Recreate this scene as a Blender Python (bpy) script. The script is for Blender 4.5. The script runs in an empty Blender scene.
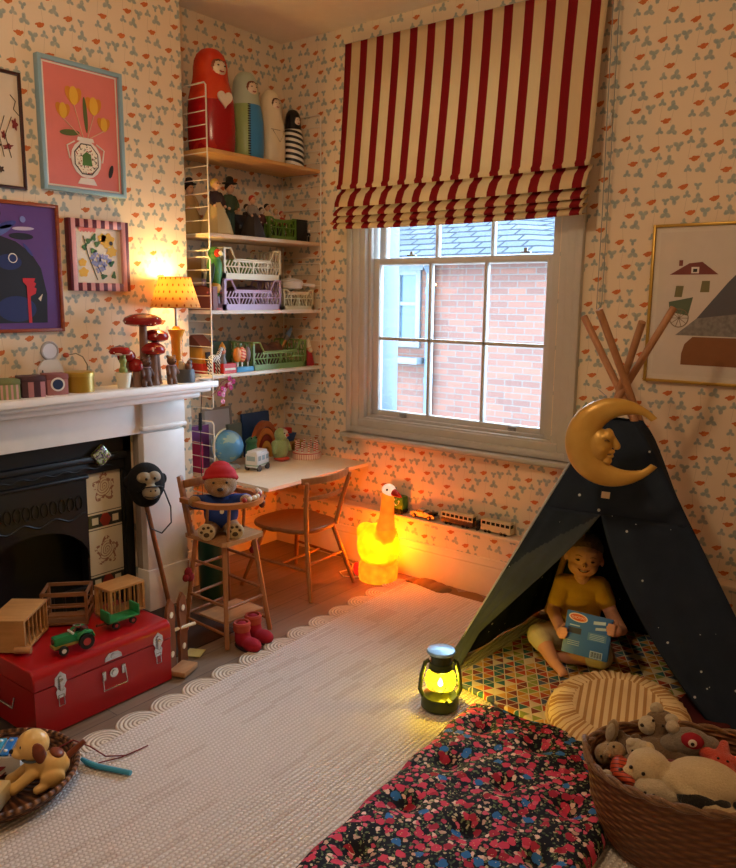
import bpy, bmesh, math, random
from mathutils import Vector as V, Matrix as Mx, Euler, noise
PI = math.pi
sin, cos = math.sin, math.cos
random.seed(7)
sc = bpy.context.scene
COL = sc.collection

# ---------------------------------------------------------------- camera
CAM = V((3.23, -3.37, 1.45)); YAW, PIT, ROL, FPX = -.656808, -.172835, .0099092, 781.435
_f = V((sin(YAW)*cos(PIT), cos(YAW)*cos(PIT), sin(PIT)))
_r = V((cos(YAW), -sin(YAW), 0)); _u = _r.cross(_f)
_r2 = cos(ROL)*_r + sin(ROL)*_u; _u2 = _r2.cross(_f)
cd = bpy.data.cameras.new('camera'); cam = bpy.data.objects.new('camera', cd); COL.objects.link(cam)
cam.matrix_world = Mx(((_r2.x, _u2.x, -_f.x, CAM.x), (_r2.y, _u2.y, -_f.y, CAM.y), (_r2.z, _u2.z, -_f.z, CAM.z), (0, 0, 0, 1)))
cd.sensor_fit = 'VERTICAL'; cd.sensor_height = 24; cd.lens = 24*FPX/868; cd.clip_start = .02
sc.camera = cam

# ---------------------------------------------------------------- light and exposure
sc.view_settings.view_transform = 'Standard'; sc.view_settings.look = 'None'
sc.view_settings.gamma = 1; sc.view_settings.use_curve_mapping = False
sc.view_settings.exposure = 0.30
wd = bpy.data.worlds.new('sky'); sc.world = wd; wd.use_nodes = True
bg = wd.node_tree.nodes['Background']; bg.inputs[0].default_value = (.58, .78, 1, 1); bg.inputs[1].default_value = 13.5

def lamp(name, kind, loc, energy, color, size=.1, rot=(0, 0, 0), **k):
    l = bpy.data.lights.new(name, kind); l.energy = energy; l.color = color
    if kind == 'AREA':
        l.shape = 'RECTANGLE'; l.size = size; l.size_y = k.get('size_y', size)
    elif kind == 'SUN': l.angle = size
    else: l.shadow_soft_size = size
    o = bpy.data.objects.new(name, l); COL.objects.link(o); o.location = loc; o.rotation_euler = rot
    return o
pt = lamp('window_portal', 'AREA', (1.17, .34, 1.3), 1, (1, 1, 1), 1.25, (-PI/2, 0, 0), size_y=1.2)
pt.data.cycles.is_portal = True
lamp('ceiling_fill_light', 'POINT', (1.9, -2.35, 2.53), 34, (1, .70, .42), .10)          # added warm fill light, unseen above the frame
lamp('wall_lamp_bulb', 'POINT', (.285, -1.06, 1.525), 6.5, (1, .60, .16), .02)           # in the shade of the mantelpiece lamp
lamp('lantern_bulb', 'POINT', (1.868, -1.155, .115), 4.0, (1, .66, .05), .012)
sun = lamp('sun', 'SUN', (0, 6, 6), 1.0, (1, .95, .85), .05, (math.radians(50), 0, math.radians(-25)))

# ---------------------------------------------------------------- helpers
def lin(c):
    if isinstance(c, str):
        c = c.lstrip('#'); c = [int(c[i:i+2], 16)/255 for i in (0, 2, 4)]
        c = [x/12.92 if x <= .04045 else ((x+.055)/1.055)**2.4 for x in c]
    return (c[0], c[1], c[2], 1)

class X:                                    # a socket that can be added, multiplied ...
    def __init__(s, t, k): s.t = t; s.k = k
    def op(s, o, b=None, c=None):
        n = s.t.nodes.new('ShaderNodeMath'); n.operation = o
        for i, v in enumerate((s, b, c)):
            if v is None: continue
            if isinstance(v, X): s.t.links.new(v.k, n.inputs[i])
            else: n.inputs[i].default_value = v
        return X(s.t, n.outputs[0])
    def __add__(s, b): return s.op('ADD', b)
    def __radd__(s, b): return s.op('ADD', b)
    def __sub__(s, b): return s.op('SUBTRACT', b)
    def __rsub__(s, b): return (s*-1)+b
    def __mul__(s, b): return s.op('MULTIPLY', b)
    def __rmul__(s, b): return s.op('MULTIPLY', b)
    def __truediv__(s, b): return s.op('DIVIDE', b)
    def lt(s, b): return s.op('LESS_THAN', b)
    def gt(s, b): return s.op('GREATER_THAN', b)
    def fl(s): return s.op('FLOOR')
    def fr(s): return s.op('FRACT')
    def ab(s): return s.op('ABSOLUTE')
    def sq(s): return s*s
    def mod(s, b): return s.op('FLOORED_MODULO', b)
    def mx(s, b): return s.op('MAXIMUM', b)
    def mn(s, b): return s.op('MINIMUM', b)

class MT:                                   # a material under construction
    def __init__(s, name, rough=.6, metal=0, spec=.4):
        s.m = bpy.data.materials.new(name); s.m.use_nodes = True; s.t = s.m.node_tree
        s.b = s.t.nodes['Principled BSDF']; s.b.inputs['Roughness'].default_value = rough
        s.b.inputs['Metallic'].default_value = metal; s.b.inputs['Specular IOR Level'].default_value = spec
    def new(s, k, **a):
        n = s.t.nodes.new(k)
        for q, v in a.items(): setattr(n, q, v)
        return n
    def link(s, a, b): s.t.links.new(a.k if isinstance(a, X) else a, b)
    def co(s, kind='Object'):
        n = s.new('ShaderNodeTexCoord'); q = s.new('ShaderNodeSeparateXYZ'); s.link(n.outputs[kind], q.inputs[0])
        return X(s.t, q.outputs[0]), X(s.t, q.outputs[1]), X(s.t, q.outputs[2])
    def vec(s, *v):
        n = s.new('ShaderNodeCombineXYZ')
        for i, a in enumerate(v):
            if isinstance(a, X): s.link(a, n.inputs[i])
            else: n.inputs[i].default_value = a
        return n.outputs[0]
    def noise(s, scale, vec=None, detail=2, kind='Object'):
        n = s.new('ShaderNodeTexNoise'); n.inputs['Scale'].default_value = scale; n.inputs['Detail'].default_value = detail
        if vec is None: vec = s.new('ShaderNodeTexCoord').outputs[kind]
        s.link(vec, n.inputs['Vector']); return X(s.t, n.outputs['Fac'])
    def mix(s, f, a, b):
        n = s.new('ShaderNodeMix', data_type='RGBA')
        for i, v in ((0, f), (6, a), (7, b)):
            if isinstance(v, X): s.link(v, n.inputs[i])
            elif hasattr(v, 'is_output') : s.link(v, n.inputs[i])
            elif i == 0: n.inputs[0].default_value = v
            else: n.inputs[i].default_value = lin(v)
        return n.outputs[2]
    def ramp(s, f, cols, const=True):
        n = s.new('ShaderNodeValToRGB'); r = n.color_ramp; r.interpolation = 'CONSTANT' if const else 'LINEAR'
        while len(r.elements) < len(cols): r.elements.new(.5)
        for i, (p, c) in enumerate(cols): r.elements[i].position = p; r.elements[i].color = lin(c)
        s.link(f, n.inputs[0]); return n.outputs[0]
    def col(s, c):
        if isinstance(c, (str, tuple)): s.b.inputs['Base Color'].default_value = lin(c)
        else: s.link(c, s.b.inputs['Base Color'])
        return s
    def bump(s, h, d=.002, st=1):
        n = s.new('ShaderNodeBump'); n.inputs['Distance'].default_value = d; n.inputs['Strength'].default_value = st
        s.link(h, n.inputs['Height']); s.link(n.outputs[0], s.b.inputs['Normal']); return s
    def emit(s, c, st):
        s.b.inputs['Emission Color'].default_value = lin(c) if isinstance(c, str) else (*c, 1)
        s.b.inputs['Emission Strength'].default_value = st; return s

MATS = {}
def mat(name, color='#888888', rough=.55, metal=0, kind='plain', c2=None, scale=None, spec=.4):
    if name in MATS: return MATS[name]
    t = MT(name, rough, metal, spec)
    if kind == 'plain':                     # faint tonal variation
        n = t.noise(scale or 14); t.col(t.mix(n*.35, color, c2 or dk(color, .82)))
    elif kind == 'wood':
        x, y, z = t.co()
        n = t.noise(scale or 9, t.vec(x*6, y*1.0, z*6), 4); t.col(t.mix((n-.3)*1.6, color, c2 or dk(color, .62))); t.bump(n, .0006)
    elif kind == 'woodz':
        x, y, z = t.co()
        n = t.noise(scale or 9, t.vec(x*6, y*6, z*1.0), 4); t.col(t.mix((n-.3)*1.6, color, c2 or dk(color, .62))); t.bump(n, .0006)
    elif kind == 'plush':
        n = t.noise(scale or 260, None, 3); t.col(t.mix(n, color, c2 or dk(color, .7))); t.bump(n, .004)
        t.b.inputs['Sheen Weight'].default_value = .3
    elif kind == 'fabric':
        n = t.noise(scale or 420, None, 2); n2 = t.noise(9); t.col(t.mix(n*.5+n2*.3, color, c2 or dk(color, .8))); t.bump(n, .0008)
    MATS[name] = t.m; return t.m
def dk(c, k):
    c = c.lstrip('#'); return '#'+''.join('%02x' % max(0, min(255, int(int(c[i:i+2], 16)*k))) for i in (0, 2, 4))
def emat(name, color, st, base='#ffffff'):
    if name not in MATS:
        t = MT(name, .5); t.col(base); t.emit(color, st); MATS[name] = t.m
    return MATS[name]

class B:                                    # collects shapes for ONE mesh object
    def __init__(s, off=None, mx=None):
        s.bm = bmesh.new(); s.m = Mx.Identity(4); s.mi = 0
        if off is not None: s.m = Mx.Translation(-V(off))
        if mx is not None: s.m = mx
    def done(s, vs, mx=None):
        M = s.m @ mx if mx is not None else s.m
        bmesh.ops.transform(s.bm, matrix=M, verts=vs)
        fs = set(f for v in vs for f in v.link_faces)
        for f in fs: f.material_index = s.mi
        return s
    def box(s, c, d, rot=(0, 0, 0), bev=0, taper=None):
        r = bmesh.ops.create_cube(s.bm, size=1); vs = r['verts']
        for v in vs:
            k = 1
            if taper and v.co.z > 0: k = taper
            v.co = V((v.co.x*d[0]*k, v.co.y*d[1]*k, v.co.z*d[2]))
        if bev:
            es = list(set(e for v in vs for e in v.link_edges))
            r = bmesh.ops.bevel(s.bm, geom=es, offset=min(bev, min(d)*.45), segments=2, profile=.5, affect='EDGES')
            vs = r['verts']
        return s.done(vs, Mx.Translation(c) @ Euler(rot).to_matrix().to_4x4())
    def ball(s, c, r, rot=(0, 0, 0), seg=16):
        if not hasattr(r, '__len__'): r = (r, r, r)
        q = bmesh.ops.create_uvsphere(s.bm, u_segments=seg, v_segments=max(6, seg//2+2), radius=1)
        return s.done(q['verts'], Mx.Translation(c) @ Euler(rot).to_matrix().to_4x4() @ Mx.Diagonal((*r, 1)))
    def cyl(s, a, b, r, r2=None, n=12):
        a, b = V(a), V(b); d = b-a; L = d.length
        q = bmesh.ops.create_cone(s.bm, cap_ends=True, segments=n, radius1=r, radius2=r if r2 is None else r2, depth=L)
        return s.done(q['verts'], Mx.Translation((a+b)/2) @ d.to_track_quat('Z', 'Y').to_matrix().to_4x4())
    def bar(s, a, b, w, h, bev=0):          # square bar from a to b
        a, b = V(a), V(b); d = b-a
        r = bmesh.ops.create_cube(s.bm, size=1); vs = r['verts']
        for v in vs: v.co = V((v.co.x*w, v.co.y*h, v.co.z*d.length))
        if bev:
            es = list(set(e for v in vs for e in v.link_edges))
            vs = bmesh.ops.bevel(s.bm, geom=es, offset=bev, segments=2, profile=.5, affect='EDGES')['verts']
        return s.done(vs, Mx.Translation((a+b)/2) @ d.to_track_quat('Z', 'Y').to_matrix().to_4x4())
    def tube(s, pts, r, n=8, closed=False, flat=1):
        pts = [V(p) for p in pts]; N = len(pts); rs = r if hasattr(r, '__len__') else [r]*N
        rings = []; up = V((0, 0, 1)); prev = None
        for i, p in enumerate(pts):
            if closed: t = pts[(i+1) % N]-pts[i-1]
            else: t = pts[min(i+1, N-1)]-pts[max(i-1, 0)]
            t.normalize()
            if prev is None:
                x = t.cross(up)
                if x.length < .1: x = t.cross(V((1, 0, 0)))
            else: x = prev - t*prev.dot(t)
            x.normalize(); prev = x; y = t.cross(x)
            rings.append([s.bm.verts.new(p + rs[i]*(cos(2*PI*k/n)*x + flat*sin(2*PI*k/n)*y)) for k in range(n)])
        for i in range(N if closed else N-1):
            a, b = rings[i], rings[(i+1) % N]
            for k in range(n): s.bm.faces.new((a[k], a[(k+1) % n], b[(k+1) % n], b[k]))
        if not closed:
            s.bm.faces.new(rings[0][::-1]); s.bm.faces.new(rings[-1])
        return s.done([v for q in rings for v in q])
    def lathe(s, prof, c=(0, 0, 0), n=24, rot=(0, 0, 0), sx=1, sy=1, f=None):
        rings = []
        for (r, z) in prof:
            if r < 1e-5: rings.append([s.bm.verts.new((0, 0, z))])
            else:
                ring = []
                for k in range(n):
                    a = 2*PI*k/n; q = f(a, r, z) if f else (r, z)
                    ring.append(s.bm.verts.new((q[0]*cos(a)*sx, q[0]*sin(a)*sy, q[1])))
                rings.append(ring)
        for a, b in zip(rings, rings[1:]):
            for k in range(n):
                k2 = (k+1) % n
                if len(a) == 1 and len(b) == 1: continue
                if len(a) == 1: s.bm.faces.new((a[0], b[k2], b[k]))
                elif len(b) == 1: s.bm.faces.new((a[k], a[k2], b[0]))
                else: s.bm.faces.new((a[k], a[k2], b[k2], b[k]))
        if len(rings[0]) > 1: s.bm.faces.new(rings[0][::-1])
        if len(rings[-1]) > 1: s.bm.faces.new(rings[-1])
        return s.done([v for q in rings for v in q], Mx.Translation(c) @ Euler(rot).to_matrix().to_4x4())
    def prism(s, pts, h, mx=None):          # 2D outline in XY, extruded 0..h along Z, then mx
        lo = [s.bm.verts.new((p[0], p[1], 0)) for p in pts]; hi = [s.bm.verts.new((p[0], p[1], h)) for p in pts]
        n = len(pts)
        f1 = s.bm.faces.new(lo[::-1]); f2 = s.bm.faces.new(hi)
        for i in range(n): s.bm.faces.new((lo[i], lo[(i+1) % n], hi[(i+1) % n], hi[i]))
        return s.done(lo+hi, mx)
    def quad(s, *p):
        vs = [s.bm.verts.new(q) for q in p]; s.bm.faces.new(vs); return s.done(vs)
    def build(s, name, m, parent=None, ang=.6, mods=None):
        bm = s.bm; bmesh.ops.recalc_face_normals(bm, faces=bm.faces)
        for f in bm.faces: f.smooth = True
        for e in bm.edges:
            if len(e.link_faces) == 2 and e.calc_face_angle(0) > ang: e.smooth = False
        me = bpy.data.meshes.new(name); bm.to_mesh(me); bm.free()
        for q in (m if isinstance(m, (list, tuple)) else [m]): me.materials.append(q)
        o = bpy.data.objects.new(name, me); COL.objects.link(o)
        if parent: o.parent = parent
        for md in mods or []: md(o)
        return o

def tag(o, label, cat, group=None, kind=None):
    o['label'] = label; o['category'] = cat
    if group: o['group'] = group
    if kind: o['kind'] = kind
    return o
def thing(name, label, cat, loc=(0, 0, 0), rz=0, group=None, rot=None):
    o = bpy.data.objects.new(name, None); COL.objects.link(o); o.location = loc; o.empty_display_size = .05
    o.rotation_euler = rot or (0, 0, rz)
    return tag(o, label, cat, group)
def struct(o): o['kind'] = 'structure'; return o
def copy_tree(o, parent=None):
    c = o.copy(); COL.objects.link(c); c.parent = parent
    for ch in [q for q in bpy.data.objects if q.parent == o]: copy_tree(ch, c)
    return c
def subsurf(l=2):
    def f(o): md = o.modifiers.new('sub', 'SUBSURF'); md.levels = l; md.render_levels = l
    return f
def solid(t=.003, off=0):
    def f(o): md = o.modifiers.new('sol', 'SOLIDIFY'); md.thickness = t; md.offset = off
    return f
def remesh(v=.004, sm=6):
    def f(o):
        md = o.modifiers.new('re', 'REMESH'); md.mode = 'VOXEL'; md.voxel_size = v; md.use_smooth_shade = True
        if sm: q = o.modifiers.new('sm', 'SMOOTH'); q.factor = .5; q.iterations = sm
    return f
def blob(name, m, parent, shapes, v=.004, sm=5, off=None, mx=None):
    """one continuous surface from overlapping balls and tapered limbs"""
    b = B(off, mx)
    for q in shapes:
        if q[0] == 'b': b.ball(q[1], q[2], q[3] if len(q) > 3 else (0, 0, 0), 20)
        elif q[0] == 'l':
            pts, rs = q[1], q[2]
            for i in range(len(pts)): b.ball(pts[i], rs[i], (0, 0, 0), 14)
            for i in range(len(pts)-1): b.cyl(pts[i], pts[i+1], rs[i], rs[i+1], 16)
    return b.build(name, m, parent, mods=[remesh(v, sm)])
def textmesh(name, s, size, m, parent, mx, depth=.0006, extra=None):
    c = bpy.data.curves.new(name, 'FONT'); c.body = s; c.size = size; c.extrude = depth; c.align_x = 'CENTER'; c.align_y = 'CENTER'; c.resolution_u = 3
    o = bpy.data.objects.new('tmp', c); COL.objects.link(o); bpy.context.view_layer.update()
    me = bpy.data.meshes.new_from_object(o.evaluated_get(bpy.context.evaluated_depsgraph_get()))
    bpy.data.objects.remove(o); me.transform(mx); me.name = name; me.materials.clear(); me.materials.append(m)
    q = bpy.data.objects.new(name, me); COL.objects.link(q); q.parent = parent; return q
def arc(c, r, a0, a1, n, plane='xy', rb=None):
    out = []
    for i in range(n+1):
        a = a0+(a1-a0)*i/n; p, q = r*cos(a), (rb or r)*sin(a)
        out.append(V(c)+V({'xy': (p, q, 0), 'xz': (p, 0, q), 'yz': (0, p, q)}[plane]))
    return out
# ---------------------------------------------------------------- wallpaper and room materials
def wallpaper():
    t = MT('wallpaper', .8, spec=.15)
    x, y, z = t.co(); u = (x+y-1.979)/.1235; z0 = z-2.531
    def local(mx, mz):
        a = u-mx/.1235; i = (a+.5).fl(); dx = (a-i)*.1235
        q = (z0-mz+i.mod(2)*.053)/.2095; dz = (q-(q+.5).fl())*.2095
        return dx, dz
    def ell(dx, dz, a, b, rot):
        c, s = cos(rot), sin(rot)
        return ((dx*c+dz*s)/a).sq()+((dz*c-dx*s)/b).sq()
    wob = t.noise(130, None, 3)*1.5+.32
    green = None; red = None; stem = None
    def trefoil(mx, mz, R, rot):
        dx, dz = local(mx, mz); m = None
        for k in range(3):
            a = rot+k*2.1
            e = ell(dx-cos(a)*R*.55, dz-sin(a)*R*.55, R*.66, R*.46, a)
            m = e if m is None else m.mn(e)
        return m
    for (mx, mz, R, rot) in ((.017, -.032, .0145, PI/2), (.060, -.050, .0200, PI/2), (-.031, -.047, .0190, .5), (.057, .001, .0140, 2.6),
                             (.035-.022, -.103-.038, .0145, PI/2), (.035+.028, -.103-.040, .0195, 1.4)):
        e = trefoil(mx, mz, R, rot); green = e if green is None else green.mn(e)
    for (mx, mz, rot) in ((0, 0, .45), (.035, -.103, -.05)):
        dx, dz = local(mx, mz)
        e = ell(dx, dz, .0125, .0098, rot).mn(ell(dx-.011, dz-.003, .0095, .0058, rot+.5))
        red = e if red is None else red.mn(e)
        e2 = ell(dx+.012, dz-.001, .009, .0035, rot)
        red = red.mn(e2)
    for (mx, mz, k) in ((.014, -.07, .12), (.012, -.178, -.1), (.06, -.085, .2)):
        dx, dz = local(mx, mz)
        e = ((dx-dz*k).ab()/.0009).mx(dz.ab()/.028); stem = e if stem is None else stem.mn(e)
    gf = (((wob-green)*1.6+.25).mx(0).mn(1))*(t.noise(45)*.9+.42).mn(.92)
    g = t.mix(gf, t.mix(stem.lt(1)*.45, '#e6d4ba', '#a8977c'), t.mix(t.noise(70), '#82969a', '#a3aca2'))
    t.col(t.mix(red.lt(wob*1.05), g, t.mix(t.noise(120), '#b8552a', '#d98a52')))
    return t.m
M_wp = wallpaper()
M_ceil = mat('ceiling_paint', '#fbeedd', .9); M_white = mat('white_gloss_paint', '#eee8e2', .35)
M_cream = mat('cream_skirting_paint', '#e9d9bf', .4); M_frame = mat('stone_grey_window_paint', '#c4c0b8', .4)
def floor_mat():
    t = MT('floor_boards', .38); x, y, z = t.co()
    br = t.new('ShaderNodeTexBrick'); t.link(t.vec(y, x, 0), br.inputs['Vector'])
    br.inputs['Scale'].default_value = 1; br.inputs['Brick Width'].default_value = 1.9; br.inputs['Row Height'].default_value = .125
    br.inputs['Mortar Size'].default_value = .0018; br.offset = .37
    br.inputs['Color1'].default_value = lin('#7c6b5c'); br.inputs['Color2'].default_value = lin('#695848'); br.inputs['Mortar'].default_value = lin('#2a1e16')
    n = t.noise(5, t.vec(x*14, y*.9, 0), 5)
    t.col(t.mix((n-.35)*1.3, br.outputs['Color'], '#8f7f70')); t.bump(n*.3+X(t.t, br.outputs['Fac'])*-1, .0015); return t.m
def brick_mat():
    t = MT('brick', .85); x, y, z = t.co()
    br = t.new('ShaderNodeTexBrick'); t.link(t.vec(x, z, 0), br.inputs['Vector']); br.inputs['Scale'].default_value = 1
    br.inputs['Brick Width'].default_value = .225; br.inputs['Row Height'].default_value = .075; br.inputs['Mortar Size'].default_value = .007
    br.inputs['Color1'].default_value = lin('#694539'); br.inputs['Color2'].default_value = lin('#553a33'); br.inputs['Mortar'].default_value = lin('#57524e')
    n = t.noise(7, t.vec((x/.1125).fl(), (z/.075).fl(), 0), 0)
    t.col(t.mix((n-.52).gt(0)*.35, br.outputs['Color'], '#4c4c54')); t.bump(X(t.t, br.outputs['Fac'])*-1, .004); return t.m
M_brick = brick_mat()

# ---------------------------------------------------------------- room shell
XR, YF, ZC = 3.95, -4.7, 2.83
YB = -.08                                   # face of the boxing under the window
struct(B().box(((XR)/2, YF/2, -.05), (XR+.2, -YF+.2, .1)).build('floor', floor_mat()))
struct(B().box((XR/2, YF/2, ZC+.05), (XR+.2, -YF+.2, .1)).build('ceiling', M_ceil))
struct(B().box((-.05, YF/2, ZC/2), (.1, -YF, ZC)).build('wall_left', M_wp))
struct(B().box((XR+.05, YF/2, ZC/2), (.1, -YF, ZC)).build('wall_right', M_wp))
struct(B().box((XR/2, YF-.05, ZC/2), (XR+.2, .1, ZC)).build('wall_front', M_wp))
WX0, WX1, WZ0, WZ1 = .59, 1.71, .775, 2.62   # opening for the sashes
b = B()
b.box((WX0/2-.1, .15, ZC/2), (WX0+.2, .3, ZC)); b.box(((XR+.2+WX1)/2, .15, ZC/2), (XR+.2-WX1, .3, ZC))
b.box(((WX0+WX1)/2, .15, WZ0/2), (WX1-WX0, .3, WZ0)); b.box(((WX0+WX1)/2, .15, (WZ1+ZC)/2), (WX1-WX0, .3, ZC-WZ1))
struct(b.build('wall_back', M_wp))
b = B()                                      # chimney breast around the fire opening
XB = .225; YO, YP, ZO = -1.262, -2.20, .838
b.box((XB/2, (-.895+YO)/2, ZC/2), (XB, -.895-YO, ZC)); b.box((XB/2, (YP-2.62)/2, ZC/2), (XB, YP+2.62, ZC))
b.box((XB/2, (YO+YP)/2, (ZO+ZC)/2), (XB, YO-YP, ZC-ZO))
struct(b.build('wall_chimney_breast', M_wp))
# papered boxing below the window with a painted top
struct(B().box((XR/2, YB/2-.0005, .147), (XR-.002, -YB, .294)).build('wall_boxing', M_wp))
struct(B().box((XR/2, YB/2-.004, .303), (XR-.002, -YB+.006, .018), bev=.004).build('trim_1', mat('boxing_top_paint', '#e8d5bd', .5)))
def skirt(name, a, b_, n):                   # from a to b, n = outward normal
    a, b_, n = V(a), V(b_), V(n); d = b_-a; L = d.length; dx = d.normalized()
    M = Mx((( dx.x, n.x, 0, a.x), (dx.y, n.y, 0, a.y), (0, 0, 1, 0), (0, 0, 0, 1)))
    prof = [(0, 0), (.018, 0), (.018, .135), (.013, .148), (.015, .156), (.008, .172), (.006, .185), (0, .19)]
    q = B(); lo = []; 
    vs = [[q.bm.verts.new((l, p, z)) for p, z in prof] for l in (0, L)]
    for i in range(len(prof)): j = (i+1) % len(prof); q.bm.faces.new((vs[0][i], vs[0][j], vs[1][j], vs[1][i]))
    q.bm.faces.new(vs[0]); q.bm.faces.new(vs[1][::-1]); q.done(vs[0]+vs[1], M)
    return struct(q.build(name, M_cream))
skirt('baseboard_back', (0, YB-.001, 0), (XR, YB-.001, 0), (0, -1, 0))
skirt('baseboard_left', (.0005, -.9, 0), (.0005, YB-.02, 0), (1, 0, 0))
skirt('baseboard_breast', (XB+.0005, -1.02, 0), (XB+.0005, -.895, 0), (1, 0, 0))
skirt('baseboard_right', (XR-.0005, YF, 0), (XR-.0005, YB-.02, 0), (-1, 0, 0))

# ---------------------------------------------------------------- sash window
w = bpy.data.objects.new('window_1', None); COL.objects.link(w); struct(w); w.location = (1.165, 0, .7)
O = w.location
def ring(b, x0, x1, z0, z1, t, y0, y1, bev=.003, tb=None, tt=None):
    tb = tb or t; tt = tt or t; yc, yd = (y0+y1)/2, abs(y1-y0)
    b.box(((x0+t/2), yc, (z0+z1)/2), (t, yd, z1-z0), bev=bev); b.box(((x1-t/2), yc, (z0+z1)/2), (t, yd, z1-z0), bev=bev)
    b.box(((x0+x1)/2, yc, z0+tb/2), (x1-x0-2*t+.002, yd, tb), bev=bev); b.box(((x0+x1)/2, yc, z1-tt/2), (x1-x0-2*t+.002, yd, tt), bev=bev)
b = B(O); ring(b, .497, 1.827, .715, 2.74, .034, -.032, 0); ring(b, .525, 1.80, .74, 2.71, .05, -.02, 0, .006); ring(b, .565, 1.762, .755, 2.66, .045, -.012, .03)
b.box((1.163, -.035, .700), (1.36, .07, .022), bev=.005); b.box((1.163, -.012, .684), (1.33, .022, .02), bev=.004)
b.build('architrave', M_frame, w)
b = B(O); ring(b, WX0-.001, WX1+.001, WZ0-.001, WZ1, .022, .0, .138, .001); ring(b, WX0+.02, WX1-.02, WZ0+.02, WZ1-.02, .02, .015, .04, .003)
b.build('sash_box', M_frame, w)
b = B(O); ring(b, WX0-.001, WX1+.001, WZ0-.001, WZ1, .022, .14, .30, .001); b.build('outer_reveal', mat('weathered_blue_grey_paint', '#5d6c78', .6), w)
def sash(name, x0, x1, z0, z1, y, tb, tt, rows, m, ts=.04):
    b = B(O); ring(b, x0, x1, z0, z1, ts, y-.02, y+.02, .004, tb, tt)
    iw = (x1-x0-2*ts)/3
    for k in (1, 2): b.box((x0+ts+iw*k, y, (z0+z1)/2), (.017, .03, z1-z0-.02), bev=.003)
    for r in range(1, rows): zz = z0+tb+(z1-tt-z0-tb)*r/rows; b.box(((x0+x1)/2, y, zz), (x1-x0-.02, .03, .016), bev=.003)
    s = b.build(name, m, w)
    g = B(O); g.box(((x0+x1)/2, y+.004, (z0+z1)/2), (x1-x0-.03, .003, z1-z0-.03)); g.build('pane', M_glass, s)
    return s
def glass():
    t = MT('window_glass', .02); m = t.m; nt = t.t; tr = nt.nodes.new('ShaderNodeBsdfTransparent'); gl = nt.nodes.new('ShaderNodeBsdfGlossy')
    gl.inputs['Roughness'].default_value = .02; mx = nt.nodes.new('ShaderNodeMixShader'); fr = nt.nodes.new('ShaderNodeFresnel'); fr.inputs[0].default_value = 1.33
    nt.links.new(fr.outputs[0], mx.inputs[0]); nt.links.new(tr.outputs[0], mx.inputs[1]); nt.links.new(gl.outputs[0], mx.inputs[2])
    nt.links.new(mx.outputs[0], nt.nodes['Material Output'].inputs[0]); return m
M_glass = glass()
M_sash = mat('sash_paint', '#c8c5c0', .4)
s1 = sash('lower_sash', .626, 1.672, .79, 1.655, .06, .052, .032, 2, M_sash)
sash('upper_sash', .626, 1.672, 1.62, 2.58, .115, .034, .05, 2, M_sash)
M_ironmongery = mat('satin_chrome', '#9a9890', .35, .9)
for x in (.84, 1.49):
    b = B(O); b.box((x, .036, .826), (.045, .006, .022), bev=.002); b.tube(arc((x, .03, .822), .012, -PI, 0, 8, 'xy', .018), .003, 6); b.build('sash_lift', M_ironmongery, s1)
    b = B(O); b.box((x+.02, .062, 1.668), (.05, .02, .008), bev=.002); b.cyl((x+.02, .06, 1.666), (x+.02, .06, 1.688), .008); b.build('sash_catch', M_ironmongery, s1)

# ---------------------------------------------------------------- outside: the neighbouring house
HO = (-.5, 5.5, -3.0)
h = thing('neighbouring_house', 'brick house wall with slate roof seen through the window', 'house', HO)
ye = 4.8
b = B(HO); b.box((-3.8, ye+1.6, -.55), (7.6, 3.2, 4.9)); b.build('brick_wall', M_brick, h)
M_pale = mat('pale_blue_paint', '#435260', .5)
def slates():
    t = MT('slates', 1, spec=0); x, y, z = t.co(); br = t.new('ShaderNodeTexBrick'); t.link(t.vec(x, z*1.6, 0), br.inputs['Vector']); br.inputs['Scale'].default_value = 1
    br.inputs['Brick Width'].default_value = .30; br.inputs['Row Height'].default_value = .13; br.inputs['Mortar Size'].default_value = .016
    br.inputs['Color1'].default_value = lin('#525962'); br.inputs['Color2'].default_value = lin('#464c54'); br.inputs['Mortar'].default_value = lin('#2c3036')
    t.col(br.outputs['Color']); return t.m
b = B(HO); q = [(-7.6, ye-.2, 1.93), (-.50, ye-.2, 1.93), (-2.15, ye+1.6, 2.70), (-7.6, ye+1.6, 2.70)]
lo = [(p[0], p[1], p[2]-.05) for p in q]
b.quad(*q); b.quad(*lo[::-1])
for i in range(4): b.quad(q[i], lo[i], lo[(i+1) % 4], q[(i+1) % 4])
b.quad((-.50, ye-.2, 1.93), (.3, ye+3.2, 1.93), (-1.3, ye+3.2, 2.70), (-2.15, ye+1.6, 2.70))
b.build('roof', slates(), h)
b = B(HO); b.box((-4.0, ye-.22, 1.89), (7.4, .11, .09), bev=.02); b.build('gutter', mat('gutter_paint', '#55606a', .5), h)
for x in (-2.79, -2.084):
    b = B(HO); b.cyl((x, ye-.07, -2.9), (x, ye-.07, 1.78), .052); b.tube([(x, ye-.07, 1.76), (x, ye-.14, 1.84), (x, ye-.22, 1.89)], .052)
    for z in (-.8, .4, 1.5): b.cyl((x, ye-.07, z), (x, ye-.07, z+.08), .062)
    b.build('drainpipe', M_pale, h)
b = B(HO); b.box((-2.68, ye-.02, -.6), (.085, .05, 4.8), bev=.004); b.build('corner_board', mat('cream_board', '#7b765e', .6), h)
f = B(HO); ring(f, -2.63, -2.25, .84, 1.80, .07, ye-.04, ye+.04, .004); f.box((-2.44, ye-.005, 1.38), (.26, .05, .045)); f.box((-2.43, ye-.09, .68), (.50, .2, .08), bev=.01); f.box((-2.44, ye-.02, 1.84), (.46, .06, .10))
f = f.build('window_frame', mat('neighbour_window_paint', '#59636b', .5), h)
B(HO).box((-2.44, ye+.002, 1.32), (.26, .012, .85)).build('pane', mat('dark_window_glass', '#3f5261', .1), f)
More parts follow.
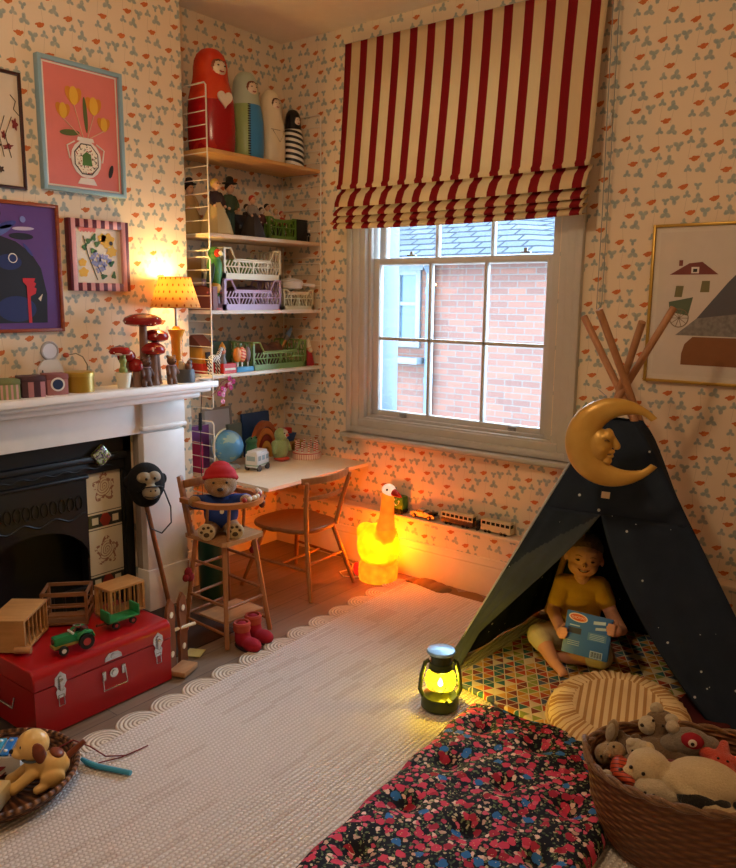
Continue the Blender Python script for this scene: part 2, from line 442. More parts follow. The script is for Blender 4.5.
# tree and shrub beyond the roof
tr = thing('garden_tree', 'pale leafy tree top beyond the slate roof outside', 'tree', (-4.0, 12.0, -3))
b = B((-4.0, 12.0, -3)); b.cyl((-4.0, 12.0, -3), (-4.0, 12.0, 1.6), .16, .08); 
for k in range(7): a = k*.9; b.cyl((-4.0, 12.0, .8+k*.1), (-4.0+cos(a)*.9, 6.5+sin(a)*.7, 1.9+.1*k), .05, .015, 8)
b.build('trunk', mat('bark', '#6e6256', .9, kind='woodz'), tr)
b = B((-4.0, 12.0, -3)); random.seed(3)
for k in range(1500):
    a, e, r = random.uniform(0, 2*PI), random.uniform(-.6, 1.3), random.uniform(.5, 1)
    c = V((-4.0+cos(a)*cos(e)*1.6*r, 6.5+sin(a)*cos(e)*1.2*r, 3.3+sin(e)*1.0*r)); s = random.uniform(.04, .08)
    n = V((random.uniform(-1, 1), random.uniform(-1, 1), random.uniform(-1, 1))).normalized(); u = n.orthogonal().normalized()*s; w_ = n.cross(u)*.6
    b.quad(c-u, c-w_, c+u, c+w_)
b.build('foliage', mat('pale_leaves', '#55674a', .8), tr)
struct(B().box((0, 10, -3.05), (40, 19, .1)).build('trim_garden_ground', mat('garden_paving', '#a8a59c', .9)))

# ---------------------------------------------------------------- roman blind
def blind_mat():
    t = MT('red_and_cream_striped_linen', .85, spec=.1); x, y, z = t.co(); n = t.noise(500)
    s = ((x/.1015)).fr(); t.col(t.mix(s.lt(.44), t.mix(n*.6, '#e6d0a8', '#d6bd92'), t.mix(n*.6, '#8f1f26', '#79171f'))); t.bump(n, .0006)
    tl = t.new('ShaderNodeBsdfTranslucent'); 
    src = t.b.inputs['Base Color'].links[0].from_socket; t.t.links.new(src, tl.inputs[0])
    m = t.new('ShaderNodeMixShader'); m.inputs[0].default_value = .22
    t.t.links.new(t.b.outputs[0], m.inputs[1]); t.t.links.new(tl.outputs[0], m.inputs[2]); t.t.links.new(m.outputs[0], t.t.nodes['Material Output'].inputs[0])
    return t.m
bl = thing('roman_blind', 'red and cream striped roman blind half lowered over the window', 'blind', (.497, -.045, 2.73))
b = B(); NX = 60
prof = []                                    # (y, z) along the drop, folds at the foot
for i in range(22): q = i/21; prof.append((-.004-.075*q**1.3, -.70*q))
for (y0, z0) in ((-.040, -.755), ): pass
y, z = prof[-1]
fold = [(-.092, -.715), (-.088, -.728), (-.05, -.722), (-.055, -.735), (-.088, -.76), (-.108, -.80), (-.11, -.818), (-.06, -.806), (-.07, -.818), (-.105, -.838), (-.122, -.855), (-.118, -.864), (-.06, -.842), (-.08, -.855), (-.112, -.876), (-.128, -.892), (-.122, -.9), (-.06, -.876), (-.08, -.888), (-.112, -.908), (-.125, -.922), (-.12, -.93), (-.05, -.918)]
prof += fold
rows = []
for j, (y, z) in enumerate(prof):
    row = []
    for i in range(NX+1):
        u = i/NX; x = u*1.395
        k = (-z/.93)
        yy = y - .006*sin(u*9+z*3)*k - .010*max(0, cos((u-.93)*16))*sin(min(1, -z/.6)*PI)*(u > .8)
        xx = x - .018*k*(u-.5)*2 + .004*sin(z*7)*u
        zz = z + (-.010*sin(u*PI)*k)
        row.append(b.bm.verts.new((xx, yy, zz)))
    rows.append(row)
for a, c in zip(rows, rows[1:]):
    for i in range(NX): b.bm.faces.new((a[i], a[i+1], c[i+1], c[i]))
b.build('fabric', blind_mat(), bl, ang=1.4, mods=[solid(.002)])
B().box((.697, .022, -.012), (1.39, .035, .025), bev=.003).build('headrail', M_white, bl)
b = B(); b.tube([(1.41, 0, -.02), (1.412, .0, -.5), (1.412, .01, -.9), (1.41, .015, -1.32)], .002, 6); b.tube([(1.432, .01, -.02), (1.434, .012, -.6), (1.43, .02, -1.3), (1.41, .015, -1.33)], .002, 6)
b.build('pull_cord', mat('cord_grey', '#8d8f8b', .7), bl)
b = B(); b.box((1.412, .035, -.53), (.012, .014, .05), bev=.003); b.build('cord_cleat', M_white, bl)
# ---------------------------------------------------------------- rug first: jute, scalloped edge
def rug_mat():
    t = MT('braided_jute', .95, spec=.05); x, y, z = t.co()
    w = x*1.0+t.noise(1.2, t.vec(x, y, 0))*.02
    row = (w/.0165).fr(); d = (row-.5).ab()*2
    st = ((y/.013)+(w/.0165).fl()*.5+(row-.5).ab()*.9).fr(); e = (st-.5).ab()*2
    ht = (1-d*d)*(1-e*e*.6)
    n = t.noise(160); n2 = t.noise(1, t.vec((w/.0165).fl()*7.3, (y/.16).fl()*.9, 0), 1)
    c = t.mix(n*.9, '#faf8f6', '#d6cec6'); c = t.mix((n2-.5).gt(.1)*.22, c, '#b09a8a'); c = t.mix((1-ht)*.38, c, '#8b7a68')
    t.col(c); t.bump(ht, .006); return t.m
M_rug = rug_mat()
def coil_mat():
    t = MT('coiled_jute', .95, spec=.05); x, y, z = t.co()
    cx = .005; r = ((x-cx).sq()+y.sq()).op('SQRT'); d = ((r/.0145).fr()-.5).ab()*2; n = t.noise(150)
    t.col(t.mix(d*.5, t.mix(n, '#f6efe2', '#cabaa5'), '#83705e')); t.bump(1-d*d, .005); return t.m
M_coil = coil_mat()
RX, RY = 1.05, -.21
rug = thing('jute_rug', 'pale braided jute rug with scalloped edge across the wooden floor', 'rug', (RX, -2.0, 0))
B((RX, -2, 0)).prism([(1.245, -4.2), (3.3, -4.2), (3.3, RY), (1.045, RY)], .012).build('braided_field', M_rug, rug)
k = 0; y = RY-.05
while y > -4.1:
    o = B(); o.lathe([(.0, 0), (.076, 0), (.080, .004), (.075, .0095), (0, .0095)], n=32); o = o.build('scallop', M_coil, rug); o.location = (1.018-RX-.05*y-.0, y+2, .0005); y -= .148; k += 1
x = RX+.06
while x < 2.9:
    o = B(); o.lathe([(.0, 0), (.076, 0), (.080, .004), (.075, .0095), (0, .0095)], n=32); o = o.build('scallop', mat('brown_jute', '#8a6a45', .95, kind='fabric'), rug); o.location = (x-RX, RY+.018+2, .0005); x += .148
# rucked brown edge of the rug by the skirting board
b = B((RX, -2, 0))
for i in range(5):
    b.ball((1.135+.03*i, -.165-.006*i, .012), (.05, .05, .018+.005*(i % 2)), seg=12)
b.build('border', mat('brown_jute', '#8a6a45', .95, kind='fabric'), rug)

# ---------------------------------------------------------------- fireplace
FO = (.3, -1.73, 0)
fp = thing('fireplace', 'white painted mantelpiece around a black cast iron grate', 'fireplace', FO)
b = B(FO); b.box((.36, -1.73, 1.047), (.20, 1.62, .03), bev=.006); b.box((.345, -1.73, 1.022), (.17, 1.58, .022), bev=.008); b.box((.325, -1.73, .996), (.13, 1.52, .03), bev=.012)
b.build('mantel_shelf', M_white, fp)
b = B(FO); b.box((.29, -1.73, .915), (.058, 1.38, .15), bev=.002); b.build('frieze', M_white, fp)
for y in (-1.145, -2.315):
    b = B(FO); b.box((.297, y, .42), (.074, .23, .84), bev=.004); b.box((.303, y, .10), (.088, .245, .20), bev=.006); b.box((.303, y, .862), (.088, .25, .02), bev=.006); b.box((.3, y, .93), (.08, .235, .12), bev=.003)
    b.build('pilaster', M_white, fp)
M_strip = mat('greyish_wood_slip', '#a39889', .6)
b = B(FO); b.box((.275, -1.247, .42), (.04, .032, .84), bev=.004); b.box((.275, -2.213, .42), (.04, .032, .84), bev=.004); b.build('slip', M_strip, fp)
M_iron = mat('black_cast_iron', '#1b1c1f', .45, .3, spec=.5)
b = B(FO)
b.box((.20, -1.275, .42), (.06, .04, .84)); b.box((.20, -2.185, .42), (.06, .04, .84)); b.box((.20, -1.73, .80), (.06, .95, .09))
b.box((.225, -1.73, .742), (.05, .89, .03), bev=.01); b.box((.215, -1.73, .70), (.03, .89, .05), bev=.004); b.box((.222, -1.73, .668), (.04, .5, .016), bev=.006)
b.box((.05, -1.73, .40), (.02, .95, .80)); b.box((.19, -1.296, .36), (.06, .012, .66), bev=.004); b.box((.19, -1.486, .36), (.05, .012, .66), bev=.004); b.box((.19, -2.164, .36), (.06, .012, .66), bev=.004); b.box((.19, -1.974, .36), (.05, .012, .66), bev=.004)
b.prism([(-.24, .30)]+[(-.24*cos(a)*1, .30+.16*sin(a)) for a in [PI*i/12 for i in range(1, 12)]]+[(.24, .30), (.24, .66), (-.24, .66)], .04, Mx.Translation((.19, -1.73, 0)) @ Mx(((0, 0, 1, 0), (1, 0, 0, 0), (0, 1, 0, 0), (0, 0, 0, 1))))
for k in range(9): b.cyl((.235, -1.94+k*.052, .06), (.235, -1.94+k*.052, .17), .006)
b.box((.235, -1.73, .175), (.014, .46, .012)); b.box((.235, -1.73, .06), (.014, .46, .012))
b.build('iron_surround', M_iron, fp)
b = B(FO)
for k in range(11):
    yy = -1.93+k*.04; b.tube(arc((.232, yy, .56), .016, 0, 2*PI, 10, 'yz', .03), .0035, 5)
b.tube([(.232, -1.96+i*.02, .50+.012*sin(i*.9)) for i in range(24)], .004, 5); b.tube([(.243, -2.1+i*.02, .703+.006*sin(i*1.3)) for i in range(38)], .004, 5)
b.build('relief_ornament', M_iron, fp)
def tile_mat():
    t = MT('floral_hearth_tile', .3); x, y, z = t.co()
    # four tiles, two rose tiles and two small border bands, centred on the local y = 0
    def rose(z0):
        dz = z-z0; r = (y.sq()*1.25+dz.sq()).op('SQRT'); a = dz.op('ARCTAN2', y)
        pet = (r/.013-(a*1.5).op('SINE')*.55).fr(); n = t.noise(70)
        leaf = (r-.052-(a*5).op('SINE')*.012).ab().lt(.008)*n.gt(.45)
        return ((pet.lt(.28)*r.lt(.046)*r.gt(.004))+leaf).mn(1)
    m = (rose(.60)+rose(.305)).mn(1)
    band = ((z-.452).ab()).lt(.030)+((z-.165).ab()).lt(.028)
    bz = (z-.452).ab().mn((z-.165).ab())
    bc = t.mix((y.ab()+bz*.6).lt(.030), t.mix(((y.ab()-.052)*1.0).ab().lt(.016)*bz.lt(.016), '#2c2f2a', '#d8cdae'), '#8c2d22')
    c = t.mix(m*.85, '#d9ceb0', '#8a4f38'); c = t.mix(band.mn(1), c, bc)
    line = ((z-.412).ab().lt(.002)+(z-.492).ab().lt(.002)+(z-.203).ab().lt(.002)).mn(1)
    t.col(t.mix(line, c, '#4a3d30')); return t.m
M_tile = tile_mat()
for yc in (-1.391, -2.069):
    o = B().box((0, 0, .40), (.012, .172, .57), bev=.002).build('tile_panel', M_tile, fp); o.location = (.205-FO[0], yc-FO[1], 0)
B(FO).box((.535, -1.73, .003), (.54, 1.16, .006), bev=.002).build('hearth', mat('dark_slate_hearth', '#2e2622', .5), fp)

# ---------------------------------------------------------------- string shelving in the alcove
SH = (.15, -.41, 0)
su = thing('wall_shelving', 'white wire ladder shelving with wooden shelves in the alcove', 'shelving', SH)
M_wire = mat('white_wire', '#ede5d8', .4)
def ladder(y, z0, z1):
    b = B(SH); b.tube([(.008, y, z0), (.008, y, z1-.012), (.014, y, z1), (.285, y, z1), (.297, y, z1-.012), (.297, y, z0+.012), (.285, y, z0), (.012, y, z0)], .0038, 6)
    z = z1-.0615
    while z > z0+.03: b.tube([(.008, y, z), (.297, y, z)], .0024, 5); z -= .0615
    b.build('ladder_panel', M_wire, su)
for y in (-.815, -.012):
    for z0, z1 in ((1.665, 2.42), (.90, 1.635), (.46, .835)): ladder(y, z0, z1)
M_oakshelf = mat('oak_shelf', '#d9aa6c', .5, kind='wood', c2='#c08c4e'); M_ashshelf = mat('ash_shelf', '#dcc3a4', .5, kind='wood', c2='#c9ad8a')
M_wshelf = mat('white_shelf_laminate', '#f0eadf', .45)
SZ = (2.134, 1.747, 1.381, 1.067)
for z, m in zip(SZ, (M_oakshelf, M_ashshelf, M_wshelf, M_wshelf)):
    b = B(SH); b.box((.155, -.4135, z-.009), (.285, .796, .018), bev=.002); b.build('shelf', m, su)
DZ = .555
dk_ = thing('folding_desk', 'pale wall mounted desk top below the shelves in the alcove', 'desk', (.33, -.42, DZ-.02))
b = B((.33, -.42, DZ-.02)); b.prism([(.006, -.806), (.66, -.806), (.66, -.03), (.006, -.03)], .018, Mx.Translation((0, 0, DZ-.018))); b.build('desk_top', mat('pale_desk_laminate', '#ecd9c0', .4, kind='wood', c2='#e2cbb0'), dk_)
b = B((.33, -.42, DZ-.02))
for y in (-.79, -.045): b.bar((.03, y, DZ-.2), (.5, y, DZ-.022), .012, .012)
b.build('bracket', M_wire, dk_)

# ---------------------------------------------------------------- nesting dolls on the top shelf
def doll(name, label, x, y, z, h, r, parts, face_c='#f0d9bf', extra=None, rz=0, hair='#7a3b22'):
    """parts: [(top height fraction, material)]; the doll faces +x"""
    t = thing(name, label, 'nesting doll', (x, y, z), -.12, 'nesting dolls on the top shelf')
    P_ = [(0, 0), (.90, 0), (.95, .02), (.99, .12), (1, .26), (.98, .42), (.92, .54), (.83, .63), (.75, .70), (.72, .76), (.71, .82), (.67, .88), (.57, .935), (.38, .98), (.2, .995), (0, 1)]
    prof = [(a*r, q*h) for a, q in P_]
    z0 = 0
    for i, (zt, m, nm) in enumerate(parts):
        pr = []
        def rad(q):
            for (r0, q0), (r1, q1) in zip(P_[1:], P_[2:]):
                if q0 <= q <= q1: return r*(r0+(r1-r0)*(q-q0)/max(1e-6, q1-q0))
            return 0
        pr = [(0, z0*h)]+([(rad(max(z0, .001)), z0*h)])+[(a*r, q*h) for a, q in P_ if z0 < q < zt and a > 0 and q > 0]+([(rad(zt), zt*h)] if zt < 1 else [])+[(0, zt*h)]
        b = B(); b.lathe(pr, n=36); b.build(nm, m, t, ang=.9); z0 = zt
    hz = .80*h
    b = B(); b.ball((r*.28, 0, hz), (r*.51, r*.50, h*.125), seg=20); b.build('hair', mat('doll_hair_'+hair[1:], hair, .4), t)
    f = B(); f.ball((r*.36, 0, hz-.006*h), (r*.475, r*.42, h*.105), seg=20); f = f.build('face', mat('doll_face', face_c, .35), t)
    b = B()
    for s in (-1, 1): b.ball((r*.815, s*r*.16, hz+.01*h), (r*.03, r*.055, r*.025)); b.tube([(r*.79, s*r*.26, hz+.045*h), (r*.81, s*r*.16, hz+.055*h), (r*.82, s*r*.08, hz+.045*h)], r*.014, 5)
    b.build('eyes', mat('doll_eyes', '#1d1512', .3), f)
    b = B(); b.tube([(r*.81, -r*.10, hz-.040*h), (r*.83, 0, hz-.047*h), (r*.81, r*.10, hz-.040*h)], r*.03, 6); b.build('mouth', mat('doll_mouth', '#a02a1c', .3), f)
    if extra: extra(t, h, r)
    return t
def plaster_red():
    t = MT('crimson_lacquer', .22); n = t.noise(7, None, 3); x, y, z = t.co()
    t.col(t.mix(n.gt(.62)*.8, '#a3141b', '#c22a20')); return t.m
def orange_red():
    t = MT('orange_red_lacquer', .25); n = t.noise(9, None, 3); t.col(t.mix((n-.35)*2, '#c9301c', '#e2582c')); return t.m
def x_heart(t, h, r):
    pts = []
    for i in range(28):
        a = 2*PI*i/28; pts.append((.0026*(16*sin(a)**3), .0026*(13*cos(a)-5*cos(2*a)-2*cos(3*a)-cos(4*a))))
    b = B(); b.prism(pts, .010, Mx.Translation((r*.96, .0, h*.50)) @ Mx(((0, 0, 1, 0), (1, 0, 0, 0), (0, 1, 0, 0), (0, 0, 0, 1)))); b.build('heart', mat('cream_heart', '#efe0cd', .5), t)
doll('red_nesting_doll', 'large red nesting doll holding a cream heart on the top shelf', .15, -.655, SZ[0], .49, .117, [(.49, plaster_red(), 'lower_body'), (1, orange_red(), 'upper_body')], extra=x_heart, hair='#8a4a2a')
def stripe2(n, a, b_, f):
    t = MT(n, .35); x, y, z = t.co(); t.col(t.mix(f(t, x, y, z), a, b_)); return t.m
def green_apron():
    t = MT('green_and_blue_skirt', .35); x, y, z = t.co(); w_ = x*.62+y*.78; band = w_.gt(.020)*1; dots = ((w_-.020).ab().lt(.007))*((z/.012).fr().lt(.62))
    c = t.mix(band, '#94ab6d', '#3f8ccc'); t.col(t.mix(dots, c, '#17191c')); return t.m
def x_belt(t, h, r):
    b = B(); b.tube(arc((0, 0, h*.615), r*.79, 0, 2*PI, 36, 'xy')[:-1], .003, 6, closed=True); b.build('collar', mat('cream_heart', '#efe0cd', .5), t)
doll('green_nesting_doll', 'pale green nesting doll with blue skirt panel on the top shelf', .15, -.425, SZ[0], .435, .092, [(.62, green_apron(), 'lower_body'), (1, mat('pale_sage_lacquer', '#b9c7b4', .3), 'upper_body')], extra=x_belt)
def x_arms(t, h, r):
    b = B(); b.tube([(r*.80, -r*.62, h*.46), (r*1.0, -.01, h*.45), (r*.80, r*.62, h*.46)], .0012, 5)
    b.tube([(r*.86, -r*.5, h*.45), (r*1.02, 0, h*.30), (r*.86, r*.5, h*.45)], .0012, 5); b.build('painted_line', mat('ink_line', '#5a4630', .5), t)
doll('cream_nesting_doll', 'cream nesting doll with thin drawn arms on the top shelf', .15, -.245, SZ[0], .385, .076, [(1, mat('cream_lacquer', '#eddcbc', .35), 'body')], extra=x_arms, hair='#5b3016')
bw = stripe2('black_and_white_bands', '#1a1a1c', '#ece6da', lambda t, x, y, z: ((z+y*.25)/.030).fr().gt(.5))
def x_none(t, h, r): pass
doll('striped_nesting_doll', 'black and white striped nesting doll on the top shelf', .16, -.085, SZ[0], .315, .060, [(.66, bw, 'lower_body'), (1, mat('black_lacquer', '#19181b', .25), 'upper_body')], hair='#0f0f10')

# ---------------------------------------------------------------- crates with open lattice sides
def crate(label, m, loc, wy, dx, h, group, rz=0, dip=.35, name='plastic_crate'):
    """front faces +x; wy wide, dx deep"""
    t = tag(None or bpy.data.objects.new(name, None), label, 'crate', group); COL.objects.link(t); t.location = loc; t.rotation_euler = (0, 0, rz)
    b = B(); th = .004
    b.box((0, 0, .004), (dx, wy, .008))
    def wall(c, u, W, full):
        u = V(u); n = V((u.y, -u.x, 0)); c = V(c)
        def P_(s_, z): return c+u*s_+V((0, 0, z))
        def bb(a, b2, w_=.006): b.bar(a, b2, w_, th) if abs(u.x) > .5 or True else None
        hb = h*.2
        b.box(c+V((0, 0, hb/2)), (abs(u.x)*W+th, abs(u.y)*W+th, hb))
        for s_ in (-1, 1): b.box(c+u*(s_*(W/2-.006))+V((0, 0, h/2)), (th+.006*abs(u.x)*2, th+.006*abs(u.y)*2, h))
        d = h*dip if not full else 0; zt = h-d
        if full: b.tube([P_(-W/2, h), P_(W/2, h)], .0045, 6)
        else:
            b.tube([P_(-W/2, h), P_(-W/2+W*.12, h), P_(-W/2+W*.2, zt), P_(W/2-W*.2, zt), P_(W/2-W*.12, h), P_(W/2, h)], .0055, 6)
            b.box(P_(0, zt-.006), (abs(u.x)*W*.64+th, abs(u.y)*W*.64+th, .012))
        b.tube([P_(-W/2, zt*.64), P_(W/2, zt*.64)], .0035, 5)
        nb = max(6, int(W/.022)); 
        for r_, (za, zb) in enumerate(((hb, zt*.62), (zt*.66, zt-.004))):
            for k in range(nb):
                s0 = -W/2+W*(k+.2)/nb; s1 = s0+W*.75/nb*(1 if (r_+(k*4//nb)) % 2 else -1)
                if abs(s1) < W/2: b.bar(P_(s0, za), P_(s1, zb), .0045, th)
        for k in range(1, 4): b.box(P_(-W/2+W*k/4, (hb+zt)/2), (th+.003, th+.003, zt-hb))
    wall((dx/2, 0, 0), (0, 1, 0), wy, False); wall((-dx/2, 0, 0), (0, 1, 0), wy, False)
    wall((0, wy/2, 0), (1, 0, 0), dx, True); wall((0, -wy/2, 0), (1, 0, 0), dx, True)
    b.build('lattice_body', m, t)
    return t
P_cream = mat('cream_plastic', '#ece2c0', .4); P_lilac = mat('lilac_plastic', '#cdb4d8', .4); P_green = mat('green_plastic', '#7fa35f', .4); P_pale = mat('pale_cream_plastic', '#e6e2c6', .4); P_olive = mat('grass_green_plastic', '#5d8228', .4)
GC = 'folding plastic crates on the shelves'
crate('lilac plastic crate under the cream crate on the third shelf', P_lilac, (.19, -.505, SZ[2]), .40, .16, .150, GC)
crate('large cream plastic crate stacked on the lilac crate', P_cream, (.19, -.505, SZ[2]+.152), .40, .16, .150, GC)
crate('small pale cream crate at the right end of the third shelf', P_pale, (.20, -.155, SZ[2]), .245, .12, .105, GC, dip=.12)
crate('green plastic crate on the lowest shelf', P_green, (.17, -.307, SZ[3]), .41, .19, .145, GC)
crate('small bright green crate of figures on the second shelf', P_olive, (.17, -.245, SZ[1]), .21, .12, .115, GC, dip=.1)
# contents
random.seed(5)
for (x, y, z, w_, d_, h_, c, lb) in ((.18, -.50, SZ[2]+.165, .10, .2, .10, '#6f8b3c', 'olive green cloth bundle inside the top cream crate'), (.18, -.50, SZ[2]+.01, .12, .22, .115, '#5a3b3d', 'dark brown toy bundle inside the lilac crate')):
    t = blob('cloth_bundle', mat('bundle_'+c[1:], c, .9, kind='fabric'), None, [('b', (0, 0, h_*.45), (w_*.5, d_*.5, h_*.5)), ('b', (.01, .05, h_*.5), (w_*.3, d_*.3, h_*.52)), ('b', (-.01, -.06, h_*.45), (w_*.35, d_*.25, h_*.5))], .008, 4); t.location = (x, y, z); tag(t, lb, 'bundle')
# ---------------------------------------------------------------- small figures
def figure(name, label, loc, h, coat, legs, hair, skin='#d9a884', hat=None, skirt=None, apron=None, group=None, rz=0, cat='figurine', beard=None):
    t = thing(name, label, cat, loc, rz, group); k = h
    if skirt:
        b = B(); b.lathe([(0, 0), (.25*k, 0), (.27*k, .03*k), (.22*k, .22*k), (.12*k, .45*k), (.07*k, .56*k), (0, .56*k)], n=20, f=lambda a, r, z: (r*(1+.05*sin(a*8)), z)); b.build('skirt', mat('cloth_'+skirt[1:], skirt, .9, kind='fabric'), t)
    else:
        b = B()
        for s in (-1, 1): b.cyl((0, s*.05*k, 0), (0, s*.045*k, .42*k), .040*k, .05*k); b.ball((.02*k, s*.05*k, .02*k), (.06*k, .04*k, .03*k))
        b.build('legs', mat('cloth_'+legs[1:], legs, .85, kind='fabric'), t)
    blob('coat', mat('cloth_'+coat[1:], coat, .85, kind='fabric'), t, [('b', (0, 0, .55*k), (.09*k, .11*k, .17*k)), ('l', [(0, .10*k, .66*k), (.03*k, .15*k, .55*k), (.08*k, .11*k, .47*k)], [.04*k, .035*k, .03*k]), ('l', [(0, -.10*k, .66*k), (.03*k, -.15*k, .55*k), (.08*k, -.11*k, .47*k)], [.04*k, .035*k, .03*k])], k*.02, 2)
    b = B(); b.ball((.01*k, 0, .80*k), (.075*k, .07*k, .085*k)); b.cyl((0, 0, .7*k), (0, 0, .78*k), .03*k); b.ball((.085*k, 0, .80*k), .014*k)
    b.build('head', mat('skin_'+skin[1:], skin, .6), t)
    for s in (-1, 1): b = B(); b.ball((.10*k, s*.11*k, .46*k), .026*k); b.build('hand', mat('skin_'+skin[1:], skin, .6), t)
    b = B(); b.ball((-.012*k, 0, .83*k), (.078*k, .08*k, .08*k)); b.build('hair', mat('hair_'+hair[1:], hair, .8, kind='fabric'), t)
    if hat:
        b = B(); b.lathe([(0, .88*k), (.13*k, .88*k), (.13*k, .892*k), (.07*k, .9*k), (.06*k, .98*k), (.03*k, 1*k), (0, 1*k)], n=18); b.build('hat', mat('cloth_'+hat[1:], hat, .8, kind='fabric'), t)
    if apron:
        b = B(); b.prism([(-.10*k, .12*k), (.10*k, .12*k), (.06*k, .5*k), (-.06*k, .5*k)], .008*k, Mx.Translation((.21*k, 0, 0)) @ Euler((0, -.28, 0)).to_matrix().to_4x4() @ Mx(((0, 0, 1, 0), (1, 0, 0, 0), (0, 1, 0, 0), (0, 0, 0, 1)))); b.build('apron', mat('cloth_'+apron[1:], apron, .85, kind='fabric'), t)
    if beard: b = B(); b.ball((.06*k, 0, .74*k), (.05*k, .06*k, .06*k)); b.build('beard', mat('hair_'+beard[1:], beard, .9, kind='fabric'), t)
    b = B()
    for s in (-1, 1): b.ball((.083*k, s*.028*k, .82*k), .009*k, seg=8)
    b.build('eyes', mat('doll_eyes', '#1d1512', .3), t)
    return t
G2 = 'dolls and figures on the second shelf'
figure('dancer_doll', 'blonde doll in dark bodice and full straw coloured skirt', (.19, -.675, SZ[1]), .30, '#3a2a30', '#2a2024', '#e0bc62', skirt='#d8bd84', group=G2)
figure('peasant_doll', 'doll in dark hat and straw skirt behind the wire ladder', (.09, -.755, SZ[1]), .275, '#c9a26c', '#2a2024', '#2a1c18', hat='#231a1e', skirt='#b39a68', group=G2)
figure('gentleman_doll', 'male doll in dark green coat and broad hat on second shelf', (.15, -.545, SZ[1]), .30, '#3f5540', '#36504a', '#20160f', hat='#1e1a18', group=G2)
figure('old_woman_doll', 'small doll with red hood and white apron on second shelf', (.22, -.455, SZ[1]), .235, '#8a8074', '#3a2a24', '#c23524', skirt='#3a3330', apron='#dcd3c8', group=G2)
for i, (y, x, hh, c, lb) in enumerate(((-.40, .12, .20, '#3b2f2c', 'small dark figurine beside the red hooded doll'), (-.372, .20, .18, '#5a2f2a', 'small brown figurine left of the bright green crate'))):
    figure('small_figurine', lb, (x, y, SZ[1]), hh, c, '#2c2422', '#2a1a12', group=G2, skin='#c9b49c')
figure('crate_figure', 'black haired figure standing in the bright green crate', (.16, -.29, SZ[1]+.01), .20, '#d8c49c', '#3a3a3a', '#14141a', group='figures in the bright green crate')
figure('crate_figure', 'blonde figure standing in the middle of bright green crate', (.18, -.245, SZ[1]+.01), .175, '#d7b49a', '#3a3a3a', '#caa36a', group='figures in the bright green crate')
figure('crate_figure', 'red clothed figure at right side of bright green crate', (.18, -.20, SZ[1]+.01), .165, '#c43b32', '#3a3a3a', '#b23a2c', group='figures in the bright green crate')
t = thing('accordion_box', 'dark brown wooden box behind the dolls on second shelf', 'box', (.09, -.47, SZ[1])); b = B(); b.box((0, 0, .06), (.1, .11, .12), bev=.004); b.build('box_body', mat('very_dark_wood', '#2b211b', .5, kind='wood'), t); b = B(); b.box((.052, 0, .06), (.004, .012, .018)); b.build('clasp', M_ironmongery, t)
t = thing('black_box', 'small black box near right end of the second shelf', 'box', (.20, -.085, SZ[1])); b = B(); b.box((0, 0, .056), (.05, .085, .112), bev=.003); b.build('box_body', mat('black_card', '#15161a', .4), t); b = B(); b.box((0, 0, .116), (.054, .089, .010), bev=.003); b.build('lid', mat('black_card', '#15161a', .4), t)
figure('penguin_figurine', 'tiny black figure with white head beside the black box', (.245, -.055, SZ[1]), .075, '#16161a', '#16161a', '#e9e2d6', skin='#ece6dc', group=None)

# parrot toy on the third shelf
t = thing('parrot_toy', 'green wooden parrot toy beside the stacked crates', 'toy parrot', (.25, -.745, SZ[2]))
blob('body', mat('parrot_green', '#3f7d33', .5), t, [('b', (0, 0, .20), (.035, .04, .075)), ('b', (.005, -.005, .275), (.03, .03, .032)), ('l', [(0, 0, .16), (-.01, .02, .08)], [.03, .015])], .004, 3)
b = B(); b.ball((-.005, .035, .175), (.022, .014, .07), (.25, 0, 0)); b.ball((.01, -.035, .175), (.022, .014, .07), (-.25, 0, 0)); b.build('wing', mat('dark_wing', '#20302c', .5), t)
b = B(); b.ball((.028, -.005, .275), (.018, .02, .02)); b.build('face', mat('parrot_red', '#c63a22', .5), t)
b = B(); b.lathe([(0, 0), (.011, .004), (.008, .018), (0, .03)], c=(.045, -.005, .28), rot=(0, 2.3, 0), n=10); b.build('beak', mat('ivory', '#e8dfc8', .4), t)
b = B(); b.ball((0, 0, .11), (.028, .03, .03)); b.build('breast', mat('parrot_yellow', '#d39a3a', .5), t)
b = B(); b.cyl((0, 0, 0), (0, 0, .012), .035); b.cyl((0, 0, .01), (0, 0, .1), .006); b.tube([(0, -.05, .085), (0, .05, .085)], .005); b.build('perch', mat('pink_paint', '#b9707a', .5), t)
# toy saucepan on the small crate
t = thing('toy_saucepan', 'white toy saucepan standing on the small cream crate', 'saucepan', (.20, -.16, SZ[2]+.109))
b = B(); b.lathe([(0, 0), (.055, 0), (.068, .008), (.072, .04), (.074, .042), (.06, .052), (.02, .062), (0, .063)], n=28); b.build('pan', mat('white_enamel', '#e8e6e4', .3), t)
b = B(); b.cyl((.045, .05, .03), (.075, .12, .022), .007, .010); b.ball((0, 0, .068), .009); b.build('handle', mat('white_enamel', '#e8e6e4', .3), t)
